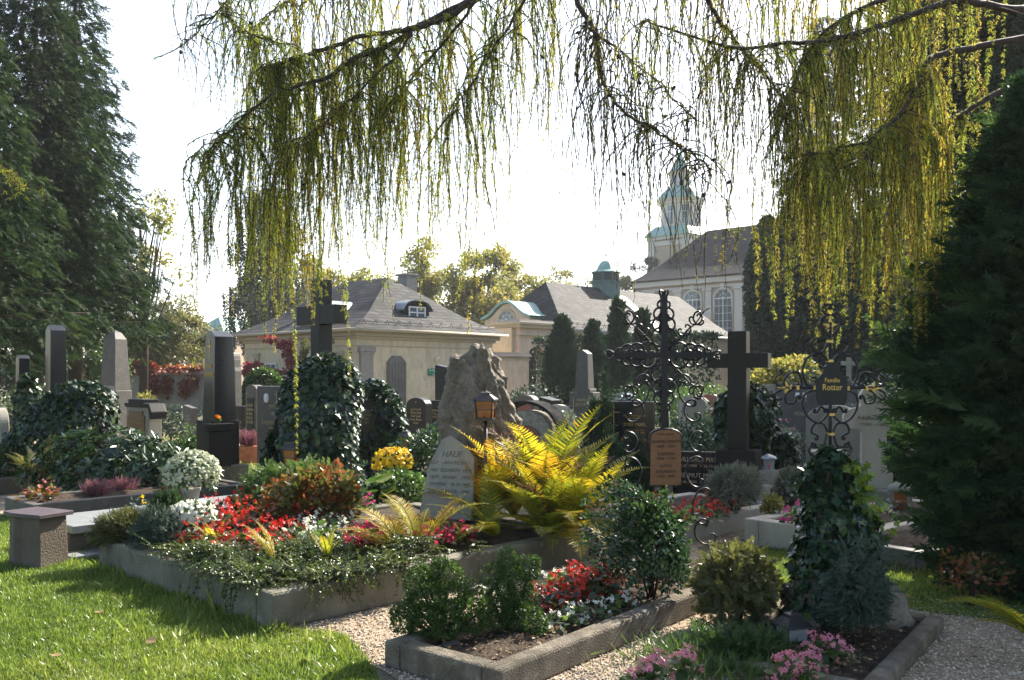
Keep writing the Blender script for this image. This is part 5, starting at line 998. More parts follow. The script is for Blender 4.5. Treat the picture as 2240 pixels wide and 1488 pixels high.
# ================================================================== ivy, bushes, bedding plants
def leafy(parent, nm, m, specs, **k):
    mb = MB()
    for s in specs: foliage(mb, *s, **k)
    return mb.build(nm, M[m], parent)
def cutbox(P, x0, x1, y1, z0, z1): return ~((P[:, 0] > x0) & (P[:, 0] < x1) & (P[:, 1] < y1) & (P[:, 2] > z0) & (P[:, 2] < z1))
def ivy_on(T, c, rad, n, size, cut=None, seed=1, up=0.0, lay=.18, amp=.14, m='ivy', sh=.60):
    """shingled ivy over an upright form with straight flanks and a domed top (up < 0: a free ball)"""
    if up < -.5: d = sph(n, -1); P = d * np.array(rad); o = nrm(d / np.array(rad))
    else:
        t = rng.random(n) ** .9; a = rng.uniform(0, 6.283, n); w_ = np.where(t < sh, 1 - .10 * (t / sh) ** 2, .90 * np.sqrt(np.clip(1 - ((t - sh) / (1 - sh)) ** 2, 0, 1))); P = np.stack([rad[0] * w_ * np.cos(a), rad[1] * w_ * np.sin(a), rad[2] * t], 1)
        top = np.clip((t - sh) / (1 - sh), 0, 1); o = nrm(np.stack([np.cos(a) * (1 - .8 * top), np.sin(a) * (1 - .8 * top), top * .9], 1))
        f = rng.random(n) < .16; q = np.sqrt(rng.random(n)) * .75; P[f] = np.stack([rad[0] * q * np.cos(a), rad[1] * q * np.sin(a), rad[2] * (sh + (1 - sh) * np.sqrt(1 - (q / .92) ** 2))], 1)[f]; o[f] = nrm(np.stack([np.cos(a) * q * .6, np.sin(a) * q * .6, 0 * a + 1], 1))[f]
    r = lumpy(nrm(P - [0, 0, rad[2] * (.5 if up > -.5 else 0)]), 26, amp, seed) * (1 - lay * rng.random(n) ** 1.5); P = P * np.stack([r, r, .5 + .5 * r], 1) + np.array(c)
    k = np.ones(n, bool) if cut is None else cutbox(P, *cut); P, o = P[k], o[k]; n = len(P)
    D = nrm(np.array([0, 0, -.9]) + o * .5 + rng.normal(0, .4, (n, 3))); mb = MB()
    mb.scat(IVY, P, D, o * 1.1 + [0, 0, .25] + rng.normal(0, .42, (n, 3)), size * rng.uniform(.4, 1.35, n), rng.random(n) ** 1.7)
    if n > 1500:   # stray trailing shoots
        for i in range(34):
            q = rng.integers(0, n); tt = np.linspace(0, 1, 9)[:, None]; S_ = P[q] + (o[q] * .06 + rng.normal(0, .05, 3)) * tt + np.array([0, 0, -.16]) * tt ** 1.5 * rng.uniform(-.4, 1.4); mb.tube(S_, .0025, 3); mb.scat(IVY, S_, rng.normal(0, .6, (9, 3)) + [0, 0, -.6], o[q] + rng.normal(0, .4, (9, 3)), size * rng.uniform(.3, .8, 9), .4 + .6 * rng.random(9))
    return mb.build('ivy', M[m], T)
ivy_on(ivy1, (0, 0, 0), (.60, .50, 1.60), 9500, .078, (-.33, .07, -.12, .46, 1.1), 4)
ivy_on(ivy2, (.02, 0, 0), (.36, .32, 1.24), 4000, .07, (-.22, .14, -.08, .75, 1.2), 9)
T = thing('ivy_bush', 'rounded bush of glossy ivy surrounding the black pillars', 'shrub', AT(140, 13.0)); ivy_on(T, (0, 0, 0), (.60, .45, 1.30), 6000, .075, None, 12, m='ivy')
T = thing('ivy_bush', 'small ivy climber with bright leaves on the short black pillar', 'shrub', AT(60, 14.3)); ivy_on(T, (0, 0, 0), (.18, .2, 1.52), 1000, .085, None, 13)
T = thing('ivy_bush', 'dark ivy cloud wrapped around the massive dark cross', 'shrub', AT(1628, 10.95)); ivy_on(T, (0, 0, 1.08), (.30, .24, .36), 1500, .08, None, 15, -1.0); mb = MB(); mb.tube([(0, 0, 0), (.03, .0, .6), (0, 0, 1.0)], [.03, .03, .02], 6); mb.build('stem', M['bark'], T)
T = thing('ivy_bush', 'glossy ivy spilling down beside the dark cross pedestal', 'shrub', AT(1705, 11.2)); ivy_on(T, (0, 0, 0), (.20, .2, .74), 1200, .07, None, 16)
rock('ivy_rock', 'rounded mossy brown rock at the head of the begonia grave bed', AT(1838, 5.72, .12), (.40, .26, .26), 'boulder', 5, .22, 5)
T = thing('ivy_pillar', 'tangled ivy pillar under the gilded iron cross, bright leaves at its top', 'shrub', AT(1825, 5.66))
ivy_on(T, (0, 0, .12), (.20, .19, .92), 3200, .052, None, 21, 0, .3, .25, 'ivy', .15)
mb = MB(); n = 420; a = rng.uniform(-1.2, 1.6, n); z = rng.random(n) ** .6; P = np.stack([.20 * np.cos(a) * (1.05 - .35 * z) + rng.normal(0, .03, n), .2 * np.sin(a), .25 + z * .83], 1)
xs = rng.random(n) < .25; P[xs, 0] += rng.random(xs.sum()) * .16; P[xs, 2] = .72 + rng.normal(0, .09, xs.sum())
mb.scat(IVY, P, rng.normal(0, .5, (n, 3)) + [.4, 0, -.5], rng.normal(0, .6, (n, 3)) + [.3, -.6, .3], .058 * rng.uniform(.6, 1.2, n), rng.random(n)); mb.build('sunlit_young_ivy', M['ivylight'], T)  # young leaves on the sunward side, with sunlight put into their paler colour
mb = MB()
for i in range(26): a = rng.uniform(0, 6.28); mb.tube(np.stack([.2 * np.cos(a + np.linspace(0, 1.2, 8)) * np.linspace(1.1, .5, 8), .19 * np.sin(a + np.linspace(0, 1.2, 8)) * np.linspace(1.1, .5, 8), np.linspace(.05, 1.0, 8)], 1), .006, 5)
mb.build('stems', M['bark'], T)
def bush(name, label, loc, rad, n, m, size, tm=LEAF, zc=None, cat='shrub', lay=.55, amp=.3, seed=0, rnd=.6, droop=0.0, up=-.5, stems=8, group=None, out=.9, lumps=10, tint=(0, 1), shoots=0):
    T = thing(name, label, cat, loc, 0, group); zc = rad[2] * .85 if zc is None else zc; mb2 = MB()
    for i in range(stems):
        d = sph(1, .2)[0]; mb2.tube([(d[0] * .02, d[1] * .02, 0), tuple(d * np.array(rad) * .5 + [0, 0, zc * .6]), tuple(d * np.array(rad) * .9 + [0, 0, zc])], [.008, .005, .002], 4)
    fm = MB(); foliage(fm, (0, 0, zc), rad, n, tm, size, lay=lay, amp=amp, seed=seed, rnd=rnd, droop=droop, up=up, out=out, lumps=lumps, tint=tint)
    for i in range(shoots):   # stray shoots beyond the outline
        d = sph(1, .0)[0]; l = rng.uniform(.10, .32); k = 16; t = np.linspace(0, 1, k); e = nrm(d + rng.normal(0, .3, 3) + [0, 0, .5]); b = d * np.array(rad) * .85 + [0, 0, zc]
        S_ = b + e * (t * l * np.mean(rad) * 1.6)[:, None]; mb2.tube(S_[::5], .002, 3); o_ = rng.normal(0, 1, (k, 3)); fm.scat(tm, S_, nrm(o_) + e * .8, rng.standard_normal((k, 3)) + [0, 0, .6], size * rng.uniform(.7, 1.15, k), tint[0] + (tint[1] - tint[0]) * np.clip(.5 + .5 * t, 0, 1))
    mb2.build('stems', M['twigb'], T); fm.build('foliage', M[m], T); return T
# rhododendron: rosettes of lance leaves
T = thing('rhododendron', 'wide dark rhododendron with glossy leaf rosettes below the brown marble headstone', 'shrub', AT(255, 11.7)); mb = MB(); n = 330
d = sph(n, -.15); P = d * lumpy(d, 16, .3, 3)[:, None] * (1 - .3 * rng.random((n, 1)) ** 2) * [.80, .45, .40] + [0, 0, .30]
k = 10; PP = np.repeat(P, k, 0); oo = np.repeat(nrm(d * [1, 1, .6] + [0, 0, .5]), k, 0); D = nrm(np.cross(oo, rng.standard_normal((n * k, 3)))) + oo * rng.uniform(-.15, .6, (n * k, 1))
mb.scat(LANCE, PP, D, oo + rng.normal(0, .2, (n * k, 3)), .14 * rng.uniform(.7, 1.2, n * k), np.repeat(rng.random(n), k) * .7 + .3 * rng.random(n * k)); mb.build('foliage', M['box'], T)
mb = MB()
for i in range(24): q = P[rng.integers(0, n)]; limb(mb, (q[0] * .2, q[1] * .2, 0), q, .014, .005, 4, 4)
mb.build('stems', M['twigb'], T)
# ferns
def fern(name, label, loc, nf, ln, m='fern', spread=(.15, 1.25), tint=(0, 1), brown=0, az=None, seed=0, wd=.15, group=None):
    T = thing(name, label, 'fern', loc, 0, group); g = np.random.default_rng(seed + 50)
    for i in range(nf):
        mb = MB(); a = (g.uniform(*az) if az else i * 2.4 + g.normal(0, .2)); th0 = g.uniform(*spread) * .35; th1 = th0 + g.uniform(.5, 1.35); l = ln * g.uniform(.7, 1.1); n = 40
        t = np.linspace(0, 1, n); th = th0 + (th1 - th0) * t ** 1.6; h = np.array([math.cos(a), math.sin(a), 0]); dr = h * np.sin(th)[:, None] + np.array([0, 0, 1]) * np.cos(th)[:, None]
        P = np.cumsum(dr * (l / n), 0); wz = np.array([-h[1], h[0], 0]) * g.normal(0, .25); dr = dr + wz * t[:, None] ** 2; P = P + wz * (t ** 3 * l * .3)[:, None]
        mb.tube(P, np.linspace(.006, .002, n), 4, 0, .3); s = np.array([-h[1], h[0], 0]); up_ = np.cross(s, dr)
        pl = l * wd * (np.sin(np.clip(t * .94 + .06, 0, 1) * math.pi) ** .75) * np.clip(1.35 - .5 * t, .7, 1.3); bt = g.uniform(*tint); wil = g.random() < brown
        for sg in (-1, 1):
            k = slice(3, n); pn = n - 3; D = s * sg + dr[k] * .55 + up_[k] * (-.25 if wil else -.06) + g.normal(0, .06 + .3 * wil, (pn, 3))
            mb.scat(PINNA, P[k], D, up_[k] + g.normal(0, .15, (pn, 3)), pl[k] * g.uniform(.85, 1.1, pn), np.clip(bt + .30 * (t[k] - .5) + g.normal(0, .10, pn) + .5 * (g.random(pn) < .05), 0, 1), 0)
        mb.build('frond', M['fernbrown' if wil else m], T)
    return T
big_m = big.matrix_basis
def bed(u, v, z=.26): return G(u, v, z)
fern('fern', 'largest golden fern clump with upright yellow fronds beside the lantern', AT(1190, 8.25, .26), 40, 1.12, 'fern', (.05, 1.9), (.05, .8), .14, None, 1)
fern('fern', 'green-gold fern spreading over the kerb corner of the big grave bed', AT(1258, 7.85, .26), 46, .92, 'fern', (.4, 4.2), (.05, .65), .12, None, 2)
fern('fern', 'golden fern with withered brown tips close behind the name stone', AT(1125, 8.5, .26), 26, 1.02, 'fern', (.05, 2.2), (.15, .9), .22, None, 3)
fern('fern', 'broad light green fern in the middle of the golden clump', AT(1195, 7.7, .26), 36, .78, 'fern', (.6, 4.0), (.05, .55), .05, None, 33)
fern('fern', 'low spreading green-yellow fern on the big bed between tablet and kerb', AT(1085, 7.5, .26), 12, .62, 'fern', (1.2, 3.6), (.15, .6), .05, (1.6, 4.6), 4)
fern('fern', 'golden fern leaning over the lantern post beside the tablet', AT(1065, 8.3, .26), 14, .85, 'fern', (.3, 2.6), (.4, 1.0), .2, None, 34)
fern('fern', 'bright yellow fern with a few arching fronds among crimson begonias', AT(880, 6.75, .26), 8, .62, 'fern', (1.4, 3.0), (.55, .85), 0, (1.6, 3.6), 5)
fern('fern', 'yellow fern fronds rising beside the low rubble of crimson begonias, nearer the tablet', AT(915, 6.9, .26), 9, .62, 'fern', (.8, 2.8), (.45, .85), 0, (.2, 3.2), 6)
fern('fern', 'small forked yellow fern sprouting from creeping cotoneaster', AT(602, 6.35, .28), 4, .34, 'fern', (.5, 1.6), (.5, .8), 0, (1.5, 3.4), 7)
fern('fern', 'small yellow-green fern beside the red begonias near the kerb', AT(470, 7.0, .27), 5, .28, 'fern', (.5, 1.8), (.3, .6), 0, None, 8)
fern('fern', 'tiny yellow fern in cotoneaster below the white begonias', AT(715, 6.5, .29), 4, .26, 'fern', (.4, 1.8), (.35, .6), 0, None, 9)
fern('fern', 'olive-brown fern clump in front of the ivy bush', AT(95, 12.0), 22, .82, 'fernolive', (.2, 1.5), (0, 1), .15, None, 10)
fern('fern', 'feathery olive plant beside the massive dark cross', AT(1545, 11.6), 16, .70, 'fernolive', (.2, 1.2), (0, 1), .0, None, 11)
fern('fern', 'yellow-green fern reaching over the worn kerb at the picture corner', G(2300, 1440, .05), 8, .62, 'fern', (1.0, 2.4), (.1, .6), 0, (2.3, 3.7), 12)
# shrubs
bush('heath_shrub', 'round olive-green heath shrub on the dark kerb stone', bed(272, 1196, .18), (.19, .18, .14), 2200, 'shrub', .06, JUNI, .13, lay=.5, rnd=.3, amp=.12, tint=(0, .4))
bush('juniper_shrub', 'blue-grey juniper cushion spilling over the big concrete kerb', bed(348, 1196, .24), (.16, .16, .14), 1700, 'juniper', .055, JUNI, .12, lay=.5, seed=3)
bush('yew_shrub', 'dark green dwarf yew between juniper and white chrysanthemum', bed(368, 1168, .26), (.13, .13, .13), 1500, 'thuja', .08, JUNI, .15, lay=.5, seed=4)
bush('feathery_conifer', 'spreading yellow-green feathery conifer at the foot of the big ivy mound', AT(665, 9.2, .2), (.52, .35, .30), 2600, 'green2', .13, SPRAY, .14, lay=.8, amp=.45, shoots=20, seed=5, rnd=.5, tint=(.3, 1))
bush('bronze_azalea', 'bronze-red azalea with orange shoots in the middle of the big bed', AT(690, 8.0, .24), (.36, .27, .26), 2300, 'bronze', .058, LEAF, .20, lay=.75, seed=6, rnd=.7, amp=.45, shoots=46)
bush('box_bush', 'dense dark box bush at the back of the narrow grave bed', G(1425, 1312, .09), (.235, .22, .35), 6000, 'box', .034, LEAF, .35, lay=.65, seed=7, amp=.42, lumps=16, shoots=60)
bush('brown_cypress', 'loose brownish-green cypress bush between gravel path and ivy rock', G(1612, 1372), (.18, .16, .20), 1500, 'shrub', .10, SPRAY, .23, lay=.85, seed=8, rnd=.6, amp=.5, tint=(.0, .55), shoots=14)
bush('juniper_shrub', 'blue juniper in front of the ivy rock, tall and loose', AT(1876, 5.12, .07), (.15, .14, .20), 2000, 'juniper', .065, JUNI, .24, lay=.7, seed=9, amp=.5, tint=(0, .8), shoots=16)
bush('silver_shrub', 'silvery grey shrub beside the black name slab', AT(1605, 9.25, .2), (.25, .2, .22), 2200, 'silver', .07, JUNI, .24, lay=.5, seed=10)
bush('silver_shrub', 'grey-green speckled shrub beyond the red candle lantern', AT(1738, 10.2), (.30, .25, .28), 2600, 'silver', .05, LEAF, .26, lay=.5, seed=11)
bush('topiary_shrub', 'small round yellow-green shrub on the corner of the granite bed', AT(1688, 8.95, .2), (.085, .08, .10), 420, 'yellowgreen', .035, LEAF, .10, lay=.6, seed=12)
bush('laurel_shrub', 'glossy green shrub below the yellow chrysanthemum', AT(860, 10.0, .12), (.32, .3, .20), 2400, 'green2', .06, LEAF, .18, lay=.6, seed=13)
bush('leafy_shrub', 'brownish green leafy shrub behind the leaning tablet', AT(935, 11.0, .1), (.34, .3, .42), 2300, 'box', .06, LEAF, .30, lay=.6, seed=14)
bush('boxwood_ball', 'clipped dull green ball by the black obelisk plinth', AT(408, 13.9), (.26, .24, .28), 1500, 'green2', .055, LEAF, .28, lay=.4, seed=15, tint=(0, .5))
bush('clipped_topiary', 'big clipped olive yew block in front of the service building', AT(576, 27), (.62, .5, .75), 4200, 'green2', .10, LEAF, .95, lay=.3, amp=.08, seed=16, tint=(0, .6))
bush('autumn_shrub', 'airy pink and yellow autumn shrub beneath the columnar hedge trees', AT(1720, 25), (.9, .6, .55), 2600, 'yellowgreen', .12, LEAF, 1.45, lay=.8, seed=17, amp=.4)
bush('autumn_shrub', 'yellow-leaved small bush behind the pale limestone cross', AT(1960, 11.0), (.25, .25, .5), 900, 'yellowgreen', .10, LEAF, .5, lay=.8, seed=18)
bush('spiky_shrub', 'small yellowish shrub on top behind the brown marble headstone', AT(318, 16.5), (.16, .14, .2), 420, 'yellowgreen', .09, LANCE, 1.0, lay=.8, seed=19)
bush('dark_shrub', 'dark shrub between the pale limestone cross and the thuja', AT(1985, 10.6), (.3, .3, .5), 1800, 'box', .07, LEAF, .55, lay=.5, seed=20)
for i, (u, yy, rx, rz_) in enumerate(((20, 12.6, .35, .3), (470, 16.5, .5, .35), (760, 14.5, .4, .4), (960, 15, .5, .35), (1045, 17, .6, .5), (1110, 14.2, .4, .4), (1228, 13.6, .3, .5), (1450, 13, .5, .4), (1500, 14.5, .5, .45), (1580, 15.5, .5, .5), (1690, 13.0, .45, .45), (1790, 13.2, .45, .4), (1945, 12.8, .5, .5), (2020, 13.5, .6, .7), (1860, 15, .6, .5), (350, 21, .8, .4), (620, 20, .7, .5), (880, 23, .9, .4), (1010, 25, .9, .5), (1150, 26, 1.0, .6), (1400, 22, .9, .7), (1530, 23, 1.0, .7), (1650, 21, .8, .6), (1800, 22, 1.0, .8), (1950, 20, .9, .8), (60, 24, 1.0, .6))):
    bush('grave_planting', 'low leafy green grave planting between the rows of headstones', AT(u, yy), (rx, rx * .8, rz_), int(900 + 900 * rx), ('box', 'green2', 'silver', 'juniper')[i % 4], .07 + .02 * (yy > 18), LEAF, None, 'shrub', .6, .35, i, group='low planting between the headstones', stems=4)
# big round-leaved plant
T = thing('bergenia', 'plant with a few huge round shiny leaves beside the yellow chrysanthemum', 'plant', AT(815, 9.7, .25)); mb = MB(); n = 16; a = rng.uniform(0, 6.28, n)
P = np.stack([.08 * np.cos(a), .08 * np.sin(a), rng.uniform(.05, .22, n)], 1); mb.scat(ROUND, P, np.stack([np.cos(a), np.sin(a), 0 * a + .4], 1), np.stack([-.4 * np.cos(a), -.4 * np.sin(a) - .4, 0 * a + .8], 1), .2 * rng.uniform(.7, 1.2, n), rng.random(n)); mb.build('leaves', M['ivylight'], T)
# flowers
def bedding(name, label, cat, m, nl=30, nf=26, r=.12, h=.22, lm='begleaf', fs=.036, ls=.055, fl=FLOWER4, group=None, dome=False, spike=False):
    T = thing(name, label, cat, (0, 0, -50), 0, group); mb = MB(); d = sph(nl, .0); P = d * [r, r, h * .62] * rng.uniform(.4, 1, (nl, 1)) + [0, 0, h * .12]
    mb.scat(ROUND, P, d * [1, 1, .35] + rng.normal(0, .4, (nl, 3)), rng.normal(0, .4, (nl, 3)) + [0, 0, 1], ls * rng.uniform(.6, 1.2, nl), rng.random(nl)); mb.build('leaves', M[lm], T)
    d = sph(nf, .05); P = d * [r * 1.0, r * 1.0, h * .9] * rng.uniform(.75, 1.08, (nf, 1)) + [0, 0, h * .14]; mb = MB()
    q = 3; PP = np.repeat(P, q, 0) + rng.normal(0, fs * .32, (nf * q, 3)); dd = np.repeat(d, q, 0)
    mb.scat(fl, PP, rng.standard_normal((nf * q, 3)), dd + rng.normal(0, .5, (nf * q, 3)) + [0, -.25, .25], fs * rng.uniform(.7, 1.25, nf * q), rng.random(nf * q)); mb.build('blossoms', M[m], T); return T
def place(T, pts, z, jit=.02, sc_=(.85, 1.2), group=None):
    for i, (u, v) in enumerate(pts):
        p = G(u, v, z); 
        if i == 0: T.location = p; CH[T.name] = kids(T); continue
        dup(T, p, rng.uniform(0, 6.28), None, rng.uniform(*sc_))
t_ = bedding('begonia', 'red-flowered begonia in the dense red mass on the big grave bed', 'flower', 'red', 34, 22, .14, .21, fs=.034, group='red begonias on the big grave bed')
place(t_, [(u + rng.normal(0, 6), v + rng.normal(0, 3)) for (u, v) in ((430, 1190), (470, 1200), (510, 1198), (550, 1192), (405, 1178), (455, 1176), (500, 1172), (545, 1170), (590, 1182), (520, 1150), (570, 1155), (480, 1155), (610, 1165), (630, 1150), (600, 1140), (560, 1135), (470, 1128), (540, 1120), (640, 1185), (590, 1205), (660, 1170))], .25)
t_ = bedding('begonia', 'white-flowered begonia below the bronze azalea', 'flower', 'white', 30, 12, .12, .19, fs=.030, lm='green2', group='white begonias on the big grave bed')
place(t_, [(650, 1188), (690, 1195), (725, 1190), (670, 1170), (715, 1172), (740, 1180), (755, 1165)], .25)
t_ = bedding('begonia', 'crimson-pink begonia around the yellow ferns', 'flower', 'pinkred', 26, 20, .11, .17, fs=.030, group='crimson begonias on the big grave bed')
place(t_, [(780, 1205), (815, 1210), (845, 1205), (800, 1185), (835, 1192), (880, 1208), (945, 1190), (965, 1195), (990, 1185), (925, 1205), (1005, 1195), (770, 1180)], .25)
t_ = bedding('begonia', 'red begonia in the glowing patch behind the dwarf cypress', 'flower', 'red', 26, 22, .11, .20, fs=.030, lm='begleaf', group='red begonias on the narrow grave bed')
place(t_, [(1195, 1345), (1235, 1340), (1275, 1330), (1315, 1315), (1215, 1325), (1255, 1315), (1290, 1305), (1330, 1298), (1265, 1295), (1305, 1290), (1240, 1300), (1180, 1330)], .09)
t_ = bedding('begonia', 'white begonia along the edge of the narrow grave bed', 'flower', 'white', 30, 8, .075, .13, fs=.026, lm='green2', ls=.045, group='white begonias on the narrow grave bed')
place(t_, [(1210, 1385), (1255, 1372), (1300, 1362), (1335, 1350), (1370, 1335), (1225, 1290), (1245, 1280), (1185, 1300), (1055, 1330)], .09)
t_ = bedding('begonia', 'scarlet begonia in the row before the black name slab', 'flower', 'red', 28, 20, .13, .21, fs=.034, lm='green2', group='scarlet begonias by the name slab')
place(t_, [(1390, 1145), (1430, 1140), (1470, 1138), (1510, 1133), (1545, 1128), (1580, 1125), (1610, 1120), (1500, 1150), (1535, 1145), (1565, 1138), (1420, 1120), (1600, 1108)], .18)
t_ = bedding('begonia', 'pale pink begonia on the bed before the ivy rock', 'flower', 'pink', 30, 14, .075, .15, fs=.028, lm='green2', group='pink begonias by the ivy rock')
place(t_, [(1775, 1478), (1790, 1440), (1825, 1452), (1720, 1500), (1435, 1496), (1410, 1510), (1760, 1505), (1500, 1480)], .07)
t_ = bedding('geranium', 'magenta geranium beside the ivy pillar on the pale granite bed', 'flower', 'magenta', 24, 16, .11, .22, fs=.040, lm='green2'); t_.location = AT(1738, 8.35, .21)
dup(t_, AT(805, 8.9, .3), 1, 'small pink geranium beside the huge round leaves', .6)
t_ = bedding('potted_flowers', 'mixed yellow and red flowers in a planter before the portrait headstone', 'flower', 'yellow', 30, 12, .16, .34, fs=.05, lm='silver'); t_.location = AT(1730, 13.6, .2)
t_ = bedding('potted_flowers', 'red geranium in front of the light grey slab behind the dark cross', 'flower', 'red', 20, 9, .09, .5, fs=.05, lm='green2'); t_.location = AT(1680, 12.6, .35)
t_ = bedding('potted_flowers', 'pale red and white flower bowl among the far headstones', 'flower', 'pink', 26, 12, .16, .28, fs=.05, lm='silver'); t_.location = AT(1715, 14.0, .6)
t_ = bedding('coral_bells', 'coppery-leaved plant in front of the pale limestone cross', 'plant', 'orange', 40, 1, .14, .20, lm='bronze', ls=.085, fs=.01); t_.location = AT(1905, 9.15, .22)
t_ = bedding('white_flower', 'low white-flowered plant along the far kerb of the granite bed', 'flower', 'white', 30, 16, .14, .12, fs=.028, lm='silver', group='white edging flowers on the granite bed')
t_.location = AT(1925, 8.9, .22); CH[t_.name] = kids(t_); dup(t_, AT(1965, 9.2, .22), 2); dup(t_, AT(1880, 8.6, .22), 1); dup(t_, AT(1700, 8.9, .2), 3, None, .6)
t_ = bedding('leafy_plant', 'pink-tinged leafy plant at the kerb corner with the heathers', 'plant', 'pink', 70, 4, .24, .22, lm='bronze', ls=.07, fs=.03); t_.location = AT(88, 10.2, .18)
t_ = bedding('pansy_pot', 'small blue-green plant with yellow and pink blossoms on the slab end', 'flower', 'yellow', 44, 4, .13, .16, lm='juniper', ls=.05, fs=.04); t_.location = AT(305, 9.35, .2)
t_ = bedding('hydrangea', 'dark leafy plant with purple blossoms beside the rhododendron', 'flower', 'magenta', 60, 4, .2, .26, lm='bronze', ls=.07, fs=.04); t_.location = AT(375, 10.9, .12)
def heather(label, loc, r, h, n=260):
    T = thing('heather', label, 'plant', loc); mb = MB(); d = sph(n, .1); P = d * [r, r * .8, h * .3] * rng.random((n, 1)); mb.scat(twig(9, .16, .06, .6, 0, 4, False), P, d * [.5, .5, .3] + [0, 0, 1], rng.standard_normal((n, 3)), h * rng.uniform(.6, 1.1, n), rng.random(n)); mb.build('spikes', M['heather'], T); return T
heather('purple heather clump in the middle of the grey-kerbed bed', AT(208, 10.6, .18), .17, .17)
heather('purple heather clump at the far end of the grey-kerbed bed', AT(268, 11.0, .18), .16, .15); heather('purple heather clump touching the rhododendron', AT(325, 11.6, .18), .2, .16)
h_ = heather('pink heather in a terracotta trough behind the black obelisk', AT(545, 16.0, .32), .2, .26)
mb = MB(); mb.box((0, 0, -.14), (.42, .22, .30), taper=1.1); mb.build('trough', M['terracotta'], h_, .01)
def mum(label, loc, r, m, n, zr=.85, pot=None, ms=.05, lm='box'):
    T = thing('chrysanthemum', label, 'flower', loc); zc = (pot[1] if pot else .0) + r * .55; mb = MB()
    if pot: mb.lathe([(pot[0] * .7, 0), (pot[0], pot[1]), (pot[0] * 1.08, pot[1]), (pot[0] * 1.08, pot[1] + .02), (pot[0] * .9, pot[1] + .02)], k=18); mb.build('pot', M['potgrey'], T)
    leafy(T, 'leaves', lm, [((0, 0, zc), (r * .93, r * .93, r * zr * .92), int(n * .7), LEAF, .05)], lay=.5, up=-.55, amp=.08)
    d = sph(n, -.3); mb = MB(); P = d * [r, r, r * zr] * (1 - .08 * rng.random((n, 1))) * lumpy(d, 12, .08, 2)[:, None] + [0, 0, zc]; mb.scat(MUM, P, rng.standard_normal((n, 3)), d + rng.normal(0, .3, (n, 3)) + [0, 0, .2], ms * rng.uniform(.8, 1.2, n), rng.random(n)); mb.build('blossoms', M[m], T); return T
mum('greenish-white ball chrysanthemum in a grey pot on the polished slab', sl_ @ Vector((1.30, .44, .28)), .275, 'creamgreen', 700, .86, (.09, .14), .042)
mum('pure white chrysanthemum cushion between juniper and red begonias', bed(418, 1158, .34), .19, 'white', 420, .6, None, .045)
mum('bright yellow chrysanthemum between the two ivy-grown stones', AT(858, 10.5, .44), .23, 'yellow', 330, .75, None, .055)
# dwarf hinoki cypress: dense curled lobes
def hinoki(label, loc, lobes, n):
    T = thing('dwarf_cypress', label, 'conifer', loc); o = Vector(loc); mb = MB(); tb = MB()
    for (u, v, r_, dy) in lobes:
        yy = loc.y + dy; c = np.array(AT(u, yy, ZV(v, yy))) - np.array(loc); rr = .92 * r_ * yy / F; k = int(6.5 * n * (rr / .1) ** 2)
        foliage(mb, c, (rr, rr, rr * 1.12), k, LEAF, .0135, up=-.95, lay=.22, amp=.22, seed=int(u), rnd=.45, lumps=24, sv=.45); tb.tube([(c[0] * .1, c[1] * .1, 0), tuple(c * .6), tuple(c)], [.014, .009, .004], 5)
    mb.build('foliage', M['hinoki'], T); tb.build('stems', M['bark'], T)
M['hinoki'] = leafm('hinoki_sprays', [(.018, .044, .009), (.04, .085, .016), (.11, .17, .03)], .35, .4, .35)
hinoki('bushy dwarf cypress with bright rounded tips at the front of the narrow bed', G(975, 1402, .09), [(912, 1268, 24, .0), (930, 1258, 14, .02), (976, 1258, 27, .08), (960, 1238, 13, .08), (1019, 1288, 17, .08), (937, 1306, 33, 0), (994, 1308, 28, .04), (890, 1352, 26, -.04), (868, 1340, 13, -.04), (925, 1362, 30, -.06), (975, 1360, 30, -.08), (1034, 1345, 33, 0), (1060, 1330, 16, .02), (905, 1320, 18, .03), (955, 1278, 16, .05), (1010, 1332, 20, -.05)], 520)
hinoki('darker dwarf cypress, taller, growing between the bushy one and the red begonias', G(1115, 1385, .09), [(1115, 1236, 22, .1), (1108, 1212, 11, .1), (1158, 1246, 21, .1), (1170, 1228, 10, .1), (1080, 1256, 19, .08), (1128, 1283, 34, .05), (1098, 1308, 30, .06), (1074, 1342, 28, -.05), (1131, 1342, 27, -.04), (1160, 1362, 22, -.1), (1152, 1312, 17, .04), (1062, 1290, 11, .06), (1182, 1372, 14, -.1)], 480)
# creeping cotoneaster over the front corner of the big bed
T = thing('cotoneaster', 'creeping cotoneaster carpet hanging over the corner of the concrete kerb', 'shrub', B0, RZ1); mb = MB(); tb = MB()
n = 7000; P = rng.random((n, 2)) * [1.9, 1.75]; f = (P[:, 0] / 1.9 + P[:, 1] / 1.75 < 1.0 + .12 * np.sin(P[:, 0] * 7)) & ~((P[:, 0] < .18) & (P[:, 1] < .16)); P = P[f]; n = len(P)
hgt = .245 + .10 * np.sin(P[:, 0] * 5.1 + 1) * np.sin(P[:, 1] * 6.3) + .05 * rng.random(n); hgt = np.where((P[:, 0] < .2) | (P[:, 1] < .2), .255 + .06 * rng.random(n), np.maximum(hgt, .25))
keep = ~(((P[:, 0] < .16) & (rng.random(n) < .75) & (P[:, 1] > .75)) | ((P[:, 1] < .16) & (P[:, 0] > 1.1) & (rng.random(n) < .8)) | ((P[:, 1] < .2) & (P[:, 0] < .35) & (rng.random(n) < .7)))
P = P[keep]; hgt = hgt[keep]; n = len(P); COT = twig(14, .13, .085, .75, .1, 11, False)
mb.scat(COT, np.stack([P[:, 0], P[:, 1], hgt], 1), np.stack([rng.normal(-.5, .7, n), rng.normal(-.5, .7, n), rng.normal(.1, .25, n)], 1), rng.normal(0, .35, (n, 3)) + [0, 0, 1], .15 * rng.uniform(.6, 1.3, n), rng.random(n))
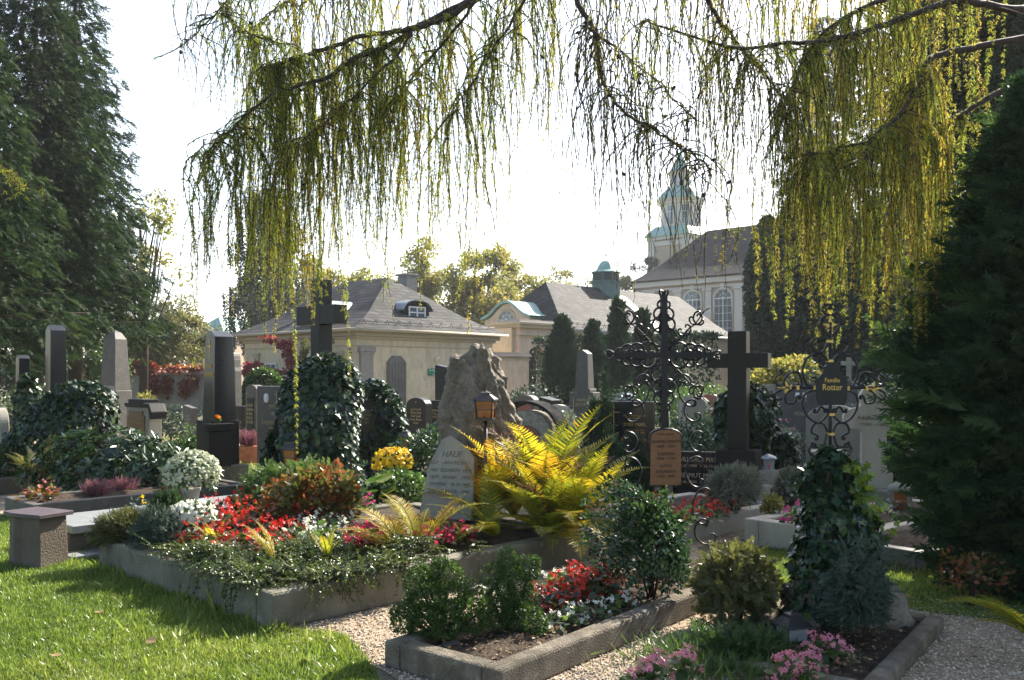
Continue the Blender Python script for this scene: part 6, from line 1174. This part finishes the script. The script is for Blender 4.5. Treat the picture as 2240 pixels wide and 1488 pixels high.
for i in range(46):
    side = i % 3 == 0; q = rng.uniform(.25, 1.05) if not side else rng.uniform(.2, .95); t = np.linspace(0, 1, 12); ln_ = rng.uniform(.06, .20)
    if not side: S_ = np.stack([q + .12 * t * rng.normal(.5, .6), .1 - .16 * np.minimum(t * 2, 1) - .02 * t, .27 - ln_ * np.maximum(t - .35, 0) * 1.5], 1)
    else: S_ = np.stack([.1 - .16 * np.minimum(t * 2, 1) - .02 * t, q + .1 * t * rng.normal(0, .6), .27 - ln_ * np.maximum(t - .35, 0) * 1.5], 1)
    mb.tube(S_, .002, 4, 1); k = 26; j = rng.integers(0, 12, k); mb.scat(LEAF, S_[j] + rng.normal(0, .006, (k, 3)), rng.normal(0, .6, (k, 3)) + [0, 0, -.4], rng.standard_normal((k, 3)), .020 * rng.uniform(.7, 1.3, k), rng.random(k))
mb.build('foliage', [M['cotone'], M['twigb']], T)
rock('small_boulder', 'small grey stone half sunk in cotoneaster before the azalea', bed(617, 1203, .27), (.10, .08, .05), 'greyst', 8, .2, 4)
rock('small_boulder', 'flat dark stone at the foot of the dwarf cypress', G(990, 1415, .09), (.07, .05, .03), 'greyst', 9, .2, 4)
# low planting of the begonia bed
T = thing('dianthus_mat', 'low mat of narrow green leaves in front of the black square lantern', 'plant', G(1590, 1462)); mb = MB(); n = 2600; P = rng.normal(0, 1, (n, 3)) * [.22, .16, .0] + [0, 0, .05]; P[:, 1] += -.0
mb.scat(BLADE, P, rng.normal(0, .55, (n, 3)) + [0, 0, .7], rng.standard_normal((n, 3)), .085 * rng.uniform(.6, 1.4, n), rng.random(n)); mb.build('leaves', M['green2'], T)
bush('feathery_mat', 'flat dark feathery shrub spreading behind the square lantern', G(1640, 1440, .05), (.20, .13, .05), 900, 'green2', .075, SPRAY, .05, lay=.7, seed=31, tint=(0, .5))
bush('rowan_seedling', 'thin seedling with orange-tinged leaves at the foot of the thuja', G(2120, 1330), (.22, .2, .18), 260, 'bronze', .036, LEAF, .22, lay=.9, seed=32)
T = thing('grave_light', 'bright red plastic grave light on the ivy rock', 'candle', AT(1919, 5.55, .44)); mb = MB(); mb.lathe([(.018, 0), (.026, .02), (.024, .05), (.018, .056)], k=14); mb.build('red_cup', M['candle'], T); mb = MB(); mb.lathe([(.022, -.012), (.022, 0)], k=14); mb.build('base', M['iron'], T)
T = thing('grave_light', 'red plastic grave light lying at the kerb of the big bed', 'candle', bed(463, 1212, .26)); mb = MB(); mb.lathe([(.03, 0), (.038, .03), (.036, .085), (.026, .095)], k=14); mb.build('red_cup', M['candle'], T); mb = MB(); mb.lathe([(.034, -.01), (.034, 0)], k=14); mb.build('base', M['iron'], T)
# foreground thuja
T = thing('thuja', 'massive dark thuja filling the picture edge above the grey granite kerb', 'conifer', (4.15, 6.75, 0)); mb = MB(); mb.tube([(0, 0, 0), (0, 0, 3.6)], [.09, .02], 8)
zz = [0, .25, .6, 1.2, 1.9, 2.5, 3.1, 3.5, 3.9]; rr_ = [.70, .80, .90, 1.0, 1.0, .76, .52, .32, .06]
nb = 1150; z = 3.9 * rng.random(nb) ** 1.1; rb = np.interp(z, zz, rr_); a = rng.uniform(0, 6.283, nb); fr = MB(); PP = []; DD = []; NN = []
for i in range(nb):
    h = np.array([math.cos(a[i]), math.sin(a[i]), 0]); k = 15; l = rb[i] * (rng.uniform(.72, 1.08) if rng.random() < .8 else rng.uniform(1.05, 1.28)) * (1 + .10 * math.sin(a[i] * 4 + z[i] * 5)); t = rng.uniform(.5, 1, k); s = np.array([-h[1], h[0], 0])
    P = h * (l * t)[:, None] + s * (rng.normal(0, .09, k))[:, None]; P[:, 2] += z[i] + .25 * (t - .5) * l + rng.normal(0, .05, k) - .1 * t
    PP.append(P); DD.append(h * .8 + s * rng.normal(0, .5, k)[:, None] + [0, 0, .42] + rng.normal(0, .2, (k, 3))); NN.append(np.tile(np.array([0, 0, .5]) - h * .2, (k, 1)) + s * rng.normal(0, .8, k)[:, None] + rng.normal(0, .35, (k, 3)))
    if i % 6 == 0: mb.tube([(0, 0, max(.1, z[i] - .35)), tuple(h * l * .5 + [0, 0, z[i] - .1]), tuple(h * l * .9 + [0, 0, z[i] + .05])], [.014, .009, .004], 4)
mb.build('trunk', M['bark'], T); P = np.concatenate(PP); n = len(P); THU = twig(22, .42, .052, .66, .22, 17, False); fr.scat(THU, P, np.concatenate(DD), np.concatenate(NN), .23 * rng.uniform(.6, 1.35, n), rng.random(n)); fr.build('foliage', M['thuja'], T)
# ================================================================== larch overhanging the scene
T = thing('larch', 'old larch with long drooping golden-green needle strands hanging over the cemetery', 'tree', (5.9, 8.6, 0)); TL = np.array([5.9, 8.6, 0])
mb = MB(); mb.tube([(0, 0, 0), (.05, 0, 3), (0, .05, 8), (0, 0, 13)], [.30, .24, .17, .05], 12); mb.build('trunk', M['bark'], T)
def lim(pts, y0, y1): n = len(pts); return [np.array(AT(u, y0 + (y1 - y0) * i / (n - 1), ZV(v, y0 + (y1 - y0) * i / (n - 1)))) for i, (u, v) in enumerate(pts)]
def smooth(P, m=10):
    P = np.array(P); out = []
    for i in range(len(P) - 1):
        p0 = P[max(i - 1, 0)]; p1 = P[i]; p2 = P[i + 1]; p3 = P[min(i + 2, len(P) - 1)]
        for f in np.linspace(0, 1, m, endpoint=False): out.append(.5 * (2 * p1 + (p2 - p0) * f + (2 * p0 - 5 * p1 + 4 * p2 - p3) * f * f + (3 * p1 - p0 - 3 * p2 + p3) * f ** 3))
    return np.array(out + [P[-1]])
# (photo-measured run, depth at start / end, start radius, strands, strand length range in m, needle density, tint range)
clump = lambda n0, n, k: np.sort(rng.integers(n0, n, k))
BR = [
 ([(1500, -260), (1250, -120), (1040, 0), (955, 40), (830, 68), (720, 98), (640, 122), (590, 140)], 7.6, 6.9, .050, 120, (.5, 1.75), 1.0, (.0, .75)),
 ([(1250, -120), (950, 40), (850, 90), (780, 118), (690, 172), (590, 215), (510, 285), (452, 340)], 7.5, 6.5, .040, 95, (.3, 1.45), 1.0, (.0, .7)),
 ([(760, -160), (560, -60), (500, 0), (535, 45), (600, 62), (660, 78)], 7.3, 7.0, .022, 34, (.15, .75), .9, (.0, .5)),
 ([(640, -150), (500, 0), (430, 75), (352, 127)], 7.0, 6.8, .012, 9, (.1, .5), .5, (.0, .4)),
 ([(900, 70), (840, 150), (760, 240), (700, 300), (660, 350)], 7.0, 6.7, .016, 36, (.5, 1.5), 1.0, (.15, .9)),
 ([(1040, 0), (960, 110), (900, 190), (850, 240), (700, 260)], 7.1, 7.3, .018, 38, (.5, 1.5), 1.0, (.1, .9)),
 ([(1300, -200), (1180, -60), (1110, 60), (1050, 150), (1000, 230)], 7.4, 6.9, .024, 44, (.4, 1.5), .8, (.0, .7)),
 ([(1230, -200), (1252, 0), (1289, 61), (1303, 108), (1310, 188), (1355, 235), (1426, 282), (1501, 329), (1560, 380)], 6.6, 6.2, .030, 58, (.2, 1.25), .42, (.1, .8)),
 ([(1289, 61), (1360, 110), (1426, 160), (1468, 202), (1520, 250)], 6.4, 6.8, .012, 26, (.2, 1.0), .35, (.1, .8)),
 ([(1500, -160), (1548, 0), (1586, 80), (1619, 141), (1670, 202), (1720, 260)], 6.8, 6.6, .030, 48, (.3, 1.4), .65, (.2, .9)),
 ([(2500, -40), (2235, 20), (2089, 10), (1905, 75), (1764, 101), (1595, 108), (1398, 54)], 7.5, 6.3, .05, 85, (.3, 1.35), .75, (.1, .8)),
 ([(2600, 0), (2235, 85), (2047, 127), (2009, 169), (1960, 240), (1896, 301), (1850, 350)], 7.7, 6.4, .05, 95, (.5, 1.75), 1.0, (.2, .9)),
 ([(2600, 100), (2235, 179), (2094, 254), (2000, 282), (1858, 330), (1780, 350)], 7.9, 6.5, .042, 85, (.5, 1.7), 1.0, (.1, .8)),
 ([(2500, -160), (2150, -80), (1950, -20), (1800, 60), (1740, 160), (1700, 230)], 7.5, 6.5, .035, 80, (.4, 1.6), 1.0, (.1, .8)),
 ([(1650, -160), (1400, -90), (1150, -60), (900, -70), (620, -60), (420, -70)], 7.7, 7.2, .03, 70, (.3, 1.3), .55, (.0, .6)),
 ([(2200, -120), (1950, -70), (1700, -50), (1450, -50), (1200, -70)], 8.4, 7.4, .035, 95, (.4, 1.7), .5, (.1, .8)),
 ([(2400, -220), (2200, -160), (2000, -110), (1850, -90), (1720, -100)], 7.9, 6.9, .035, 70, (.5, 1.8), .9, (.15, .85)),
 ([(1900, -140), (1700, -90), (1500, -75), (1300, -60), (1120, -80)], 7.3, 7.0, .028, 60, (.4, 1.5), .6, (.1, .8)),
 ([(1000, -150), (860, -60), (740, -30), (620, 10), (560, 60)], 8.4, 8.0, .025, 70, (.6, 2.2), .9, (.1, .8)),
 ([(-260, 330), (-60, 350), (20, 372), (60, 405)], 6.5, 6.5, .012, 8, (.05, .18), 1.2, (.3, .8)),
]
NEED = [(-.06, 0, 0), (.06, 0, 0), (.035, 1, .06), (-.035, 1, .06)], [(0, 1, 2, 3)]
cones = []
for bi, (pts, y0, y1, r0, ns, (l0, l1), nd, tint) in enumerate(BR):
    P = smooth(lim(pts, y0, y1)) - TL; n = len(P); P = P + np.cumsum(rng.normal(0, .006, P.shape), 0); mb = MB(); r_ = .72 * np.linspace(r0, max(.005, r0 * .18), n); mb.tube(P, r_, 7)
    SP = []; SD = []; ST = []; n0 = int(n * (.36 if bi in (10, 11, 12, 13, 17) else .17)); CL = clump(n0, n, max(12, int(ns * .9))); LF = rng.uniform(.65, 1.4, n)
    # short shoots along the limb itself
    m = int(n * 8); j = rng.integers(n // 4, n, m); SP.append(P[j] + rng.normal(0, .012, (m, 3))); SD.append(rng.standard_normal((m, 3))); ST.append(tint[0] + (tint[1] - tint[0]) * rng.random(m))
    if r0 >= .012 and bi not in (19,):   # knobbly side twigs
        for q in range(int(ns * .5)):
            j = rng.integers(n // 5, n); d = rng.standard_normal(3) * [1, .8, .5] + [0, 0, -.5]; d /= np.linalg.norm(d); l = rng.uniform(.08, .3); t = np.linspace(0, 1, 5)[:, None]; mb.tube(P[j] + d * l * t + np.array([0, 0, -.1 * l]) * t ** 2, [.005, .004, .003, .002, .001], 4)
    for q in range(int(ns * (1.0 if bi in (10, 11, 12, 13, 17) else 1.25 if nd > .7 else 1.75))):
        j = int(np.clip(CL[rng.integers(0, len(CL))] + rng.normal(0, 1.1), n0, n - 1)); a = rng.uniform(0, 6.283); o = np.array([math.cos(a), math.sin(a) * .8, 0]) * rng.uniform(.03, .28); l = LF[j] * 1.15 * rng.triangular(l0, l0 + .55 * (l1 - l0), l1); m = max(6, int(l / .045))
        zlow = (2.25 + rng.normal(0, .27) if bi not in (10, 11, 12, 13, 17) else 2.12 + rng.normal(0, .30)) - (.4 if rng.random() < .05 else 0)
        l = min(l, max(.15, P[j][2] - zlow)); m = max(6, int(l / .045))
        t = np.linspace(0, 1, m); w_ = rng.normal(0, .05, 2); ph = rng.uniform(0, 6, 2)
        S = P[j] + o * np.minimum(t * 3, 1)[:, None] ** .6 + np.stack([w_[0] * np.sin(t * 5 + ph[0]), w_[1] * np.sin(t * 4 + ph[1]), -l * t ** 1.15 + .05 * np.sin(np.minimum(t * 4, math.pi)) * (l > .4)], 1); S[1:] += np.cumsum(rng.normal(0, .005, (m - 1, 3)), 0)
        mb.tube(S, np.linspace(.0045, .0016, m), 4); bt = max(0, rng.uniform(*tint) - .12); dn = nd * rng.uniform(.55, 1.25)
        def needle_rope(S_, t_, l_, size=1.0):
            k = max(4, int(l_ / (.012 if nd > .7 else .022))); tt = rng.random(k); tt = tt[rng.random(k) < .45 + .55 * np.sin(tt * 19 + ph[0]) ** 2] if nd < .7 else tt; k = len(tt); base = np.stack([np.interp(tt, t_, S_[:, i]) for i in range(3)], 1); nn = 4 if nd > .7 else 4
            g_ = np.repeat(base, nn, 0); ll = len(g_); t2_ = np.repeat(tt, nn); a_ = rng.uniform(0, 6.283, ll); d_ = np.stack([np.cos(a_), np.sin(a_), -.75 + rng.normal(0, .35, ll)], 1)
            SP.append(g_ + rng.normal(0, .0015, (ll, 3))); SD.append(d_ * (size * min(1, .5 + .6 * dn) * (1 - .45 * t2_ ** 2))[:, None]); ST.append(np.clip(bt + .12 * t2_ + rng.normal(0, .12, ll), 0, 1))
        needle_rope(S, t, l)
        if rng.random() < .5 * nd:   # forked side strand
            c = rng.integers(m // 4, m - 2); l2 = l * rng.uniform(.2, .5); m2 = max(5, int(l2 / .05)); t2 = np.linspace(0, 1, m2); a2 = rng.uniform(0, 6.28)
            S2 = S[c] + np.stack([.07 * math.cos(a2) * t2 ** .6, .07 * math.sin(a2) * t2 ** .6, -l2 * t2], 1); mb.tube(S2, .0018, 4); needle_rope(S2, t2, l2, .85)
        if rng.random() < .10: cones.append(S[rng.integers(1, max(2, m // 2))])
    br = mb.build('branch', M['twigb'], T)
    nb_ = MB(); SP = np.concatenate(SP); SD = np.concatenate(SD); ST = np.concatenate(ST); k = len(SP); nb_.scat(NEED, SP, SD, rng.standard_normal((k, 3)), .034 * (.55 + .45 * min(1, nd)) * np.clip(np.linalg.norm(SD, axis=1) / 1.25, .35, 1.15) * rng.uniform(.75, 1.15, k), ST); nb_.build('needles', M['larch'], br)
mb = MB(); mb.lathe([(.002, -.018), (.010, -.012), (.013, 0), (.010, .012), (.003, .02)], k=8); c0 = mb.build('cone', M['twigb'], T); c0.location = cones[0]
for c in cones[1:60]:
    o = c0.copy(); col.objects.link(o); o.parent = T; o.location = c + np.array([rng.normal(0, .012), rng.normal(0, .012), 0]); o.rotation_euler = (rng.uniform(0, 6), rng.uniform(0, 6), 0)
# ================================================================== grass, pebbles, litter
def in_grave(P, T, Lx, Ly, pad=.0):
    c, s = math.cos(T.rotation_euler.z), math.sin(T.rotation_euler.z); d = P[:, :2] - np.array(T.location[:2]); x = d[:, 0] * c + d[:, 1] * s; y = -d[:, 0] * s + d[:, 1] * c; return (x > -pad) & (x < Lx + pad) & (y > -pad) & (y < Ly + pad)
OBST = [(big, 3.22, 2.66), (g2, 2.55, .82), (g3, 1.62, .98), (g4, 1.75, 1.25), (g5, 2.5, 1.18), (g6, 1.9, 1.1), (kl1, 2.6, .9), (kl2, 2.8, 1.3), (slabg, 2.7, .72)]
def free(P, pad=-.005):
    k = np.ones(len(P), bool)
    for o_ in OBST: k &= ~in_grave(P, o_[0], o_[1], o_[2], pad)
    return k
def lawn(name, poly, n, box, size=(.022, .05), far=False):
    k0 = 0; out = []
    x0, x1, y0, y1 = box
    y = 1 / (1 / y0 - rng.random(n) * (1 / y0 - 1 / y1)); x = x0 + (x1 - x0) * rng.random(n); P = np.stack([x, y, np.full(n, .004)], 1); f = inside(P, poly) & free(P) & (np.abs(x / y) < .60) ; P = P[f]; n = len(P)
    cl = .5 + .5 * np.sin(P[:, 0] * 9 + 2 * np.sin(P[:, 1] * 5)) * np.sin(P[:, 1] * 8 + 1.5 * np.sin(P[:, 0] * 6)); s = (size[0] + (size[1] - size[0]) * rng.random(n)) * (.75 + .5 * cl)
    edge = np.zeros(n, bool)
    for o_ in OBST: edge |= in_grave(P, o_[0], o_[1], o_[2], .05)
    s[edge] *= rng.uniform(1.0, 2.2, edge.sum()); wd_ = rng.random(n) < .012; s[wd_] *= rng.uniform(1.4, 2.4, wd_.sum()); mb = MB(); D = rng.normal(0, .42, (n, 3)); D[:, 2] = 1; D[edge, :2] *= .7
    mb.scat(BLADE, P, D, rng.standard_normal((n, 3)), s, np.clip(.22 + .30 * cl + .18 * np.sin(P[:, 0] * 2.3 + 1.3 * np.sin(P[:, 1] * 1.9)) + rng.normal(0, .24, n), 0, 1)); o = mb.build(name, M['grass']); return tag(o, 'bright short lawn grass', 'grass', kind='stuff')
M['grassblade'] = M['grass']
BLADE = ([(-.075, 0, 0), (.075, 0, 0), (.055, .55, .10), (-.055, .55, .10), (0, 1, .38)], [(0, 1, 2, 3), (3, 2, 4)])
lawn('grass', LAWN, 330000, (-5.6, .2, 3.9, 11.5))
lawn('grass', LAWN2, 60000, (1.4, 5.2, 5.0, 8.4))
far_ = [(-9, 14), (-4, 12), (-2, 14.5), (-4, 22), (-12, 24)]
lawn('grass', far_, 26000, (-9, -2, 12, 23), (.05, .10))
OCT = ([(1, 0, 0), (-.9, .1, 0), (0, .8, .1), (.1, -.9, 0), (0, .1, .6), (.05, 0, -.5), (.6, .55, .25), (-.55, -.5, .3)], [(0, 6, 4), (6, 2, 4), (2, 1, 4), (1, 7, 4), (7, 3, 4), (3, 0, 4), (0, 5, 6), (2, 5, 1), (1, 5, 7), (3, 5, 0)])
def pebbles(poly, n, box, s):
    x0, x1, y0, y1 = box; y = 1 / (1 / y0 - rng.random(n) * (1 / y0 - 1 / y1)); P = np.stack([x0 + (x1 - x0) * rng.random(n), y, np.full(n, .007)], 1); P = P[inside(P, poly) & free(P, .0)]; n = len(P); mb = MB()
    mb.scat(OCT, P, rng.standard_normal((n, 3)) * [1, 1, .3], rng.normal(0, .35, (n, 3)) + [0, 0, 1], s * rng.uniform(.5, 1.35, n), rng.random(n)); return tag(mb.build('gravel', M['pebble']), 'pale gravel of the path between the grave beds', 'gravel', kind='stuff')
pebbles(GRAV, 60000, (-1.6, 4.4, 3.8, 9.5), .0085)
def litter(poly, n, box, z):
    x0, x1, y0, y1 = box; P = np.stack([x0 + (x1 - x0) * rng.random(n), y0 + (y1 - y0) * rng.random(n), np.full(n, z)], 1); P = P[inside(P, poly)]; n = len(P); mb = MB()
    mb.scat(LEAF, P + [0, 0, .0], rng.standard_normal((n, 3)) * [1, 1, .25], rng.normal(0, .4, (n, 3)) + [0, 0, 1], .022 * rng.uniform(.4, 1.6, n), rng.random(n)); return tag(mb.build('leaf_litter', M['litter']), 'dry needles and leaf litter strewn on the soil', 'litter', kind='stuff')
M['litter'] = leafm('dry_litter', [(.10, .06, .03), (.22, .14, .07), (.34, .25, .14), (.16, .07, .03)], .2, .7, .2)
def quad(T, Lx, Ly): c, s_ = math.cos(T.rotation_euler.z), math.sin(T.rotation_euler.z); return [(T.location.x + x * c - y * s_, T.location.y + x * s_ + y * c) for x, y in ((.13, .13), (Lx - .13, .13), (Lx - .13, Ly - .13), (.13, Ly - .13))]
litter(quad(g3, 1.62, .98), 9000, (.8, 4.2, 4.2, 7.2), .095); litter(quad(g2, 2.55, .82), 5000, (-1, 2.4, 4.4, 7.2), .135); litter(GRAV, 2200, (-1.5, 4, 4, 9), .014)
# a few fallen leaves on the lawn
lf = None
for i, (u, v) in enumerate(((320, 1405), (128, 1440), (660, 1445), (215, 1340), (720, 1400), (505, 1360), (880, 1440), (1640, 1255), (1990, 1310), (1540, 1340))):
    if lf is None:
        mb = MB(); mb.scat(ROUND, [(0, 0, .012)], [(0, 1, .15)], [(.3, 0, 1)], .06, .4); lf = mb.build('fallen_leaf', M['litter']); o = lf
    else: o = lf.copy(); col.objects.link(o)
    o.location = G(u, v, .03); o.rotation_euler = (rng.normal(0, .3), rng.normal(0, .3), rng.uniform(0, 6)); tag(o, 'dry reddish-brown leaf fallen on the ground', 'leaf', 'fallen leaves')
# ================================================================== morning haze: one closed box of thin air round everything
m = bpy.data.materials.new('thin_haze'); m.use_nodes = True; m.node_tree.nodes.clear()
pv = m.node_tree.nodes.new('ShaderNodeVolumePrincipled'); mo_ = m.node_tree.nodes.new('ShaderNodeOutputMaterial'); m.node_tree.links.new(pv.outputs[0], mo_.inputs['Volume'])
pv.inputs['Color'].default_value = (.92, .95, 1.0, 1); pv.inputs['Density'].default_value = .0004; pv.inputs['Anisotropy'].default_value = .35
o = MB().box((0, 102, 15.5), (304, 262, 33)).build('haze', m); tag(o, 'pale sunlit morning haze filling the cemetery air', 'haze', kind='stuff')
